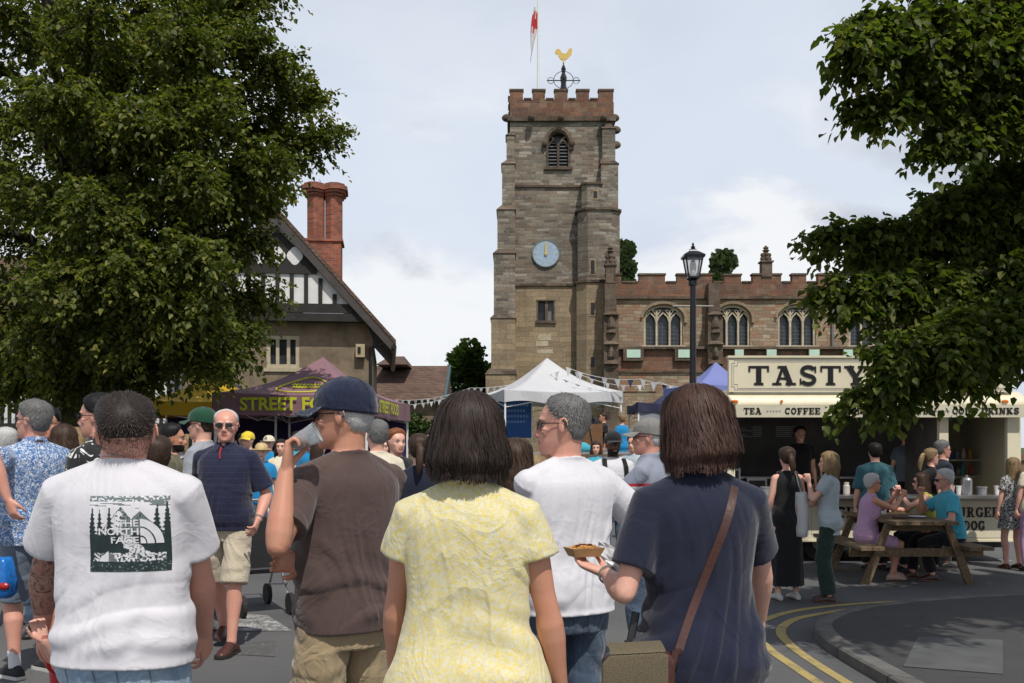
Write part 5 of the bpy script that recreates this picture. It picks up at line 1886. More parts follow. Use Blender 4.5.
HEAD = [(0.0, .024, .088, .020, .045), (.012, .040, .094, -.008, .035), (.030, .051, .096, -.035, .02), (.050, .059, .097, -.060, .01), (.072, .065, .094, -.078, .0),
        (.095, .070, .092, -.088, 0), (.115, .073, .088, -.095, 0), (.138, .0755, .094, -.100, 0), (.160, .0765, .090, -.100, 0), (.182, .073, .079, -.093, 0), (.200, .062, .062, -.078, 0), (.215, .044, .040, -.055, 0), (.224, .022, .016, -.030, 0), (.2265, .006, .0, -.012, 0)]


def lerp_table(tab, z):
    if z <= tab[0][0]: return tab[0][1:]
    for i in range(len(tab) - 1):
        if z <= tab[i + 1][0]:
            t = (z - tab[i][0]) / (tab[i + 1][0] - tab[i][0])
            return tuple(a + (b - a) * t for a, b in zip(tab[i][1:], tab[i + 1][1:]))
    return tab[-1][1:]


def head_pt(z, phi, off=0.0, tab=HEAD):
    hw, yf, yb, yc = lerp_table(tab, z)
    c, s = math.cos(phi), math.sin(phi)
    ry = (yf - yc) if c > 0 else (yc - yb)
    # a little squarer than an ellipse
    k = 1.0 / (abs(c) ** 2.25 + abs(s) ** 2.25) ** (1 / 2.25)
    p = Vector((hw * s * k, yc + ry * c * k, z))
    if off:
        p += (p - Vector((0, yc - .005, min(z, .13)))).normalized() * off
    return p


def smooth01(a, b, x):
    t = min(1, max(0, (x - a) / (b - a)))
    return t * t * (3 - 2 * t)


def ik(a, b, la, lb, hint):
    d = b - a
    L = min(max(d.length, abs(la - lb) + .02), la + lb - .0015)
    u = d.normalized()
    x = (la * la - lb * lb + L * L) / (2 * L)
    h = math.sqrt(max(0, la * la - x * x))
    p = Vector(hint) - u * Vector(hint).dot(u)
    p = p.normalized() if p.length > 1e-5 else u.orthogonal().normalized()
    return a + u * x + p * h, a + u * L


HAIRLINE = {'normal': [(0, .190), (35, .186), (55, .165), (72, .135), (88, .118), (104, .085), (125, .05), (180, .028)],
            'receding': [(0, .212), (30, .206), (50, .175), (72, .135), (88, .118), (104, .085), (125, .05), (180, .03)],
            'bald': [(0, .30), (60, .30), (72, .16), (90, .125), (104, .085), (125, .05), (180, .035)],
            'fade': [(0, .192), (35, .188), (55, .168), (72, .145), (88, .14), (104, .13), (125, .122), (180, .125)]}


class Person:
    """A figure in its own frame: +y is where it faces, z=0 the ground."""

    def __init__(s, label, x, y, heading, H=1.75, sex='m', w=1.0, belly=0.0, skin='fair', lod=1, group=None, lean=0, twist=0, side=0,
                 head=(0, 0, 0), hip_z=None, seed=1, zoff=0.0, neck=1.0, cat='person', drop=(0, 0)):
        s.S = H / 1.75; s.sex = sex; s.w = w; s.belly = belly; s.lod = lod; s.seed = seed
        s.skin = SKIN[skin] if isinstance(skin, str) else skin
        s.vox = {0: .0052, 1: .0085, 2: .015}[lod]
        s.root = thing('person', label, cat, (x, y, ground_z(x, y) + zoff), R(heading), group)
        s.dz = 0 if hip_z is None else hip_z - .93 * s.S
        s.lean, s.twist, s.side = R(lean), R(twist), R(side)
        s.head_rot = head; s.drop = drop
        s.neckw = neck
        s.rg = random.Random(seed)
        s.tops = []
        s.setup()

    # rest torso coordinates (unit height 1.75) -> figure coordinates
    def tp(s, p):
        x, y, z = p
        t = smooth01(.95, 1.30, z)
        q = Vector((x, y, z - .97))
        q = Matrix.Rotation(s.twist * t, 3, 'Z') @ (Matrix.Rotation(-s.lean * t, 3, 'X') @ (Matrix.Rotation(s.side * t, 3, 'Y') @ q))
        q.z += .97
        q *= s.S
        q.z += s.dz
        return q

    def loc(s, px, py, Y):
        """figure coordinates of the place seen at a pixel of the photograph at depth Y"""
        M = Matrix.Translation(s.root.location) @ Matrix.Rotation(s.root.rotation_euler.z, 4, 'Z')
        return M.inverted() @ Vector((WX(px, Y), Y, WZ(py, Y)))

    def world(s, p):
        return (Matrix.Translation(s.root.location) @ Matrix.Rotation(s.root.rotation_euler.z, 4, 'Z')) @ Vector(p)

    def setup(s):
        f = s.sex == 'f'
        s.shx = (.150 if f else .176) * s.w ** .5
        s.sh = {k: s.tp((k * s.shx, -.008, 1.392)) for k in (-1, 1)}
        yaw, pitch, roll = s.head_rot
        R3 = Matrix.Rotation(R(yaw), 4, 'Z') @ Matrix.Rotation(R(-pitch), 4, 'X') @ Matrix.Rotation(R(roll), 4, 'Y')
        piv = s.tp((0, -.005 + s.drop[1], 1.530 - s.drop[0]))
        k = s.S * (.99 if f else 1.04)
        fwdrot = Matrix.Rotation(s.twist, 4, 'Z') @ Matrix.Rotation(-s.lean * .25, 4, 'X')
        s.HM = Matrix.Translation(piv) @ fwdrot @ R3 @ Matrix.Scale(k, 4) @ Matrix.Translation((0, .010, -.022))
        s.arm = {}; s.hand = {}; s.leg = {}

    def set_arm(s, side, target, hint=None, palm=None, curl=.35, thumb=.3, hd=None, spread=1.0):
        """side -1 left / +1 right; target = wrist in figure metres"""
        f = .94 if s.sex == 'f' else 1.0
        a = s.sh[side]
        if hint is None: hint = (side * .5, -1, -.3)
        el, wr = ik(a, Vector(target) , .292 * s.S * f, .252 * s.S * f, hint)
        s.arm[side] = (a, el, wr)
        s.hand[side] = dict(palm=Vector(palm) if palm is not None else Vector((-side, .15, 0)), curl=curl, thumb=thumb, hd=Vector(hd) if hd is not None else None, spread=spread)

    def set_leg(s, side, foot, yaw=0, hint=(0, 1, 0), up=0.0):
        """foot = ankle position x, y (and height) in figure metres"""
        hip = Vector((side * (.095 if s.sex == 'm' else .1) * s.S * s.w ** .5, 0, .90 * s.S + s.dz))
        fz = foot[2] if len(foot) > 2 else .085 * s.S
        kn, an = ik(hip, Vector((foot[0], foot[1], fz)), .42 * s.S, .405 * s.S, hint)
        s.leg[side] = (hip, kn, an, R(yaw), up)

    def defaults(s):
        for k in (-1, 1):
            if k not in s.arm:
                s.set_arm(k, (k * (.24 + .12 * (s.w - 1)) * s.S, .05 * s.S, .86 * s.S + s.dz), (k * .35, -1, 0))
            if k not in s.leg:
                s.set_leg(k, (k * .11 * s.S, .0))

    def remesh(s, mb, vox=None, smooth=3, disp=None):
        me = mb.mesh('tmp')
        new = evaluated(me, [('REMESH', dict(mode='VOXEL', voxel_size=vox or s.vox, use_smooth_shade=True)), ('SMOOTH', dict(factor=.5, iterations=smooth))])
        bpy.data.meshes.remove(me)
        if disp is not None:
            n = len(new.vertices)
            co = np.empty(n * 3, dtype=np.float32); new.vertices.foreach_get('co', co); co = co.reshape(-1, 3)
            no = np.array([v.normal[:] for v in new.vertices])
            out = co.copy()
            for i in range(n):
                d = disp(Vector(co[i]), no[i])
                if d: out[i] += no[i] * d
            new.vertices.foreach_set('co', out.ravel().astype(np.float32))
            new.update()
        new.polygons.foreach_set('use_smooth', [True] * len(new.polygons))
        return new

    def obj(s, name, me, mats, parent=None):
        me.name = name
        me.materials.clear()
        for m in (mats if isinstance(mats, (list, tuple)) else [mats]): me.materials.append(m)
        o = bpy.data.objects.new(name, me); COL.objects.link(o); o.parent = parent or s.root
        return o

    # ------------------------------------------------ body
    def torso_tab(s):
        w, b = s.w, s.belly
        if s.sex == 'm':
            T = [(.83, .130 * w, .085, -.095), (.90, .168 * w, .10 + b * .4, -.118), (.97, .166 * w, .105 + b * .8, -.116), (1.05, .158 * w, .105 + b, -.104), (1.14, .156 * w, .108 + b * .9, -.098),
                 (1.23, .161 * w, .112 + b * .5, -.105), (1.31, .168 * w, .114 + b * .2, -.112), (1.38, .164 * w, .102, -.110), (1.43, .132 * w, .080, -.092), (1.47, .084, .058, -.070), (1.50, .058, .048, -.06)]
        else:
            T = [(.83, .130 * w, .08, -.095), (.90, .170 * w, .095 + b * .4, -.125), (.97, .163 * w, .10 + b * .7, -.115), (1.06, .136 * w, .095 + b * .9, -.090), (1.14, .129 * w, .095 + b * .6, -.086),
                 (1.22, .137 * w, .120 + b * .3, -.094), (1.30, .145 * w, .126 + b * .1, -.100), (1.37, .141 * w, .098, -.098), (1.42, .115 * w, .074, -.082), (1.46, .073, .054, -.062), (1.50, .050, .044, -.05)]
        out = []
        n = len(T)
        for i in range(n - 1):
            p0, p1, p2, p3 = T[max(0, i - 1)], T[i], T[i + 1], T[min(n - 1, i + 2)]
            for q in (0, .34, .67):
                out.append(tuple(.5 * (2 * b1 + (c - a) * q + (2 * a - 5 * b1 + 4 * c - d) * q * q + (-a + 3 * b1 - 3 * c + d) * q ** 3) for a, b1, c, d in zip(p0, p1, p2, p3)))
        out.append(T[-1])
        return out

    def torso_ring(s, z, hw, yf, yb, n=28, e=2.4):
        out = []
        for j in range(n):
            a = 2 * math.pi * j / n
            c, sn = math.cos(a), math.sin(a)
            k = 1.0 / (abs(c) ** e + abs(sn) ** e) ** (1 / e)
            out.append(s.tp((hw * c * k, (yf if sn > 0 else -yb) * sn * k, z)))
        return out

    def add_hand(s, mb, side):
        a, el, wr = s.arm[side]; h = s.hand[side]
        S = s.S * (.92 if s.sex == 'f' else 1.0)
        d = (wr - el).normalized() if h['hd'] is None else h['hd'].normalized()
        n = h['palm'] - d * h['palm'].dot(d); n.normalize()
        t = n.cross(d) * side          # toward the thumb
        if side > 0: t = d.cross(n) * -1
        t = (n.cross(d)) if side > 0 else d.cross(n)
        P = lambda u, v, w_: wr + (d * u + t * v + n * w_) * S
        secs = []
        for u, rv, rw in ((-.02, .026, .019), (.0, .027, .019), (.025, .034, .018), (.06, .041, .016), (.085, .042, .015), (.098, .038, .012)):
            secs.append([P(u, rv * math.cos(2 * math.pi * j / 14), rw * math.sin(2 * math.pi * j / 14)) for j in range(14)])
        mb.rings(secs)
        if s.lod == 2:
            fr = 1.15
        else:
            fr = 1.0
        for k, (v, L) in enumerate(((.031, .070), (.0105, .078), (-.0105, .073), (-.031, .058))):
            c = h['curl'] * (1 + .10 * k)
            base = P(.088, v, 0)
            ang = 0; pts = [P(.07, v * .95, 0), base]; p = base
            dirn = d + t * ((.10 - .07 * k) * h['spread'])
            dirn.normalize()
            for fr_, q in ((.45, 62), (.31, 88), (.24, 58)):
                ang += R(q * c)
                p = p + (dirn * math.cos(ang) + n * math.sin(ang)) * L * fr_ * S
                pts.append(p)
            mb.tube(pts, [.0092 * S * fr, .0092 * S * fr, .0088 * S * fr, .0080 * S * fr, .0066 * S * fr], 8, roundcaps=True)
        th = h['thumb']
        b0 = P(.012, .022, .004); b1 = P(.045, .048, .010 + .012 * th)
        b2 = b1 + (d * .82 + t * (.45 - .5 * th) + n * (.25 + .6 * th)).normalized() * .033 * S
        b3 = b2 + (d * .9 + t * (.2 - .6 * th) + n * (.3 + .7 * th)).normalized() * .027 * S
        mb.tube([b0, b1, b2, b3], [.015 * S, .0125 * S, .0108 * S, .0085 * S], 8, roundcaps=True)

    def body(s, glow=None, beard=None, hairc=None, lips=True):
        s.defaults()
        S = s.S; f = s.sex == 'f'; fk = .86 if f else 1.0
        mb = MB()
        mb.rings([s.torso_ring(*r) for r in s.torso_tab()])
        # neck
        nb = s.tp((0, -.012, 1.42)); nm = s.tp((0, -.004, 1.51)); nt = s.HM @ Vector((0, -.018, .075))
        r = (.050 if f else .060) * S * s.neckw
        mb.tube([nb, nm, nm.lerp(nt, .5), nt], [(r * 1.06, r * .92), (r * .98, r * .96), r * .95, r * .97], 16, hint=(1, 0, 0))
        # shoulders
        for k in (-1, 1):
            a, el, wr = s.arm[k]
            w = s.w ** .5
            mb.ell(a - (a - s.tp((0, 0, 1.36))).normalized() * .012, (.052 * S * fk * w, .052 * S * fk * w, .052 * S * fk), nu=14, nv=10)
            mb.tube([s.tp((k * .03, -.016, 1.475)), s.tp((k * s.shx * .60, -.012, 1.418)), a], [.036 * S * fk, .044 * S * fk, .048 * S * fk], 12)
            u = lambda t: a.lerp(el, t); g = lambda t: el.lerp(wr, t)
            mb.tube([a, u(.25), u(.5), u(.8), el], [(.053 * S * fk * w), .052 * S * fk * w, .048 * S * fk * w, .041 * S * fk, .040 * S * fk], 14, roundcaps=True)
            mb.tube([el, g(.15), g(.35), g(.7), g(.95), wr], [.040 * S * fk, .044 * S * fk * w, .043 * S * fk * w, .033 * S * fk, .0265 * S * fk, .025 * S * fk], 14, roundcaps=True)
            s.add_hand(mb, k)
            hip, kn, an, yaw, up = s.leg[k]
            l = lambda t: hip.lerp(kn, t); c = lambda t: kn.lerp(an, t)
            lk = w * (1.02 if f else 1)
            mb.tube([hip + Vector((0, 0, .02)), l(.12), l(.45), l(.85), kn], [.072 * S * lk, .076 * S * lk, .070 * S * lk, .054 * S * lk, .053 * S], 16, roundcaps=True)
            back = Vector((math.sin(yaw), -math.cos(yaw), 0)) * .012 * S
            mb.tube([kn, c(.12), c(.30) + back, c(.6) + back * .5, c(.9), an], [.054 * S, .052 * S, .056 * S * lk, .043 * S, .035 * S, .036 * S], 14, roundcaps=True)
            fd = Vector((-math.sin(yaw), math.cos(yaw), 0))
            sd = Vector((math.cos(yaw), math.sin(yaw), 0))
            s.foot_tube(mb, an, fd, sd, .033 * S, .0)
        # head
        hs = []
        for z in [.0, .006, .014, .022, .03, .04, .05, .061, .072, .083, .095, .105, .115, .126, .138, .149, .160, .171, .182, .191, .2, .208, .215, .22, .224, .2265]:
            hs.append([s.HM @ head_pt(z, 2 * math.pi * j / 28) for j in range(28)])
        mb.rings([h[::-1] for h in hs])
        H = lambda x, y, z: s.HM @ Vector((x, y, z))
        # jaw corner to neck, nose, brow, lips, chin, ears
        mb.tube([H(0, .086, .125), H(0, .100, .100), H(0, .112, .080), H(0, .106, .070)], [.007 * S, .0085 * S, .0115 * S, .009 * S], 10, roundcaps=True)
        for k in (-1, 1):
            mb.ell(H(k * .012, .100, .074), (.0095 * S,) * 3, nu=8, nv=6)
            mb.tube([H(k * .012, .094, .134), H(k * .035, .088, .138), H(k * .052, .072, .133)], [.006 * S, .007 * S, .005 * S], 8, roundcaps=True)
            mb.ell(H(k * .045, .066, .090), (.020 * S, .017 * S, .020 * S), nu=10, nv=6)
            # ear
            er = [H(k * (.078 + .008 * math.sin(a * .5)), -.008 + .017 * math.cos(a), .108 + .030 * math.sin(a)) for a in [R(-80 + 33 * i) for i in range(9)]]
            mb.tube(er, .0052 * S if s.lod < 2 else .007 * S, 6)
            mb.ell(H(k * .075, -.002, .102), (.006 * S, .014 * S, .024 * S), nu=8, nv=6)
        mb.tube([H(-.024, .087, .0485), H(-.010, .0965, .0525), H(0, .0975, .051), H(.010, .0965, .0525), H(.024, .087, .0485)], [.003 * S, .0055 * S, .0055 * S, .0055 * S, .003 * S], 8)
        mb.tube([H(-.020, .087, .0445), H(0, .0965, .0405), H(.020, .087, .0445)], [.004 * S, .0068 * S, .004 * S], 8)
        mb.ell(H(0, .086, .016), (.018 * S, .012 * S, .013 * S), nu=10, nv=6)
        inv = s.HM.inverted()
        sock = [Vector((k * .031, .088, .114)) for k in (-1, 1)]

        def disp(p, n):
            q = inv @ p
            if q.z < .06 or q.y < .04 or q.z > .16: return 0
            d = 0
            for c in sock:
                r2 = ((q.x - c.x) / .017) ** 2 + ((q.z - c.z) / .011) ** 2
                d -= .0065 * S * math.exp(-r2)
            return d
        me = s.remesh(mb, smooth=2 if s.lod else 3, disp=disp)
        # eyeballs, joined to the same mesh
        eb = MB()
        for k in (-1, 1):
            eb.ell(H(k * .031, .0735, .113), (.0122 * S,) * 3, 1, nu=12, nv=10)
            fw = (H(0, 1, .114) - H(0, 0, .114)).normalized()
            eb.ell(H(k * .031, .0735, .1135) + fw * .0075 * S, (.0066 * S, .0066 * S, .0066 * S), 2, nu=10, nv=8)
            if hairc:
                eb.tube([H(k * .014, .0965, .131), H(k * .033, .0945, .1375), H(k * .050, .080, .131)], [.0022 * S, .0036 * S, .0015 * S], 6, 4)
        bm = bmesh.new(); bm.from_mesh(me)
        for fc in bm.faces:
            q = inv @ fc.calc_center_median()
            if lips and .0385 < q.z < .0545 and abs(q.x) < .021 and q.y > .091: fc.material_index = 3
            if beard and q.z < .058 and q.y > .0 and q.z > -.01 and not (.04 < q.z < .056 and abs(q.x) < .022 and q.y > .09) and not (q.z > .062 and abs(q.x) < .035 and q.y > .1): fc.material_index = 4
        me2 = eb.mesh('t')
        for i, p in enumerate(me2.polygons): p.material_index = eb.m[i]; p.use_smooth = True
        bm.from_mesh(me2); bm.to_mesh(me); bm.free(); bpy.data.meshes.remove(me2)
        me.polygons.foreach_set('use_smooth', [True] * len(me.polygons))
        mats = [s.skin, M_EYE, M_IRIS, M_LIP, HAIR[beard or hairc or 'brown']]
        idx = np.empty(len(me.polygons), dtype=np.int32); me.polygons.foreach_get('material_index', idx)
        s.bodyo = s.obj('body', me, mats)
        me.polygons.foreach_set('material_index', idx)
        return s

    def foot_tube(s, mb, an, fd, sd, r, lift, mi=0, grow=0.0):
        S = s.S
        z0 = an.z - .085 * S
        up = Vector((0, 0, 1))
        secs = []
        for t, hw, h, ex in ((-.075, .016, .03, 0), (-.066, .028, .055, 0), (-.03, .032, .082, 0), (.02, .034, .088, 0), (.07, .039, .066, 0), (.115, .044, .050, 0), (.155, .040, .038, 0), (.178, .026, .028, 0), (.186, .012, .018, 0)):
            hw = (hw + grow) * S; hh = (h + grow * 1.0) * S
            c = Vector((an.x, an.y, 0)) + fd * (t * S * (1 + grow * 2))
            ring = []
            for j in range(16):
                a = 2 * math.pi * j / 16
                zz = hh / 2 + hh / 2 * math.sin(a)
                ring.append(c + sd * (hw * math.cos(a) * (1.05 if math.sin(a) < 0 else .9)) + up * (z0 + max(.002, zz) + lift))
            secs.append(ring)
        mb.rings(secs, mi)

    # ------------------------------------------------ clothes
    def wrinkle(s, amp, kind='shirt'):
        S = s.S; seed = s.seed * 7.31
        inv = None

        def f(p, n):
            x, y, z = p.x / S, p.y / S, (p.z - s.dz) / S
            # folds lean outward from the middle of the back
            sg = 1 if x > 0 else -1
            a = .75 * math.sin(min(1.5, max(-1.5, x * 9))) + .3 * math.sin(z * 7 + seed)
            u = x * math.cos(a) + z * math.sin(a); v = -x * math.sin(a) + z * math.cos(a)
            if n[2] < -.6 and z < s.hemz + .03 and kind == 'shirt': return 0
            wob = Vector((noise.noise(Vector((x * 3.5 + seed, y * 3, z * 3.5))), noise.noise(Vector((x * 3.5 + 5 + seed, y * 3, z * 3.5 + 4))), 0)) * .10
            # pulls running from the shoulder blades down towards the flanks
            q = Vector(((u + wob.x) * 4.0 + seed, y * 2.5, (v + wob.y) * 2.4))
            r = 1 - (noise.noise(q) * 2.9) ** 2
            # slack rolls round the waist
            q2 = Vector(((x + wob.y) * 2.6 + 3 + seed, y * 2.2 + 9, (z + wob.x * .8) * 7.5 + 2.2 * abs(x)))
            r2 = 1 - (noise.noise(q2) * 2.7) ** 2
            low = 1 - smooth01(.98, 1.32, z)
            m = .22 + .45 * low + .35 * smooth01(.08, .2, abs(x))
            d = amp * (max(0, r) * m + max(0, r2) * 1.1 * low - .4)
            d += amp * .9 * noise.noise(Vector((x * 4 + seed, y * 4, z * 4)))
            if kind == 'shirt': d *= .12 + .88 * smooth01(s.hemz + .012, s.hemz + .075, z)
            d *= 1 - .45 * smooth01(1.26, 1.36, z)
            d *= 1 - .6 * smooth01(1.42, 1.47, z)
            return d * S
        return f

    def shirt(s, mat, hem=.86, sleeve=.55, fit=.018, collar=None, amp=.008, flare=0.0, name='tshirt', neckz=1.485, tank=False, neckr=None, sleeve_r=.066, bag=0.0):
        s.hemz = hem
        S = s.S
        mb = MB()
        rows = []
        for z, hw, yf, yb in s.torso_tab():
            if z < hem + .02: continue
            g = fit + bag * math.exp(-((z - 1.0) / .12) ** 2)
            k = flare * max(0, (1.2 - z))
            if z > 1.40: g *= max(.45, 1 - (z - 1.40) / .14)
            rows.append((z, hw + g + k, yf + g * .8 + k * .6, yb - g * .8 - k * .6))
        first = lerp_table(s.torso_tab(), hem)
        k = flare * max(0, (1.2 - hem))
        g = max(.026, fit * 1.25 + .006) + bag * .6
        hemrow = (hem, first[0] + g + k + .004, first[1] + g * .8 + k * .6 + .004, first[2] - g * .8 - k * .6 - .004)
        inn = (hem + .035, hemrow[1] - .036, hemrow[2] - .034, hemrow[3] + .034)
        lip = (hem - .001, hemrow[1] - .014, hemrow[2] - .014, hemrow[3] + .014)
        rows = [r for r in rows if r[0] < neckz - .01]
        top = lerp_table(s.torso_tab(), neckz)
        rows.append((neckz, top[0] + .010, top[1] + .010, top[2] - .010))
        rings = [s.torso_ring(*inn), s.torso_ring(*lip), s.torso_ring(*hemrow)] + [s.torso_ring(*r) for r in rows]
        if neckr: pass
        mb.rings(rings)
        if not tank:
            fk = .9 if s.sex == 'f' else 1.0
            for k in (-1, 1):
                a, el, wr = s.arm[k]
                w = s.w ** .5
                r = sleeve_r * S * fk * w
                i0 = s.tp((k * .035, -.014, 1.462)); i1 = s.tp((k * s.shx * .60, -.011, 1.418))
                mb.ell(a, (r * .89, r * .89, r * .89), nu=14, nv=10)
                mb.tube([s.tp((k * s.shx * .45, -.004, 1.345)), s.tp((k * s.shx * .80, -.006, 1.368))], [.086 * S * fk * w, .066 * S * fk * w], 14, roundcaps=True)
                if sleeve <= 1:
                    e = a.lerp(el, sleeve)
                    dd = (el - a).normalized()
                    mb.tube([i0, i1, a, a.lerp(e, .5), e, e + dd * .001, e - dd * .02 * S], [r * .70, r * .90, r * .95, r * 1.03, r * (1.12 + flare), r * (.98 + flare), r * .74], 18)
                    # drape under the arm
                    mb.tube([s.tp((k * s.shx * .62, -.004, 1.33)), a.lerp(e, .35) - Vector((0, 0, .012 * S))], [r * .92, r * .8], 14)
                else:
                    e = el.lerp(wr, sleeve - 1)
                    mb.tube([i0, i1, a, a.lerp(el, .5), el, el.lerp(e, .5), e, e.lerp(el, .08)], [r * .70, r * .90, r * .95, r * .92, r * .84, r * .75, r * .62, r * .42], 18)
        else:
            for k in (-1, 1):
                mb.tube([s.tp((k * .05, -.004, 1.44)), s.tp((k * s.shx * .78, -.004, 1.425))], [.042 * S, .05 * S], 12)
        if collar == 'polo':
            pts = [s.tp((.070 * math.sin(a), -.008 + .066 * math.cos(a), 1.492 + .022 * (1 - math.cos(a)) * .5)) for a in [R(12 + 336 * i / 20) for i in range(21)]]
            mb.tube(pts, [(.020 * S, .007 * S)] * 21, 8, hint=(0, 0, 1))
            for k in (-1, 1):
                mb.tube([s.tp((k * .02, .064, 1.485)), s.tp((k * .042, .090, 1.445))], [.013 * S, .006 * S], 8)
        elif collar == 'crew':
            pts = [s.tp(((.074 if s.sex == 'm' else .066) * math.sin(a), -.008 + .064 * math.cos(a), 1.484 - .014 * math.cos(a))) for a in [R(360 * i / 20) for i in range(21)]]
            mb.tube(pts, .0075 * S, 8)
        me = s.remesh(mb, smooth=12 if s.lod == 0 else 5, disp=s.wrinkle(amp) if s.lod < 2 else None)
        o = s.obj(name, me, mat)
        s.shirto = o
        s.tops.append(o)
        return o

    def lower(s, mat, length=1.0, r=(.088, .070, .060), name='trousers', waist=1.01, amp=.006, flarehem=0):
        """length 0..1 thigh, 1..2 shin"""
        S = s.S; w = s.w ** .5
        mb = MB()
        t = s.torso_tab()
        rows = []
        for z in (.80, .86, .90, .95, .99, waist):
            hw, yf, yb = lerp_table(t, z)
            rows.append(s.torso_ring(z, hw + .007, yf + .006, yb - .008))
        mb.rings(rows)
        for k in (-1, 1):
            hip, kn, an, yaw, up = s.leg[k]
            h2 = hip + Vector((0, 0, .02))
            P = lambda q: h2.lerp(kn, q) if q <= 1 else kn.lerp(an, q - 1)
            rad = lambda q: (r[0] + (r[1] - r[0]) * q if q <= 1 else r[1] + (r[2] - r[1]) * (q - 1)) * S * (w if q < 1 else 1)
            qs = [q for q in (0, .15, .4, .7, .92, 1.0, 1.12, 1.4, 1.7) if q < length] + [length]
            pts = [P(q) for q in qs]; rs = [rad(q) for q in qs]
            if flarehem: rs[-1] *= 1 + flarehem
            d = (pts[-1] - pts[-2]).normalized()
            pts.append(pts[-1] - d * .02 * S); rs.append(rs[-1] * .72)
            mb.tube(pts, rs, 18)
        wr = s.wrinkle(amp, 'lower')
        me = s.remesh(mb, smooth=7 if s.lod == 0 else 4, disp=wr if s.lod < 2 else None)
        return s.obj(name, me, mat)

    def skirt(s, mat, top=1.02, hem=.45, r0=(.14, .11), r1=(.22, .19), name='skirt', folds=9, amp=.02):
        """hanging skirt round both legs (standing) ; seated figures use lap()"""
        S = s.S
        mb = MB(); n = 64; secs = []
        m = 12
        hw, yf, yb = lerp_table(s.torso_tab(), top)
        for i in range(m + 1):
            t = i / m
            z = top + (hem - top) * t
            a0 = hw + .012; a1 = r1[0]
            rx = a0 + (a1 - a0) * (t ** .7); ry = ((yf - yb) / 2 + .012) + (r1[1] - (yf - yb) / 2) * (t ** .7)
            ring = []
            for j in range(n):
                a = 2 * math.pi * j / n
                k = 1 + amp / .15 * t * math.sin(folds * a + s.seed + 2 * math.sin(a * 2)) * .5
                ring.append(Vector((rx * k * math.cos(a) * S, (ry * k * math.sin(a) + (yf + yb) / 2 * (1 - t)) * S, z * S + s.dz)))
            secs.append(ring)
        secs.append([Vector((p.x * .9, p.y * .9, p.z + .03)) for p in secs[-1]])
        mb.rings([q[::-1] for q in secs])
        me = s.remesh(mb, smooth=2)
        return s.obj(name, me, mat)

    def lap(s, mat, upto=.9, r=.105, name='skirt'):
        """skirt of a seated figure over both thighs"""
        S = s.S; mb = MB(); t = s.torso_tab()
        rows = []
        for z in (.80, .86, .92, .98, 1.04):
            hw, yf, yb = lerp_table(t, z); rows.append(s.torso_ring(z, hw + .02, yf + .015, yb - .018))
        mb.rings(rows)
        (h0, k0, *_), (h1, k1, *_) = s.leg[-1], s.leg[1]
        for q in (0, .25, .5, .75, 1):
            a = h0.lerp(h1, q); b = k0.lerp(k1, q)
            e = a.lerp(b, upto)
            mb.tube([a, a.lerp(e, .5), e], [r * S, r * S * .9, r * S * .82], 14)
        me = s.remesh(mb, smooth=5, disp=s.wrinkle(.005) if s.lod < 2 else None)
        return s.obj(name, me, mat)

    def shoes(s, mat, sole=None, sock=None, name='shoe', grow=.006, high=.0):
        S = s.S
        for k in (-1, 1):
            hip, kn, an, yaw, up = s.leg[k]
            fd = Vector((-math.sin(yaw), math.cos(yaw), 0)); sd = Vector((math.cos(yaw), math.sin(yaw), 0))
            mb = MB()
            s.foot_tube(mb, an, fd, sd, 0, .004, 0, grow)
            if high: mb.tube([an, an + (kn - an).normalized() * high * S], .045 * S, 12)
            o = s.obj(name, s.remesh(mb, vox=max(.006, s.vox * .8), smooth=1), mat)
            if sole is not None:
                mb = MB(); ring = []
                prof = [(-.084, .010), (-.074, .034), (-.03, .040), (.03, .042), (.08, .049), (.12, .053), (.165, .047), (.190, .028), (.198, .008)]
                P = [(t, w_) for t, w_ in prof] + [(t, -w_) for t, w_ in prof[::-1]]
                base = Vector((an.x, an.y, 0)); z0 = an.z - .085 * S
                secs = [[base + fd * t * S + sd * w_ * S + Vector((0, 0, z0 + zz)) for t, w_ in P] for zz in (.001, .022)]
                mb.rings(secs); so_ = mb.build('sole', sole, o)
            if sock is not None:
                mb = MB(); u = (kn - an).normalized()
                mb.tube([an - u * .02, an + u * .05 * S, an + u * .095 * S, an + u * .08 * S], [.037 * S, .037 * S, .040 * S, .030 * S], 14)
                s.obj('sock', s.remesh(mb, vox=.006, smooth=1), sock)

    # ------------------------------------------------ head things
    def hair_short(s, color, line='normal', thick=.014, tufts=900, top=.012, length=.020, wdt=.0010):
        HL = HAIRLINE[line]

        def zh(phi):
            d = abs(math.degrees(math.atan2(math.sin(phi), math.cos(phi))))
            for i in range(len(HL) - 1):
                if d <= HL[i + 1][0]:
                    t = (d - HL[i][0]) / (HL[i + 1][0] - HL[i][0])
                    return HL[i][1] + (HL[i + 1][1] - HL[i][1]) * t
            return HL[-1][1]

        def off(z, phi):
            m = smooth01(0, .022, z - zh(phi))
            if line == 'fade': m = .12 * smooth01(-.07, 0, z - zh(phi)) + .88 * smooth01(0, .03, z - zh(phi))
            t = thick + top * smooth01(.15, .21, z)
            nz_ = noise.noise(Vector((math.sin(phi) * 2.5, math.cos(phi) * 2.5, z * 22 + s.seed))) * .004
            return -.006 + (t + nz_ + .006) * m
        mb = MB()
        zs = [.02 + (.2262 - .02) * i / 26 for i in range(27)]
        n = 48
        secs = [[s.HM @ head_pt(z, -2 * math.pi * j / n, off(z, -2 * math.pi * j / n)) for j in range(n)] for z in zs]
        mb.rings(secs)
        rg = s.rg; S = s.S
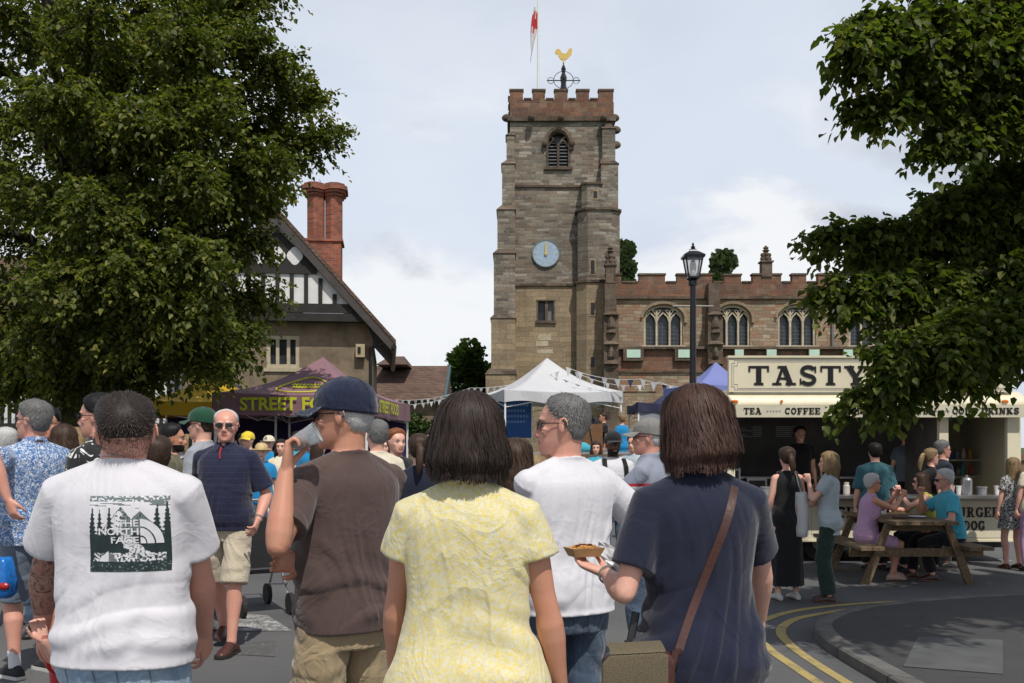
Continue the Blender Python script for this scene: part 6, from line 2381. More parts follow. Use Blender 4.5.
        if s.lod < 2:
            cen = s.HM @ Vector((0, -.01, .11))
            crown = s.HM @ Vector((0, -.055, .23))
            for _ in range(int(tufts)):
                phi = rg.uniform(-math.pi, math.pi); z = .03 + .197 * rg.random() ** .7
                if line == 'bald' and z > .17 + .0 * phi and abs(phi) < 2.3: continue
                if z - zh(phi) < .006: continue
                p = s.HM @ head_pt(z, phi, off(z, phi) - .0015)
                nrm = (p - cen).normalized()
                fl = (p - crown); fl = fl - nrm * fl.dot(nrm)
                fl = fl.normalized() if fl.length > 1e-5 else nrm.orthogonal()
                fl = (fl + Vector((rg.gauss(0, .35), rg.gauss(0, .35), rg.gauss(0, .35)))).normalized()
                L = length * S * rg.uniform(.6, 1.3) * (1 if z > .12 else .7)
                sd = nrm.cross(fl).normalized() * wdt * S * rg.uniform(.6, 1.5)
                q = p + (fl * .95 + nrm * .16) * L * .5; e = p + (fl * 1.0 + nrm * .07) * L
                mb.add([p - sd, p + sd, q + sd * .8, q - sd * .8, e], [(0, 1, 2, 3), (3, 2, 4)])
        if line == 'fade':
            for _ in range(4600):
                phi = rg.uniform(1.0, 5.28); z = .040 + .10 * rg.random() ** .55
                p = s.HM @ head_pt(z, phi, .0004)
                sd = Vector((rg.gauss(0, 1), rg.gauss(0, 1), 0)).normalized() * .00042 * S
                e = p + Vector((0, 0, -.0045)) * S + (p - cen).normalized() * .0012
                mb.add([p - sd, p + sd, e], [(0, 1, 2)])
        o = mb.build('hair', HAIR[color], s.root, smooth=True)
        return o

    def hair_long(s, color, tab, open_phi=52, z_open=.165, strands=900, wave=.004, width=.0032, part=0.0, extra=None):
        """tab rows (z, hw, yf, yb); face opening for |phi| < open_phi below z_open"""
        TAB = [(z, hw, yf, yb, 0) for z, hw, yf, yb in tab]
        zmin = TAB[0][0]

        def P(z, phi, off=0):
            ph = math.atan2(math.sin(phi), math.cos(phi))
            lock = .0075 * noise.noise(Vector((math.sin(ph) * 3.2 + s.seed, math.cos(ph) * 3.2, z * 9))) + .0050 * noise.noise(Vector((math.sin(ph) * 8.5, math.cos(ph) * 8.5 + s.seed, z * 16 + 3)))
            p = head_pt(z, ph, off + lock * (1 - smooth01(.19, .235, z)), TAB)
            d = abs(math.degrees(ph))
            m = (1 - smooth01(open_phi - 12, open_phi + 4, d)) * (1 - smooth01(z_open, z_open + .03, z))
            if m > 0:
                inn = head_pt(max(z, .012), ph, -.012) if z > .0 else Vector((.03 * math.sin(ph), -.02, z))
                p = p.lerp(inn, m)
            return p
        mb = MB(); n = 56; m_ = 26
        zt = TAB[-1][0]
        secs = []
        for i in range(m_ + 1):
            z = zmin + (zt - zmin) * i / m_
            secs.append([s.HM @ (P(z, -2 * math.pi * j / n, .0035 * noise.noise(Vector((3.2 * math.sin(-2 * math.pi * j / n) + s.seed, 3.2 * math.cos(2 * math.pi * j / n), z * 6))))) for j in range(n)])
        # tuck under at the bottom
        first = secs[0]; c = sum(first, Vector()) / n
        secs = [[p.lerp(c, .45) + Vector((0, 0, .012)) for p in first], [p.lerp(c, .12) - Vector((0, 0, .002)) for p in first]] + secs
        mb.rings(secs)
        rg = s.rg; S = s.S
        if s.lod < 2:
            for _ in range(int(strands)):
                a = rg.uniform(-math.pi, math.pi)
                if abs(math.degrees(a)) < open_phi - 2 and rg.random() < .75: continue
                z0 = zmin + (zt - zmin) * rg.uniform(.15, 1.0) ** .7
                z1 = max(zmin - .006 - .018 * rg.random() - .022 * (.5 + noise.noise(Vector((math.sin(a) * 6 + s.seed, math.cos(a) * 6, 2)))), z0 - rg.uniform(.10, .26))
                k = 12; ph = a; pts = []
                w1, w2, lift = rg.uniform(0, 6.28), rg.uniform(14, 34), rg.uniform(.0, .005)
                for i in range(k + 1):
                    t = i / k; z = z0 + (z1 - z0) * t
                    zz = max(z, zmin)
                    q = P(zz, a + .05 * math.sin(w1 + w2 * z) * (1 + t), lift + wave * math.sin(w1 + z * w2 * 1.6) * t * .6 + .001)
                    q.z = z if z < zmin else q.z
                    pts.append(s.HM @ q)
                cen = s.HM @ Vector((0, -.01, .08))
                vs = []
                for i, p in enumerate(pts):
                    t = i / k
                    tg = (pts[min(k, i + 1)] - pts[max(0, i - 1)]).normalized()
                    nr = (p - cen).normalized()
                    sd = nr.cross(tg).normalized() * width * S * rg.uniform(.8, 1.1) * (.35 + .65 * math.sin(math.pi * min(1, .15 + t * .8)))
                    vs += [p - sd, p + sd]
                mb.add(vs, [(2 * i, 2 * i + 1, 2 * i + 3, 2 * i + 2) for i in range(k)])
        o = mb.build('hair', HAIR[color], s.root, smooth=True)
        return o

    def ponytail(s, color, base=(0, -.11, .15), L=.26, r=.03, drop=.9, mat=None):
        b = Vector(base)
        pts = [b + Vector((0, .03, 0)), b + Vector((0, -.03, .005))]
        for i in range(1, 8):
            t = i / 7
            pts.append(b + Vector((.015 * math.sin(3 * t + s.seed), -.035 - .03 * math.sin(t * 2.2), -L * t * drop)))
        rs = [r * .7, r * .8] + [r * (1.0 + .25 * math.sin(math.pi * t_ / 7)) * (1 - .75 * (t_ / 7) ** 3) for t_ in range(1, 8)]
        mb = MB()
        W = [s.HM @ p for p in pts]
        mb.tube(W, [q * s.S for q in rs], 14, roundcaps=True)
        rg = s.rg
        for _ in range(160 if s.lod < 2 else 40):
            a = rg.uniform(0, 6.28); st = rg.randint(0, 3); vs = []
            for i in range(st, len(W)):
                rr = rs[i] * s.S * rg.uniform(.95, 1.12)
                c = W[i] + Vector((math.cos(a) * rr, math.sin(a) * rr, 0)); a += rg.uniform(-.12, .12)
                sd = Vector((-math.sin(a), math.cos(a), 0)) * .0025
                vs += [c - sd, c + sd]
            k = len(vs) // 2
            mb.add(vs, [(2 * i, 2 * i + 1, 2 * i + 3, 2 * i + 2) for i in range(k - 1)])
        mb.build('ponytail', HAIR[color], s.root, smooth=True)

    def cap(s, mat, brim=True, backwards=False, brim_len=.075, kind='cap', z0=.145, brimmat=None, tilt=0):
        mb = MB(); n = 40
        zs = [z0 + (.2262 - z0) * i / 12 for i in range(13)]
        secs = []
        for z in zs:
            ex = .014 + .008 * smooth01(z0, z0 + .05, z)
            ring = []
            for j in range(n):
                a = -2 * math.pi * j / n
                dz = -.03 * (1 - math.cos(a)) * .5 * (1 - smooth01(z0, z0 + .07, z))   # lower at the back
                p = head_pt(z, a, ex); p.z += dz
                ring.append(s.HM @ p)
            secs.append(ring)
        low = [s.HM @ (head_pt(z0, -2 * math.pi * j / n, .008) + Vector((0, 0, -.03 * (1 - math.cos(2 * math.pi * j / n)) * .5 + .004))) for j in range(n)]
        mb.rings([low] + secs)
        mb.ell(s.HM @ Vector((0, -.012, .2262 + .018)), (.007, .007, .004))
        # seams
        for k in range(6):
            a = k * math.pi / 3 + .5
            mb.tube([s.HM @ (head_pt(z, a, .0155 + .008 * smooth01(z0, z0 + .05, z)) + Vector((0, 0, -.03 * (1 - math.cos(a)) * .5 * (1 - smooth01(z0, z0 + .07, z))))) for z in zs], .0012, 4)
        co = mb.build('cap' if kind == 'cap' else 'hat', mat, s.root, smooth=True)
        mb = MB()
        if kind == 'cap' and brim:
            sgn = -1 if backwards else 1
            vs = []; m = 14; rows = 5
            for side_ in (0, 1):
                for r_ in range(rows + 1):
                    for i in range(m + 1):
                        a = R(-62 + 124 * i / m)
                        p = head_pt(z0 + .006, a, .012)
                        out = Vector((math.sin(a) * .35, 1.0, 0)).normalized() * brim_len * (r_ / rows) * (math.cos(a) ** .5 if math.cos(a) > 0 else 0)
                        z = z0 + .006 - .05 * (math.sin(a) ** 2) * (r_ / rows) * .55 - .014 * (r_ / rows) - (.004 if side_ else 0)
                        vs.append(s.HM @ Vector((p.x + out.x * .7, (p.y + out.y) * sgn, z)))
            W = m + 1; o_ = (rows + 1) * W; fs = []
            for r_ in range(rows):
                for i in range(m):
                    q = (r_ * W + i, r_ * W + i + 1, (r_ + 1) * W + i + 1, (r_ + 1) * W + i)
                    fs += [q[::-1], tuple(k + o_ for k in q)]
            for i in range(m):
                fs.append((rows * W + i, rows * W + i + 1, rows * W + i + 1 + o_, rows * W + i + o_))
            for r_ in range(rows):
                fs.append((r_ * W, (r_ + 1) * W, (r_ + 1) * W + o_, r_ * W + o_)); fs.append((r_ * W + m, r_ * W + m + o_, (r_ + 1) * W + m + o_, (r_ + 1) * W + m))
            mb.add(vs, fs)
            mb.build('brim', brimmat or mat, co, smooth=True)
        elif kind == 'hat':
            rr = [(0.0, 0), (.35, -.002), (.7, .0), (1.0, .006)]
            secs = [[s.HM @ (head_pt(z0, -2 * math.pi * j / n, .012 + brim_len * q) + Vector((0, 0, dz - .01 * q))) for j in range(n)] for q, dz in rr]
            secs += [[p - Vector((0, 0, .004)) for p in r_] for r_ in secs[::-1]]
            mb.rings(secs, cap0=False, cap1=False)
            mb.build('brim', brimmat or mat, co, smooth=True)
        return co

    def glasses(s, dark=True, up=False):
        dz = .075 if up else 0; dy = -.03 if up else 0
        H = lambda x, y, z: s.HM @ Vector((x, y + dy, z + dz))
        mb = MB(); S = s.S
        for k in (-1, 1):
            ring = [H(k * .033 + .024 * math.cos(a), .104 - .010 * abs((k * .033 + .024 * math.cos(a)) / .06) ** 2, .112 + .0165 * math.sin(a)) for a in [2 * math.pi * i / 20 for i in range(21)]]
            mb.tube(ring, .0017 * S, 6, 0)
            if dark:
                cc = H(k * .033, .1015, .112)
                mb.add([cc] + ring[:-1], [(0, i + 1, (i + 1) % 20 + 1) for i in range(20)], 1)
            mb.tube([H(k * .060, .092, .117), H(k * .076, .06, .120), H(k * .081, .0, .120), H(k * .079, -.02, .105)], .0022 * S, 6, 0)
        mb.tube([H(-.008, .105, .116), H(0, .107, .119), H(.008, .105, .116)], .0018 * S, 6, 0)
        return mb.build('sunglasses' if dark else 'glasses', [M_BLACK, plain('dark_lens', (.01, .009, .009), .22, .02, bump=0)], s.root)

# ---------------------------------------------------------------- fabrics
def pat_noise(c2, lo, hi, sc, dist=0, detail=3):
    return lambda m, c: m.mix(m.ramp(m.noise(sc, detail, .6, dist=dist), [(lo, 0.0), (hi, 1.0)]), c, c2)


def pat_stripes(c2, freq, duty=.5, axis=2, off=0.0, amt=1.0):
    def f(m, c):
        sp = m.n('ShaderNodeSeparateXYZ'); m.l(m.tc.outputs['Object'], sp.inputs[0])
        v = m.math('FRACT', m.math('ADD', m.math('MULTIPLY', sp.outputs[axis], freq), off))
        return m.mix(m.math('MULTIPLY', m.math('LESS_THAN', v, duty), amt), c, c2)
    return f


def pat_speckle(c2, sc, thr=.42):
    def f(m, c):
        v = m.n('ShaderNodeTexVoronoi'); v.inputs['Scale'].default_value = sc; m.l(m.tc.outputs['Object'], v.inputs['Vector'])
        k = m.math('LESS_THAN', m.math('ADD', v.outputs['Distance'], m.math('MULTIPLY', m.noise(sc * .6, 3, .6), .5)), thr + .2)
        return m.mix(k, c, c2)
    return f


F_WHITE = fabric('white_jersey', (.66, .645, .68), .2, .04, fold=.2)
F_WHITE2 = fabric('white_jersey_plain', (.68, .67, .71), .2, .04, fold=.2)
F_BROWN = fabric('brown_jersey', hexlin(84, 68, 64), .25, .14)
F_YELLOW = fabric('yellow_print_cotton', hexlin(218, 200, 118), .3, .06, pattern=pat_noise((.66, .63, .50), .44, .56, 130, 1.2, 3))
F_NAVYT = fabric('navy_jersey', hexlin(30, 34, 54), .3, .12, fold=.22)
F_POLO = fabric('navy_pique', hexlin(34, 38, 62), .4, .1, pattern=pat_stripes(hexlin(50, 52, 78), 22, .08, 2, .3))
F_JEANL = fabric('pale_denim', hexlin(142, 168, 192), .6, .22, fold=.5, pattern=pat_noise(hexlin(176, 194, 208), .5, .75, 7))
F_JEANS = fabric('mid_denim', hexlin(72, 98, 134), .6, .22, fold=.5, pattern=pat_noise(hexlin(96, 122, 156), .5, .75, 7))
F_JEAND = fabric('slate_denim', hexlin(76, 92, 112), .6, .2, fold=.5)
F_KHAKI = fabric('khaki_cotton', hexlin(176, 156, 122), .4, .12, fold=.5)
F_BEIGE = fabric('beige_cotton', hexlin(196, 184, 162), .4, .08, fold=.4)
F_SLATE = fabric('slate_cotton', hexlin(104, 116, 132), .4, .12, fold=.4)
F_PAIS = fabric('blue_white_leaf_print', hexlin(78, 116, 168), .3, .1, pattern=pat_noise((.62, .66, .72), .50, .56, 62, 1.5, 4))
F_BLK = fabric('black_cotton', (.012, .012, .014), .3, .1)
F_BW = fabric('black_white_bold_print', (.02, .02, .022), .3, .1, pattern=pat_noise((.7, .7, .68), .55, .58, 15, 1.2, 2))
F_TEAL = fabric('teal_cotton', hexlin(56, 98, 108), .3); F_TURQ = fabric('turquoise_cotton', hexlin(72, 168, 190), .3)
F_MAUVE = fabric('mauve_cotton', hexlin(196, 156, 190), .3); F_GREYT = fabric('pale_grey_cotton', hexlin(172, 184, 190), .3)
F_GREEN = fabric('bottle_green_crepe', hexlin(38, 58, 50), .2, fold=.6); F_SPECK = fabric('black_white_speckle_print', (.05, .05, .05), .3, pattern=pat_noise((.6, .6, .58), .5, .54, 55, 1, 3))
F_OLIVE = fabric('olive_cotton', hexlin(96, 92, 70), .3); F_GREY = fabric('grey_cotton', hexlin(150, 154, 162), .3)
F_PINK = fabric('pink_cotton', hexlin(222, 130, 148), .3); F_BLUE = fabric('bright_blue_cotton', hexlin(30, 134, 190), .3); F_NAVY2 = fabric('dark_navy_cotton', hexlin(30, 34, 52), .3)
F_LIME = fabric('yellow_green_vest', hexlin(172, 176, 70), .3); F_RED = fabric('red_cotton', hexlin(176, 40, 44), .3); F_CREAM = fabric('cream_cotton', hexlin(222, 212, 190), .3)
F_CAPN = fabric('navy_cap_cloth', hexlin(30, 38, 62), .5, .2, fold=.6); F_CAPG = fabric('green_cap_cloth', hexlin(30, 74, 52), .5); F_CAPGR = fabric('grey_cap_cloth', hexlin(128, 126, 122), .5)
F_STRAW = plain('straw', hexlin(200, 176, 128), .8, .2, 20, .5, 120); F_YCAP = fabric('yellow_cap_cloth', hexlin(232, 206, 60), .4)
L_BROWN = plain('brown_leather', hexlin(74, 44, 38), .4, .3, 8, .3, 60); L_BLACK = plain('black_leather', (.015, .015, .016), .4, .2, 8, .2, 60)
RUB = plain('white_rubber', (.6, .59, .55), .6, .1, bump=0)


def fpolo_group():
    def f(m, c):
        sp = m.n('ShaderNodeSeparateXYZ'); m.l(m.tc.outputs['Object'], sp.inputs[0])
        z = sp.outputs[2]
        def band(a, b): return m.math('MULTIPLY', m.math('GREATER_THAN', z, a), m.math('LESS_THAN', z, b))
        arm = m.math('GREATER_THAN', m.math('ABSOLUTE', sp.outputs[0]), .0)
        for a, b, cc in ((1.235, 1.262, hexlin(40, 46, 80)), (1.262, 1.285, (.7, .7, .7)), (1.285, 1.305, hexlin(176, 50, 60)), (1.215, 1.235, (.7, .7, .7)), (1.19, 1.215, hexlin(60, 90, 160))):
            c = m.mix(m.math('MULTIPLY', band(a, b), arm), c, cc)
        return c
    return f


F_STRIPE = fabric('grey_polo_with_chest_bands', hexlin(140, 146, 162), .3, .08, pattern=fpolo_group())

# ================================================================ NEAR ROW, seen from behind
SK_TAT = skin_mat('ruddy_skin_with_sleeve_tattoo', hexlin(216, 162, 142), (-.20, 1.26, 1.0))
A = Person('man in white T-shirt with black landscape print on the back and a tattooed left arm', WX(124, 3.05), 3.05, -4, 1.765, 'm', 1.13, .02, SK_TAT, 0, head=(27, -26, -3), seed=2, neck=1.12, drop=(.042, .025))
A.set_arm(-1, A.loc(42, 632, 3.32), (-1, -.5, -.3), curl=.4); A.set_arm(1, A.loc(206, 640, 3.32), (1, -.6, -.1))
A.body(hairc='darkbrown'); A.shirt(F_WHITE, hem=.885, sleeve=.68, fit=.016, collar='crew', amp=.0095, sleeve_r=.066); A.lower(F_JEANL, 1.96, (.092, .072, .06)); A.hair_short('darkbrown', 'fade', .003, 3200, .007, .013); A.shoes(L_BLACK)

K = Person('man in brown T-shirt and navy cap drinking from a clear plastic cup', WX(348, 3.68), 3.68, 42, 1.79, 'm', 1.04, .05, 'tan', 0, head=(40, 2, 0), seed=5)
K.set_arm(-1, K.loc(286, 470, 3.40), (0, 0, -1), palm=(.6, -.5, 0), curl=.62, thumb=.6, hd=K.loc(292, 425, 3.42) - K.loc(286, 470, 3.40))
K.set_arm(1, K.loc(306, 562, 3.60), (.8, .2, -.9), palm=(0, -.8, .1), curl=.3, hd=(-1, .15, .1))
K.body(hairc='grey'); K.shirt(F_BROWN, hem=.86, sleeve=.74, fit=.024, collar='crew', amp=.012, sleeve_r=.066); K.lower(F_KHAKI, 1.0, (.096, .088, .09)); K.hair_short('white', 'normal', .008, 1400, .0, .012); K.cap(F_CAPN, z0=.140); K.glasses(); K.shoes(L_BLACK)

L = Person('woman in pale yellow patterned top with a dark bobbed haircut, seen from behind', WX(468, 2.74), 2.74, -6, 1.705, 'f', 1.12, .02, 'tan', 0, head=(6, -3, 2), seed=9)
L.set_arm(1, L.loc(566, 712, 2.80), (.6, -.9, 0)); L.set_arm(-1, L.loc(392, 700, 2.95), (-.6, -.6, 0))
L.body(hairc='brown'); L.shirt(F_YELLOW, hem=.80, sleeve=.42, fit=.020, collar='crew', amp=.009, flare=.05, sleeve_r=.066, name='blouse'); L.lower(F_JEANS, 1.9, (.09, .066, .05))
BOB = [(0.022, 0.1079, 0.075, -0.1133), (0.032, 0.1172, 0.08, -0.1267), (0.05, 0.119, 0.085, -0.1306), (0.08, 0.1125, 0.09, -0.1286), (0.12, 0.0995, 0.092, -0.1248), (0.16, 0.093, 0.1, -0.121), (0.19, 0.0837, 0.094, -0.1114), (0.212, 0.067, 0.074, -0.0922), (0.23, 0.046, 0.045, -0.0614), (0.24, 0.016, 0.012, -0.0269)]
L.hair_long('darkbrown', BOB, strands=4200, wave=.010, width=.0015); L.shoes(L_BLACK)

M_ = Person('grey-haired man in plain white T-shirt and dark glasses turned to the left', WX(566, 4.05), 4.05, 30, 1.76, 'm', 1.06, .03, 'red', 0, head=(50, 0, 0), seed=14)
M_.set_arm(1, M_.loc(612, 565, 4.35), (1, -.4, -.4)); M_.set_arm(-1, M_.loc(560, 565, 4.5), (-.6, -.6, -.3))
M_.body(hairc='salt'); M_.shirt(F_WHITE2, hem=.875, sleeve=.66, fit=.026, collar='crew', amp=.012, sleeve_r=.066); M_.lower(F_JEAND, 1.96, (.092, .074, .064)); M_.hair_short('salt', 'normal', .007, 3200, .006, .014); M_.glasses(); M_.shoes(L_BLACK)

N_ = Person('woman in navy T-shirt with brown wavy hair and a brown shoulder strap', WX(699, 2.98), 2.98, 12, 1.735, 'f', 1.06, .04, 'fair', 0, head=(22, 4, -2), seed=21)
N_.set_arm(-1, N_.loc(607, 574, 3.12), N_.loc(600, 640, 2.95) - N_.sh[-1], palm=(.1, .1, 1), curl=.30, thumb=.25, hd=N_.loc(572, 560, 3.2) - N_.loc(607, 574, 3.12))
N_.set_arm(1, N_.loc(762, 640, 3.35), (1, -.4, -.3))
N_.body(hairc='brown'); N_.shirt(F_NAVYT, hem=.855, sleeve=.74, fit=.026, collar='crew', amp=.012, sleeve_r=.067); N_.lower(F_JEANS, 1.9, (.094, .070, .055))
WAVY = [(0.008, 0.1042, 0.06, -0.1037), (0.018, 0.1125, 0.07, -0.121), (0.03, 0.1135, 0.08, -0.1286), (0.07, 0.1079, 0.088, -0.1267), (0.12, 0.0986, 0.094, -0.1229), (0.16, 0.093, 0.102, -0.121), (0.19, 0.0837, 0.096, -0.1114), (0.212, 0.067, 0.076, -0.0941), (0.232, 0.048, 0.048, -0.0634), (0.244, 0.018, 0.014, -0.0288)]
N_.hair_long('auburn', WAVY, strands=4200, wave=.016, width=.0016); N_.shoes(L_BLACK)

# print on the back of A's shirt: laid on the cloth by casting onto it
def on_cloth(P, name, verts, faces, midx, mats, px0, px1, py0, py1, lift):
    """verts in 0..1 x 0..1 (v up) mapped to a square on the back of the shirt"""
    bv = BVHTree.FromPolygons([v.co.copy() for v in P.shirto.data.vertices], [tuple(p.vertices) for p in P.shirto.data.polygons])
    a = P.loc(px0, py1, 3.05); b = P.loc(px1, py0, 3.05)
    w = P.loc(px1, py1, 3.05) - P.loc(px0, py1, 3.05); h = b.z - a.z
    w.y = 0
    vs = []
    for u, v in verts:
        o = Vector((a.x + w.x * u, -1.0, a.z + h * v))
        hit = bv.ray_cast(o, Vector((0, 1, 0)))
        y = hit[0].y - lift if hit[0] is not None else -.12
        vs.append((o.x, y, o.z))
    me = bpy.data.meshes.new(name); me.from_pydata(vs, [], faces)
    for m in mats: me.materials.append(m)
    if midx is not None: me.polygons.foreach_set('material_index', midx)
    me.update()
    o = bpy.data.objects.new(name, me); COL.objects.link(o); o.parent = P.shirto
    return o


INK = plain('print_ink', hexlin(34, 50, 50), .7, .2, 40, 0); INK2 = plain('print_midtone', hexlin(112, 122, 124), .7, .2, 40, 0); PW = plain('print_white', (.72, .71, .74), .7, .05, 40, 0)
Nn = 96
gv = [(i / Nn, j / Nn) for j in range(Nn + 1) for i in range(Nn + 1)]
def scene_tone(u, v):
    n1 = noise.noise(Vector((u * 9, v * 14, 0))); n2 = noise.noise(Vector((u * 34, v * 40, 3)))
    t = 2
    if v > .62:
        t = 2 if noise.noise(Vector((u * 4, v * 46, 1))) < .12 + .5 * (v < .86) else 1
        if v > .93 and n2 > -.1: t = 1
    m1 = .86 - abs(u - .42) * 1.25; m2 = .80 - abs(u - .66) * 1.0
    if v < max(m1, m2) and v > .5:
        t = 1 if (u - .42) * 1 + n2 * .12 > .03 * math.sin(v * 60) else 2
        if abs(v - max(m1, m2)) < .012: t = 0
        if n2 > .25: t = 0
    for c, hgt, wd in ((.04, .84, .06), (.14, .82, .05), (.27, .84, .055), (.86, .90, .05), (.97, .92, .05)):
        if v < hgt and abs(u - c) < wd * (hgt - v) / .5 * (1 + .35 * math.sin(v * 110)) + .006: t = 0
    if v < .50: t = 0
    if v < .50 and v > .16:
        if abs(u - (.56 + .10 * math.sin(v * 9))) < .16 * (1.1 - v * 1.4) + n1 * .06: t = 2 if n2 < .15 else 1
    if .14 < v < .25 and .05 + n1 * .05 < u < .95: t = 2 if n2 + n1 * .6 > .05 else (1 if n2 > -.2 else 0)
    if .14 < v < .27 and abs(u - .24) < .11 and v < .27 - abs(u - .24) * .9: t = 2 if (u < .25) else 1
    if v < .12: t = 0 if n2 < .32 else 1
    return t
gf = []; gm = []
for j in range(Nn):
    for i in range(Nn):
        a = j * (Nn + 1) + i
        gf.append((a, a + 1, a + Nn + 2, a + Nn + 1)); gm.append(scene_tone((i + .5) / Nn, (j + .5) / Nn))
PR = (109, 182, 494, 567)
on_cloth(A, 'back_print', gv, gf, gm, [INK, INK2, PW], *PR, .0012)
vs_all, fs_all = [], []
for wd, x0, x1, z0, z1 in (('THE', .385, .645, .600, .69), ('NORTH', .13, .645, .485, .58), ('FACE', .29, .645, .375, .465)):
    v, f = fit_text(wd, x1 - x0, z1 - z0, .02)
    o_ = len(vs_all); vs_all += [((x0 + x1) / 2 + a, z0 + b) for a, b in v]; fs_all += [tuple(i + o_ for i in q) for q in f]
# quarter dome of three bands beside the words
def band(r0, r1, n=16):
    global vs_all, fs_all
    o_ = len(vs_all)
    for i in range(n + 1):
        a = math.pi / 2 * i / n
        for r_ in (r0, r1): vs_all.append((.665 + r_ * math.cos(a) * .82, .375 + r_ * math.sin(a)))
    fs_all += [(o_ + 2 * i, o_ + 2 * i + 1, o_ + 2 * i + 3, o_ + 2 * i + 2) for i in range(n)]
band(.0, .085); band(.105, .205); band(.225, .325)
on_cloth(A, 'print_lettering', vs_all, fs_all, None, [PW], *PR, .0030)
# necklace on A, belt details
mb = MB()
mb.tube([A.tp((.066 * math.sin(a), -.010 + .062 * math.cos(a), 1.512 + .004 * math.cos(a))) for a in [R(360 * i / 28) for i in range(29)]], .0014, 5)
mb.build('necklace', M_STEEL, A.root)
# jeans pockets and seams on the near pairs
def back_pockets(P, trou, mat, n=2):
    bv = BVHTree.FromPolygons([v.co.copy() for v in trou.data.vertices], [tuple(p.vertices) for p in trou.data.polygons])
    for k in (-1, 1):
        mb = MB()
        def pt(x, z):
            h = bv.ray_cast(Vector((x, -1, z)), Vector((0, 1, 0)))
            return Vector((x, (h[0].y if h[0] is not None else -.12) - .0015, z))
        S = P.S
        ol = [(.035, .93), (.125, .93), (.125, .80), (.08, .77), (.035, .80), (.035, .93)]
        pts = []
        for i in range(len(ol) - 1):
            for q in range(5):
                t = q / 5; pts.append(pt(k * (ol[i][0] + (ol[i + 1][0] - ol[i][0]) * t) * S, (ol[i][1] + (ol[i + 1][1] - ol[i][1]) * t) * S))
        mb.tube(pts + [pts[0]], .0016, 4)
        mb.tube([pt(k * (.035 + .09 * q / 5) * S, .917 * S) for q in range(6)], .0012, 4)
        mb.build('pocket_stitching', mat, trou)
STI = plain('pale_stitch', hexlin(110, 120, 130), .8, bump=0)
for P_ in (A, M_, N_):
    t_ = [c for c in P_.root.children if c.name.startswith('trousers')][0]
    back_pockets(P_, t_, STI)
mb = MB()
for P_, k_ in ((N_, -1),):
    wr = P_.arm[-1][2]; el = P_.arm[-1][1]
    c = wr.lerp(el, .05); d = (wr - el).normalized(); u = d.orthogonal().normalized(); v = d.cross(u)
    mb.tube([c + (u * math.cos(a) + v * math.sin(a)) * .0275 for a in [R(20 * i) for i in range(19)]], .0035, 6)
    mb.build('bracelet', M_STEEL, P_.root)

# cup in K's hand
hc = K.world(K.arm[-1][2]) + Vector((.02, .01, .085))
PL = NT('clear_plastic'); PL.base((.75, .78, .8)); PL.rough(.12); PL.set('Transmission Weight', .75); PL.set('IOR', 1.15)
PL.bump(PL.noise(30, 3), .3, .01)
cup = thing('plastic_cup', 'clear plastic cup tipped to the mouth of the man in the navy cap', 'cup', hc)
mb = MB()
prof = [(.030, -.05), (.034, -.02), (.038, .02), (.043, .055), (.045, .058), (.041, .056), (.036, .02), (.028, -.046)]
mb.lathe((0, 0, 0), [(r_ * .86, z_ * .9) for r_, z_ in prof], 24)
cupo = mb.build('cup_wall', PL.mat, cup, smooth=True)
cup.rotation_euler = (0, R(62), 0)
cup.location = Vector((WX(304, 3.42), 3.42, WZ(439, 3.42)))

# food tray with chips in N's hand
tw = N_.world(N_.arm[-1][2])
TS = .86
tray = thing('food_tray', 'small card tray of fried food in the hand of the woman in navy', 'food tray', (WX(584, 3.18), 3.18, WZ(556, 3.18)), R(20))
CARD = plain('kraft_card', hexlin(186, 150, 106), .8, .15, 20, .1)
mb = MB()
def tray_ring(rx, ry, z): return [(rx * sx, ry * sy, z) for sx, sy in ((-1, -1), (1, -1), (1, 1), (-1, 1))]
mb.rings([tray_ring(.050, .034, 0), tray_ring(.064, .048, .032), tray_ring(.062, .046, .032), tray_ring(.048, .032, .003)])
mb.build('tray', CARD, tray)
FRY = plain('fried_food', hexlin(214, 158, 84), .6, .3, 40, .3); SAU = plain('brown_sauce', hexlin(96, 40, 24), .3, .2, 30, .1)
rg = random.Random(4)
mb = MB()
for i in range(16):
    c = Vector((rg.uniform(-.035, .035), rg.uniform(-.022, .022), .022 + rg.uniform(0, .014))); a = rg.uniform(0, 3.1); d = Vector((math.cos(a), math.sin(a), rg.uniform(-.2, .3))) * .022
    mb.tube([c - d, c + d], .0052, 5, 0)
for i in range(4):
    mb.ell((rg.uniform(-.03, .03), rg.uniform(-.02, .02), .040), (.012, .008, .004), 1, None, 8, 5)
mb.build('food', [FRY, SAU], tray)
tray.scale = (TS, TS, TS)
nap = thing('paper_napkin', 'crumpled white paper held beside the food tray', 'napkin', (WX(618, 3.3), 3.3, WZ(566, 3.3)))
mb = MB()
n = 10; vs = []
for j in range(n + 1):
    for i in range(n + 1):
        u, v = i / n - .5, j / n - .5
        vs.append((u * .13, .02 * noise.noise(Vector((u * 5, v * 5, 1))), -v * .12 + .02 * noise.noise(Vector((u * 4, v * 4, 7))) + u * -.06))
mb.add(vs, [(j * (n + 1) + i, j * (n + 1) + i + 1, (j + 1) * (n + 1) + i + 1, (j + 1) * (n + 1) + i) for j in range(n) for i in range(n)])
mb.build('sheet', plain('white_paper', (.75, .74, .76), .8, .04, bump=0), nap)

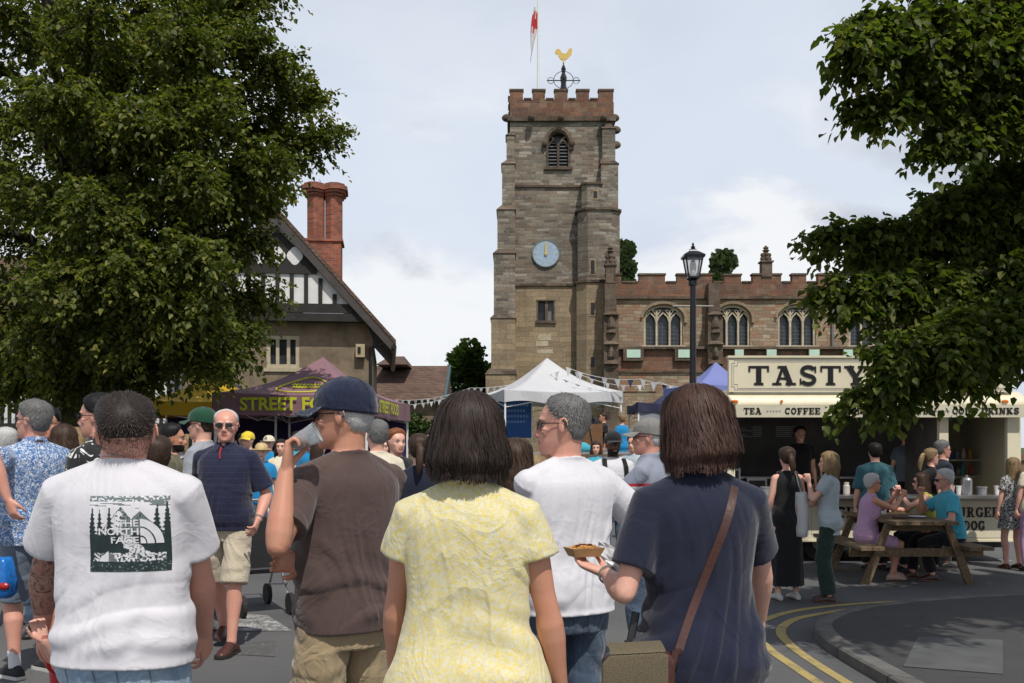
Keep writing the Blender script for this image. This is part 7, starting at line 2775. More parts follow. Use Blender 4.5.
# shoulder bag of N: strap from right shoulder over the back to the left hip
bag = thing('shoulder_bag', 'olive brown canvas flap bag with leather strap at the hip of the woman in navy', 'bag', (0, 0, 0))
def round_off(o, w):
    bm = bmesh.new(); bm.from_mesh(o.data)
    bmesh.ops.dissolve_limit(bm, angle_limit=R(2), verts=bm.verts, edges=bm.edges)
    bm.to_mesh(o.data); bm.free()
    me = evaluated(o.data, [('BEVEL', dict(width=w, segments=4, limit_method='ANGLE', angle_limit=R(25)))])
    o.data = me; me.name = o.name
    for p in me.polygons: p.use_smooth = True


TW = NT('olive_tweed'); TW.base(TW.mix(TW.ramp(TW.noise(520, 2, .6), [(.4, 0.0), (.6, 1.0)]), hexlin(118, 106, 82), hexlin(78, 70, 56))); TW.rough(.9); TW.bump(TW.noise(300, 2), .5, .003)
bvN = BVHTree.FromPolygons([N_.world(v.co) for v in N_.shirto.data.vertices], [tuple(p.vertices) for p in N_.shirto.data.polygons])
def strap(pix, w, mat, bv, Yfrom, lift=.004, name='strap', tail=None):
    pts = []
    for px, py in pix:
        o = Vector((WX(px, Yfrom), Yfrom, WZ(py, Yfrom))); d = (o - Vector((0, 0, CAM_H))).normalized()
        h = bv.ray_cast(o, d)
        if h[0] is not None: pts.append(h[0] - d * lift)
    pts = smooth_pts([p.lerp(q, t) for p, q in zip(pts, pts[1:]) for t in (0, .33, .67)] + [pts[-1]])
    if tail: pts += tail
    mb = MB(); 
    vs = []
    for i, p in enumerate(pts):
        t = (pts[min(len(pts) - 1, i + 1)] - pts[max(0, i - 1)]).normalized()
        sd = t.cross(Vector((0, -1, 0))).normalized() * w / 2
        for q, off in ((sd, .0), (-sd, .0), (-sd, .004), (sd, .004)):
            vs.append(p + q + Vector((0, off, 0)))
    n = len(pts)
    mb.add(vs, [(4 * i + j, 4 * i + (j + 1) % 4, 4 * (i + 1) + (j + 1) % 4, 4 * (i + 1) + j) for i in range(n - 1) for j in range(4)])
    return mb.build(name, mat, bag)
def smooth_pts(pts, it=12):
    for _ in range(it):
        pts = [pts[0]] + [(pts[i - 1] + pts[i] * 2 + pts[i + 1]) / 4 for i in range(1, len(pts) - 1)] + [pts[-1]]
    return pts
pix = [(731, 464), (734, 474), (735, 486), (733, 500), (729, 515), (724, 530), (718, 546), (711, 562), (704, 580), (697, 598), (690, 616), (684, 634), (679, 650)]
strap(pix, .024, L_BROWN, bvN, 1.9, .014)
By = 2.72
mb = MB()
X = lambda p: WX(p, By); Z = lambda p: WZ(p, By)
prof = [(X(602), Z(700)), (X(604), Z(664)), (X(609), Z(656)), (X(668), Z(650)), (X(674), Z(654)), (X(676), Z(700))]
mb.prism([(X(604), Z(722)), (X(676), Z(722)), (X(676), Z(662)), (X(670), Z(653)), (X(612), Z(656)), (X(604), Z(664))], By + .0, By + .09)
bb_ = mb.build('bag_body', L_BROWN, bag)
round_off(bb_, .022)
mb = MB()
mb.prism([(X(601.5), Z(705)), (X(668), Z(705)), (X(668), Z(658)), (X(664), Z(651.5)), (X(610), Z(654.5)), (X(602), Z(663))], By - .012, By - .001)
round_off(mb.build('front_flap', TW.mat, bag), .010)
mb = MB()
secs = []
for t in range(7):
    a = math.pi / 2 * t / 6
    secs.append([(X(610) , By - .012 + .10 * (1 - math.cos(a)) , Z(653.8) + .012 * math.sin(a)), (X(665), By - .012 + .10 * (1 - math.cos(a)), Z(651) + .012 * math.sin(a))])
vs = [p for q in secs for p in q]; mb.add(vs, [(2 * i, 2 * i + 1, 2 * i + 3, 2 * i + 2) for i in range(6)])
mb.build('flap', TW.mat, bag)
mb = MB(); mb.tube([Vector((X(672), By + .02, Z(672))), Vector((X(676), By + .02, Z(655))), Vector((WX(679, 2.8), 2.8, WZ(652, 2.8)))], .012, 8); mb.build('strap_loop', L_BROWN, bag)
mb = MB(); a_ = Vector((WX(628, 2.95), 2.95, WZ(655, 2.95))); b_ = Vector((WX(636, 2.98), 2.98, WZ(612, 2.98)))
mb.tube([a_, a_.lerp(b_, .5), b_], [(.012, .004)] * 3, 8, hint=(1, 0, 0)); mb.tube([a_ + Vector((0, -.01, .02 + .0)), a_ + Vector((0, -.01, .045))], .012, 8)
mb.build('short_strap', L_BLACK, bag)

# ================================================================ MIDDLE DISTANCE
def quick(label, px, Y, heading, H, sex='m', skin='fair', hair=('short', 'brown'), top=F_GREY, bottom=F_JEAND, w=1.0, belly=0.0, lod=None, arms=None, legs=None, head=(0, 0, 0), sleeve=.6, collar='crew', low='long',
          shoe=L_BLACK, hem=.86, zoff=0.0, cap=None, seed=None, glasses=None, lean=0, finish=True, topname='tshirt', group=None, beard=None, tank=False, sock=None, sole=None, skirt=None, fit=.02):
    lod = lod if lod is not None else (1 if Y < 9.2 else 2)
    p = Person(label, WX(px, Y), Y, heading, H, sex, w, belly, skin, lod, seed=seed or int(px) % 97 + 1, head=head, zoff=zoff, lean=lean, group=group)
    for k, a in (arms or {}).items(): p.set_arm(k, *a[:1], **a[1])
    for k, a in (legs or {}).items(): p.set_leg(k, *a[:1], **a[1])
    p.body(hairc=hair[1], beard=beard)
    if top is not None: p.shirt(top, hem=hem, sleeve=sleeve, collar=collar if lod < 2 else None, name=topname, tank=tank, amp=.009, fit=fit)
    if low == 'long': p.lower(bottom, 1.95, (.088, .068, .058))
    elif low == 'wide': p.lower(bottom, 1.95, (.092, .088, .085))
    elif low == 'shorts': p.lower(bottom, .98, (.09, .086, .088), 'shorts')
    elif low == 'skirt': p.skirt(bottom, hem=skirt or .5)
    if cap: p.hair_short(hair[1], 'normal', .005, 200 if lod == 1 else 0, .0, .008)
    elif hair[0] == 'short': p.hair_short(hair[1], hair[2] if len(hair) > 2 else 'normal', .012, 700 if lod == 1 else 0)
    elif hair[0] == 'long': p.hair_long(hair[1], hair[2] if len(hair) > 2 else WAVY, strands=600 if lod == 1 else 0, wave=.012)
    elif hair[0] == 'pony': p.hair_short(hair[1], 'normal', .014, 500 if lod == 1 else 0, length=.02); p.ponytail(hair[1])
    if cap: p.cap(cap[1], kind=cap[0], brim_len=.075 if cap[0] == 'cap' else .06)
    if glasses is not None: p.glasses(dark=glasses)
    p.shoes(shoe, sole=sole, sock=sock)
    return p


LONGH = [(-.16, .075, .02, -.11), (-.12, .10, .04, -.125), (-.05, .105, .06, -.125), (.02, .104, .075, -.126), (.07, .102, .084, -.126), (.12, .096, .092, -.122), (.16, .093, .099, -.122), (.19, .086, .092, -.112), (.212, .070, .072, -.094), (.230, .046, .044, -.062), (.240, .016, .012, -.028)]

# man in blue print shirt at the far left
B_ = Person('grey-haired man in blue and white patterned shirt and slate shorts at the left edge', WX(34, 6.75), 6.75, 52, 1.85, 'm', 1.12, .07, 'red', 1, head=(28, -4, 0), seed=31)
B_.set_arm(-1, B_.loc(8, 500, 6.3), (-.7, -.9, 0)); B_.set_arm(1, B_.loc(92, 472, 7.15), (.7, -.5, -.8), hd=None)
B_.set_leg(1, (.14, .05), yaw=0); B_.set_leg(-1, (-.12, .02), yaw=5)
B_.body(hairc='grey'); B_.shirt(F_PAIS, hem=.84, sleeve=.85, fit=.035, collar='polo', amp=.012, name='shirt', sleeve_r=.07); B_.lower(F_SLATE, .98, (.10, .094, .098), 'shorts'); B_.hair_short('salt', 'normal', .012, 1200); B_.glasses(False); B_.shoes(plain('black_mesh', (.02, .02, .025), .8), sole=RUB, sock=F_WHITE2)

# man in navy polo walking toward us
F_ = Person('bald man in navy striped polo shirt, sunglasses and beige shorts walking towards the camera', WX(226, 7.6), 7.6, 176, 1.83, 'm', 1.06, .05, 'red', 0, head=(12, -2, 0), seed=41)
F_.set_arm(-1, F_.loc(258, 520, 7.45), (-.3, -1, 0), curl=.45); F_.set_arm(1, F_.loc(200, 525, 7.75), (.3, -1, 0), curl=.4)
F_.set_leg(-1, (-.10, .16), yaw=-8); F_.set_leg(1, (.13, -.30, .12), yaw=12)
F_.body(hairc='white'); F_.shirt(F_POLO, hem=.875, sleeve=.80, fit=.022, collar='polo', amp=.008, name='polo_shirt', sleeve_r=.068); F_.lower(F_BEIGE, .98, (.092, .088, .092), 'shorts'); F_.hair_short('white', 'bald', .009, 700, .0, .010); F_.glasses(); F_.shoes(L_BROWN, sole=plain('dark_sole', (.03, .02, .015), .7, bump=0), name='loafer')
mb = MB(); mb.tube([F_.tp((0, .096, 1.475)), F_.tp((.004, .116, 1.43)), F_.tp((.0, .124, 1.39))], [(.006, .003)] * 3, 6, hint=(1, 0, 0)); mb.build('red_placket', F_RED, F_.shirto)
mb = MB(); wr = F_.arm[-1][2]; el = F_.arm[-1][1]; d = (wr - el).normalized(); u = d.orthogonal().normalized(); v = d.cross(u); c = wr.lerp(el, .08)
mb.tube([c + (u * math.cos(a) + v * math.sin(a)) * .030 for a in [R(30 * i) for i in range(13)]], .007, 6); mb.build('watch', M_STEEL, F_.root)

quick('tall dark-haired man in bold black and white shirt looking left', 100, 6.1, 70, 1.86, 'm', 'red', ('short', 'black'), F_BW, F_BLK, head=(18, 0, 0), glasses=True, collar='polo', topname='shirt')
quick('dark-haired man facing us behind the blue patterned shirt', 48, 8.2, 190, 1.86, 'm', 'tan', ('short', 'black'), F_NAVY2, F_JEAND, glasses=False)
quick('woman with long brown hair behind the blue patterned shirt', 64, 7.4, 20, 1.72, 'f', 'fair', ('long', 'brown', LONGH), F_OLIVE, F_JEAND, sleeve=.5)
quick('fair-haired woman standing next to the long brown haired woman', 76, 7.9, -20, 1.70, 'f', 'fair', ('long', 'blonde', WAVY), F_CREAM, F_BLK)
quick('man in green baseball cap and grey T-shirt looking left', 203, 8.3, 80, 1.86, 'm', 'fair', ('short', 'brown'), F_GREY, F_JEAND, cap=('cap', F_CAPG), glasses=True, shoe=RUB)
quick('youngster with tousled brown hair behind the white T-shirt shoulder', 156, 5.6, 25, 1.60, 'm', 'fair', ('short', 'brown'), F_OLIVE, F_JEAND, w=.9)
quick('bearded dark-haired man in olive shirt facing right', 172, 8.8, -75, 1.74, 'm', 'tan', ('short', 'black'), F_OLIVE, F_JEAND, beard='black')
quick('woman in white vest with fair hair in the sun behind the olive shirt', 187, 12.5, 15, 1.70, 'f', 'fair', ('long', 'blonde', WAVY), F_WHITE2, F_JEAND, tank=True)
quick('child in red cap among the crowd by the yellow gazebo', 181, 11.2, 170, 1.38, 'm', 'fair', ('short', 'brown'), F_WHITE2, F_RED, cap=('cap', F_RED), low='shorts', w=.9)
quick('person in yellow cap near the plum gazebo', 248, 15.2, 165, 1.76, 'm', 'fair', ('short', 'brown'), F_NAVY2, F_BLK, cap=('cap', F_YCAP))
quick('person in straw hat and bright blue top bending beside the stall', 262, 13.2, 190, 1.60, 'f', 'fair', ('short', 'grey'), F_BLUE, F_JEAND, cap=('hat', F_STRAW), lean=10)
quick('person in white sun hat behind the straw hat', 269, 16.0, 175, 1.72, 'f', 'fair', ('short', 'grey'), F_BLUE, F_BLK, cap=('hat', F_CREAM))
quick('dark-haired woman in black top among the far crowd', 197, 12.0, 200, 1.72, 'f', 'fair', ('long', 'black', LONGH), F_BLK, F_BLK)
quick('man in grey shirt under the yellow gazebo', 166, 15.0, 150, 1.80, 'm', 'tan', ('short', 'salt'), F_GREY, F_JEAND)
quick('man in pale blue shirt at the plum gazebo counter', 298, 16.5, 60, 1.78, 'm', 'fair', ('short', 'brown'), F_TURQ, F_BLK)
quick('woman in pink top walking behind the drinking man', 318, 14.0, -60, 1.66, 'f', 'fair', ('long', 'brown', LONGH), F_PINK, F_JEAND)
quick('old man with white hair at the very left edge', 6, 8.6, 40, 1.70, 'm', 'fair', ('short', 'white'), F_CREAM, F_BEIGE, glasses=False)
quick('woman in red top far behind the patterned shirt', 22, 12.6, 160, 1.66, 'f', 'tan', ('long', 'darkbrown', LONGH), F_RED, F_BLK)
quick('curly grey-haired man behind the navy cap', 377, 8.4, 30, 1.76, 'm', 'fair', ('short', 'grey'), F_CREAM, F_JEAND)
quick('ginger-haired man in black top under the gazebo edge', 396, 9.6, 215, 1.71, 'm', 'fair', ('short', 'ginger'), F_BLK, F_JEANS, shoe=L_BROWN)
quick('woman with brown ponytail in navy top', 419, 7.6, 5, 1.64, 'f', 'fair', ('pony', 'brown'), F_NAVY2, F_JEANS, shoe=L_BROWN)
pp = quick('woman in black T-shirt holding her arm out behind the yellow blouse', 446, 5.4, 55, 1.60, 'f', 'fair', ('long', 'darkbrown', WAVY), F_BLK, F_BLK, arms={-1: (Vector((-.42, .28, 1.18)), dict(hint=(-.5, -.5, -1), curl=.3))})
quick('woman with light brown hair and black top between yellow and white shirts', 516, 5.4, -20, 1.60, 'f', 'fair', ('long', 'brown', LONGH), F_BLK, F_BLK)
quick('girl in pink top half hidden behind the white T-shirt man', 536, 6.4, 10, 1.50, 'f', 'fair', ('long', 'blonde', LONGH), F_PINK, F_JEAND)
qb = quick('bearded man in black cap and white T-shirt wearing a backpack', 613, 10.4, 188, 1.69, 'm', 'brown', ('short', 'black'), F_WHITE2, F_JEAND, cap=('cap', F_BLK), beard='black', lod=1)
mb = MB()
for k in (-1, 1):
    mb.tube([qb.tp((k * .10, -.11, 1.40)), qb.tp((k * .10, -.06, 1.475)), qb.tp((k * .105, .05, 1.465)), qb.tp((k * .115, .125, 1.38)), qb.tp((k * .125, .13, 1.22)), qb.tp((k * .16, .07, 1.12)), qb.tp((k * .15, -.1, 1.08))], [(.024, .007)] * 7, 8, hint=(1, 0, 0))
bpk = thing('backpack', 'black backpack worn by the bearded man in the black cap', 'backpack', tuple(qb.root.location), qb.root.rotation_euler.z)
mb.build('strap', F_BLK, bpk)
mb = MB(); mb.rings([[qb.tp((.15 * k1 * math.cos(2 * math.pi * j / 16), -.20 + .07 * k1 * math.sin(2 * math.pi * j / 16), z)) for j in range(16)] for z, k1 in ((1.02, .8), (1.05, 1), (1.3, 1), (1.42, .85), (1.46, .5))]); mb.build('pack', F_BLK, bpk)
quick('man in grey cap and grey polo with coloured bands looking left', 650, 6.7, 62, 1.73, 'm', 'red', ('short', 'white'), F_STRIPE, F_JEAND, cap=('cap', F_CAPGR), glasses=False, belly=.03, sleeve=.66, collar='polo', head=(15, 0, 0), topname='polo_shirt',
      arms={-1: (Vector((-.12, .42, 1.10)), dict(hint=(-.4, -1, -.3), curl=.5)), 1: (Vector((.12, .40, 1.06)), dict(hint=(.6, -.8, -.4), curl=.5))})
quick('woman with pale hair in long bright blue top by the churchyard stall', 622, 24.6, 25, 1.66, 'f', 'fair', ('short', 'blonde'), F_BLUE, F_BLUE, hem=.55, zoff=.72)
quick('person in black T-shirt under the white gazebo', 603.5, 24.9, 100, 1.70, 'm', 'tan', ('short', 'brown'), F_BLK, F_GREY, zoff=.72)
quick('person in dark top behind the white T-shirt man', 497, 9.5, 175, 1.66, 'f', 'fair', ('long', 'brown', LONGH), F_NAVY2, F_BLK)

for lab, px, Y, hd, H, sx, hr, tp, bt in (
    ('woman in teal top between the tall men at the left', 112, 10.5, 150, 1.70, 'f', ('long', 'brown', WAVY), F_TEAL, F_BLK),
    ('grey-haired man in white shirt far behind the child in the red cap', 176, 17.5, 190, 1.76, 'm', ('short', 'grey'), F_WHITE2, F_BEIGE),
    ('woman with blonde hair in navy top under the yellow gazebo edge', 190, 18.0, 160, 1.70, 'f', ('long', 'blonde', WAVY), F_NAVY2, F_JEAND),
    ('man in red T-shirt deep in the crowd left of the straw hat', 243, 18.5, 200, 1.78, 'm', ('short', 'brown'), F_RED, F_BLK),
    ('woman in cream top right of the white sun hat', 281, 14.6, 185, 1.66, 'f', ('long', 'darkbrown', LONGH), F_CREAM, F_JEAND),
    ('man in bright blue top seen past the raised cup', 312, 15.6, 170, 1.72, 'm', ('short', 'salt'), F_BLUE, F_BEIGE),
    ('woman in white top beside the ginger-haired man', 385, 12.6, 175, 1.66, 'f', ('long', 'auburn', LONGH), F_WHITE2, F_BLK),
    ('man in olive top behind the brown ponytail', 432, 12.0, 190, 1.74, 'm', ('short', 'darkbrown'), F_OLIVE, F_JEAND),
    ('woman in turquoise top near the trestle table', 596, 16.0, 175, 1.64, 'f', ('long', 'brown', WAVY), F_TURQ, F_WHITE2),
    ('man in pale grey top behind the grey cap', 634, 14.0, 150, 1.72, 'm', ('short', 'brown'), F_GREYT, F_JEAND),
    ('person in dark top at the far end of the plum gazebo', 352, 21.5, 180, 1.74, 'm', ('short', 'black'), F_BLK, F_BLK),
    ('woman in pink top close to the left tree trunk', 128, 14.5, 170, 1.66, 'f', ('long', 'blonde', LONGH), F_PINK, F_JEAND)):
    quick(lab, px, Y, hd, H, sx, 'fair', hr, tp, bt)

# by the trailer
u_ = quick('woman in long black sleeveless dress with a ponytail', 787, 10.45, 12, 1.60, 'f', 'fair', ('pony', 'brown'), None, F_BLK, low='none', shoe=RUB, lod=1, head=(-10, 0, 0))
u_.shirt(F_BLK, hem=.78, tank=True, collar=None, name='dress_bodice', fit=.02); u_.skirt(F_BLK, top=1.04, hem=.16, r1=(.19, .16), name='dress_skirt', folds=7, amp=.012)
v_ = quick('blonde woman in grey T-shirt and green trousers eating beside the black dress', 829, 10.35, 72, 1.56, 'f', 'fair', ('long', 'blonde', [(-.14, .06, -.02, -.10), (-.08, .075, .0, -.115)] + WAVY[1:]), F_GREYT, F_GREEN, hem=.78, low='wide', shoe=L_BROWN, lod=1, fit=.03,
           arms={-1: (Vector((-.06, .20, 1.24)), dict(hint=(-.6, -.2, -1), curl=.7, hd=(.2, .2, 1))), 1: (Vector((-.04, .26, .98)), dict(hint=(.6, -.6, -.3)))})
v_.glasses(up=True)
tb_ = thing('tote_bag', 'white canvas tote bag on the shoulder of the woman in the black dress', 'bag', (WX(800, 10.4), 10.4, 0))
C_CAN = cloth('white_canvas', (.62, .62, .62), .08, .1)
mb = MB()
zb0, zb1 = WZ(536, 10.4), WZ(492, 10.4)
secs = []
for i in range(9):
    t = i / 8; z = zb0 + (zb1 - zb0) * t; w2 = .052 + .02 * math.sin(math.pi * (.2 + .6 * (1 - t))); d2 = .12 + .03 * (1 - t)
    secs.append([(w2 * math.cos(a) + .01 * math.sin(3 * t), d2 * math.sin(a), z) for a in [2 * math.pi * j / 16 for j in range(16)]])
mb.rings(secs); mb.build('bag_body', C_CAN, tb_, smooth=True)
mb = MB()
for yy in (-.06, .06):
    mb.tube([(0.0, yy, zb1 - .02), (-.03, yy * .6, zb1 + .10), (-.065, yy * .4, WZ(468, 10.4)), (-.03, yy * 1.2, zb1 + .05)], [(.014, .004)] * 4, 6, hint=(0, 1, 0))
mb.build('handle', C_CAN, tb_)
quick('man in teal top with his back to us at the trailer counter', 875, 12.95, -5, 1.64, 'm', 'fair', ('short', 'black'), F_TEAL, F_BLK, w=1.12, sleeve=.9, lod=1)
quick('blonde woman in black top with her hair pinned up, queuing at the trailer', 931, 12.9, -78, 1.58, 'f', 'fair', ('pony', 'blonde'), F_BLK, F_BLK, lod=1, glasses=True)
quick('grey-haired man standing behind the woman queuing at the trailer', 942, 13.25, -85, 1.68, 'm', 'red', ('short', 'salt'), F_NAVY2, F_BLK, glasses=True, lod=1)
quick('woman in black and white speckled dress at the right edge', 1013, 13.1, 8, 1.47, 'f', 'fair', ('long', 'blonde', LONGH), F_SPECK, F_SPECK, low='skirt', skirt=.62, hem=.88, shoe=L_BROWN, lod=1)
quick('person in pink trousers cut by the right edge', 1034, 12.8, 0, 1.55, 'f', 'fair', ('short', 'brown'), F_CREAM, F_MAUVE)
quick('vendor in dark clothes inside the trailer hatch', 800, 15.0, 180, 1.60, 'm', 'fair', ('short', 'black'), F_BLK, F_BLK, zoff=.30, lod=2)
quick('second vendor in grey top at the back of the trailer', 905, 15.1, 170, 1.56, 'f', 'fair', ('pony', 'brown'), F_SLATE, F_BLK, zoff=.30, lod=2)


def seated(label, px, Y, heading, H, sex, skin, hair, top, low, arms, feet, seat=.46, lean=4, head=(0, 0, 0), tank=False, sleeve=.6, shoe=L_BLACK, glasses=None, kind='trousers', w=1.0, belly=0, seed=3, topname='tshirt', lod=1, hem=.90):
    p = Person(label, WX(px, Y), Y, heading, H, sex, w, belly, skin, lod, seed=seed, head=head, hip_z=seat + .075, lean=lean)
    for k, (t, kw) in arms.items(): p.set_arm(k, t, **kw)
    for k, (t, kw) in feet.items(): p.set_leg(k, t, **kw)
    p.body(hairc=hair[1])
    p.shirt(top, hem=hem, sleeve=sleeve, tank=tank, amp=.008, name=topname, collar='crew' if not tank else None)
    if kind == 'skirt': p.lap(low, .86, .10)
    else: p.lower(low, 1.92 if kind == 'trousers' else .95, (.09, .07, .062), kind)
    if hair[0] == 'short': p.hair_short(hair[1], 'normal', .016, 900)
    else: p.hair_long(hair[1], hair[2], strands=500)
    if glasses is not None: p.glasses(glasses)
    p.shoes(shoe)
    return p


seated('older woman with short grey hair in mauve dress seated at the picnic table', 866, 12.05, -86, 1.60, 'f', 'tan', ('short', 'white'), F_MAUVE, F_MAUVE,
       {-1: (Vector((-.08, .40, 1.00)), dict(hint=(-.4, 0, -1), curl=.6, hd=(.1, .5, 1))), 1: (Vector((.06, .42, 1.0)), dict(hint=(.4, 0, -1), curl=.6, hd=(-.1, .5, 1)))},
       {-1: ((-.10, .40), dict(hint=(0, 1, .6))), 1: ((.10, .28), dict(hint=(0, 1, .6)))}, lean=8, tank=True, glasses=True, kind='skirt', shoe=plain('pale_sandal', hexlin(196, 160, 150), .6, bump=0), w=1.12, belly=.03, topname='dress_bodice', hem=.87)
seated('white-haired man in turquoise polo and black trousers seated at the picnic table', 953, 12.05, 88, 1.70, 'm', 'red', ('short', 'white'), F_TURQ, F_BLK,
       {1: (Vector((.10, .34, 1.02)), dict(hint=(.5, 0, -1), curl=.7, hd=(-.3, .1, 1))), -1: (Vector((-.16, .32, .64)), dict(hint=(-.7, -.6, 0), curl=.3))},
       {-1: ((-.14, .30), dict(hint=(0, 1, .6))), 1: ((.12, .44), dict(hint=(0, 1, .6)))}, lean=10, glasses=True, shoe=L_BROWN, w=1.08, belly=.05, seed=8, sleeve=.7)
seated('dark-haired woman in sunglasses and yellow-green vest on the far side of the table', 932, 12.75, 80, 1.62, 'f', 'fair', ('long', 'brown', LONGH), F_LIME, F_BLK,
       {1: (Vector((.10, .46, .80)), dict(hint=(.6, 0, -1), curl=.4)), -1: (Vector((-.12, .42, 1.02)), dict(hint=(-.5, 0, -1), curl=.7, hd=(0, .2, 1)))},
       {-1: ((-.14, .36), dict(hint=(0, 1, .6))), 1: ((.12, .36), dict(hint=(0, 1, .6)))}, lean=14, tank=True, glasses=True, seed=12)

# things on the table
ztop = .755 + ground_z(TX_, TYY)
for i, (dx, dy, nm, lab, cat) in enumerate(((-.12, -.42, 'wallet', 'brown purse lying on the near left of the picnic table', 'purse'), (.12, -.30, 'plate', 'paper plate on the picnic table before the man in turquoise', 'plate'), (-.05, .3, 'cup', 'paper cup on the far half of the picnic table', 'cup'))):
    mb = MB()
    if nm == 'wallet': mb.rings([[(.10 * math.cos(a) * k, .055 * math.sin(a) * k, z) for a in [2 * math.pi * j / 16 for j in range(16)]] for z, k in ((0, .95), (.012, 1), (.03, .95), (.036, .8))])
    elif nm == 'plate': mb.lathe((0, 0, 0), [(.05, 0), (.08, .004), (.11, .016), (.112, .018), (.08, .008), (.05, .004)], 20)
    else: mb.lathe((0, 0, 0), [(.028, 0), (.038, .10), (.040, .102), (.036, .10), (.026, .004)], 16)
    o = mb.build({'wallet': 'purse', 'plate': 'paper_plate', 'cup': 'paper_cup'}[nm], {'wallet': L_BROWN, 'plate': F_WHITE2, 'cup': M_WHITE}[nm], loc=(TX_ + dx, TYY + dy, ztop)); tag(o, lab, cat)

# child beside the tattooed man: only the reaching arm clears his shirt
c_ = Person('small child reaching up beside the tattooed man in white', WX(80, 3.40), 3.40, 178, 1.06, 'm', .85, .0, 'fair', 0, seed=17)
c_.set_arm(1, c_.loc(44, 640, 3.18), (-.8, .2, -1), curl=.5, hd=(.35, .1, 1), palm=(-.5, .6, 0)); 
c_.body(hairc='brown'); c_.shirt(F_RED, hem=.86, amp=.004); c_.lower(F_JEANS, .98, (.09, .086, .088), 'shorts'); c_.hair_short('brown', 'normal', .014, 300); c_.shoes(RUB)

# ================================================================ SMALL THINGS
# pushchair behind the walking man
pc = thing('pushchair', 'black folding pushchair behind the man in the navy polo', 'pushchair', (WX(256, 9.4), 9.4, 0), R(30))
mb = MB()
for sx in (-.22, .22):
    mb.tube([(sx, -.35, .1), (sx, .1, .55), (sx, .42, 1.02)], .012, 6); mb.tube([(sx, .38, .1), (sx, .0, .62)], .012, 6); mb.tube([(sx, -.3, .28), (sx, .35, .2)], .01, 6)
mb.tube([(-.22, .42, 1.02), (.22, .42, 1.02)], .016, 8)
mb.build('frame', M_STEEL, pc)
for sx in (-.22, .22):
    for sy in (-.35, .38):
        w_ = MB(); w_.tube([(sx - .02, sy, .1), (sx + .02, sy, .1)], .1, 18); wo = w_.build('wheel', plain('tyre', (.02, .02, .02), .8, bump=0), pc)
mb = MB(); mb.rings([[(x, y, z) for x, y, z in ((-.2, -.28, .42), (.2, -.28, .42), (.2, -.26, .38), (-.2, -.26, .38))], [(-.2, .02, .40), (.2, .02, .40), (.2, .02, .36), (-.2, .02, .36)], [(-.2, .26, .86), (.2, .26, .86), (.2, .29, .84), (-.2, .29, .84)]]); mb.build('seat', F_BLK, pc)
# blue carrier at the left edge
cb = thing('carrier_bag', 'shiny blue carrier bag with red lining at the left edge', 'bag', (WX(3, 6.2), 6.2, 0))
mb = MB(); z0, z1 = WZ(598, 6.2), WZ(557, 6.2)
mb.rings([[(.075 * k * math.cos(a) + .012 * math.sin(5 * a + z * 9), .06 * k * math.sin(a), z) for a in [2 * math.pi * j / 18 for j in range(18)]] for z, k in ((z0, .5), (z0 + .03, .95), (z0 + .12, 1.05), (z1 - .04, .8), (z1, .62))])
mb.build('bag_body', plain('blue_plastic', hexlin(30, 110, 190), .25, .4, 20, .5, 18), cb, smooth=True)
mb = MB(); mb.ell((.03, -.050, z0 + .08), (.035, .02, .025)); mb.build('lining', plain('red_plastic', hexlin(170, 30, 30), .3, .3, 20, .3, 18), cb)
# gold number balloon and easel board in the white gazebo, blue banner behind
bl = thing('foil_balloon', 'gold foil balloon shaped like a number nine under the white gazebo', 'balloon', (WX(578, 25.2), 25.2, WZ(421, 25.2)))
mb = MB()
mb.tube([(.20 * math.cos(a), 0, .28 + .21 * math.sin(a)) for a in [R(20 * i) for i in range(18)]] , .095, 10)
mb.tube([(.22, 0, .28), (.22, 0, .05), (.12, 0, -.18), (-.12, 0, -.22)], [.095, .09, .085, .06], 10, roundcaps=True)
mb.build('balloon_body', plain('gold_foil', (.75, .60, .12), .18, .1, bump=.3, bscale=12, metal=.9), bl, smooth=True)
mb = MB(); mb.tube([(.1, 0, -.2), (.12, 0, -.72)], .004, 4); mb.build('ribbon', M_WHITE, bl)
for i, (px, py) in enumerate(((587, 417), (592, 424), (585, 428))):
    mb = MB(); mb.ell((0, 0, 0), (.16, .16, .19)); mb.tube([(0, 0, -.19), (.02, 0, -.9)], .004, 4)
    tag(mb.build('round_balloon', plain('dark_balloon', (.03, .02, .06), .25, .1, bump=0), smooth=True, loc=(WX(px, 25.8), 25.8 + i * .1, WZ(py, 25.8))), 'dark violet round balloon beside the gold number balloon', 'balloon', 'dark balloons under the white gazebo')
bn = thing('blue_banner', 'royal blue stall banner at the left side of the white gazebo', 'banner', (WX(515, 25.3), 25.3, .72), R(6))
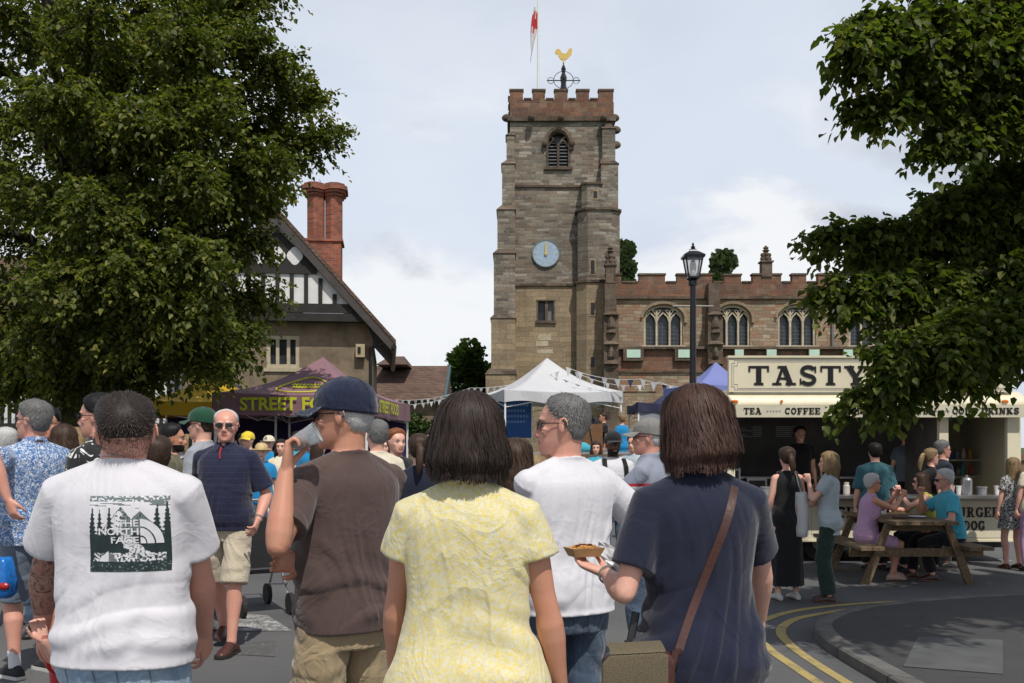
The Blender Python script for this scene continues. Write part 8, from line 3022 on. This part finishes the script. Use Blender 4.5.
mb = MB(); z0, z1 = WZ(438, 25.3) - .72, WZ(400, 25.3) - .72
mb.box(-.42, .42, 0, .03, z0, z1); mb.build('panel', cloth('royal_blue_cloth', hexlin(40, 84, 150), .1, 0), bn)
mb = MB()
for r_ in range(4):
    for k in range(9 - r_ % 2):
        mb.box(-.34 + k * .078, -.29 + k * .078, -.004, -.001, z1 - .16 - r_ * .14, z1 - .10 - r_ * .14)
mb.build('faded_print', plain('pale_blue_print', hexlin(110, 150, 200), .7, bump=0), bn)
for sx in (-.43, .43):
    mb = MB(); mb.tube([(sx, .015, 0), (sx, .015, z1)], .02, 6); mb.build('pole', M_WHITE, bn)
eb_ = thing('display_easel', 'brown display board on an easel under the white gazebo', 'display board', (WX(588, 24.4), 24.4, .72))
mb = MB(); z0, z1 = WZ(450, 24.4) - .72, WZ(424, 24.4) - .72
mb.box(-.36, .36, .02, .05, z0, z1); mb.build('board', plain('brown_hardboard', hexlin(120, 84, 56), .8, .2), eb_)
mb = MB()
for a, b in (((-.3, -.05, 0), (-.02, .0, z1 + .1)), ((.3, -.05, 0), (.02, .0, z1 + .1)), ((0, .5, 0), (0, .06, z1))): mb.tube([a, b], .02, 6)
mb.build('easel_leg', M_WOOD, eb_)
st = thing('stall_table', 'trestle table with pale top in front of the churchyard wall', 'table', (WX(590, 22.2), 22.2, 0))
mb = MB(); zt = WZ(452, 22.2)
mb.box(-1.4, 1.4, -.35, .35, zt - .04, zt); mb.build('tabletop', plain('pale_top', hexlin(150, 150, 146), .6, .1), st)
for sx in (-1.2, 1.2):
    for sy in (-.3, .3):
        mb = MB(); mb.box(sx - .02, sx + .02, sy - .02, sy + .02, 0, zt - .041); mb.build('leg', M_STEEL, st)
mb = MB(); mb.ell((0, 0, 0), (.18, .12, .12)); mb.ell((.16, .02, -.03), (.14, .1, .08)); mb.ell((-.1, -.04, .05), (.1, .08, .08))
tag(mb.build('cloth_bundle', F_TURQ, smooth=True, loc=(WX(582, 22.2), 22.2, zt + .10)), 'turquoise bundle of cloth on the trestle table', 'cloth bundle')
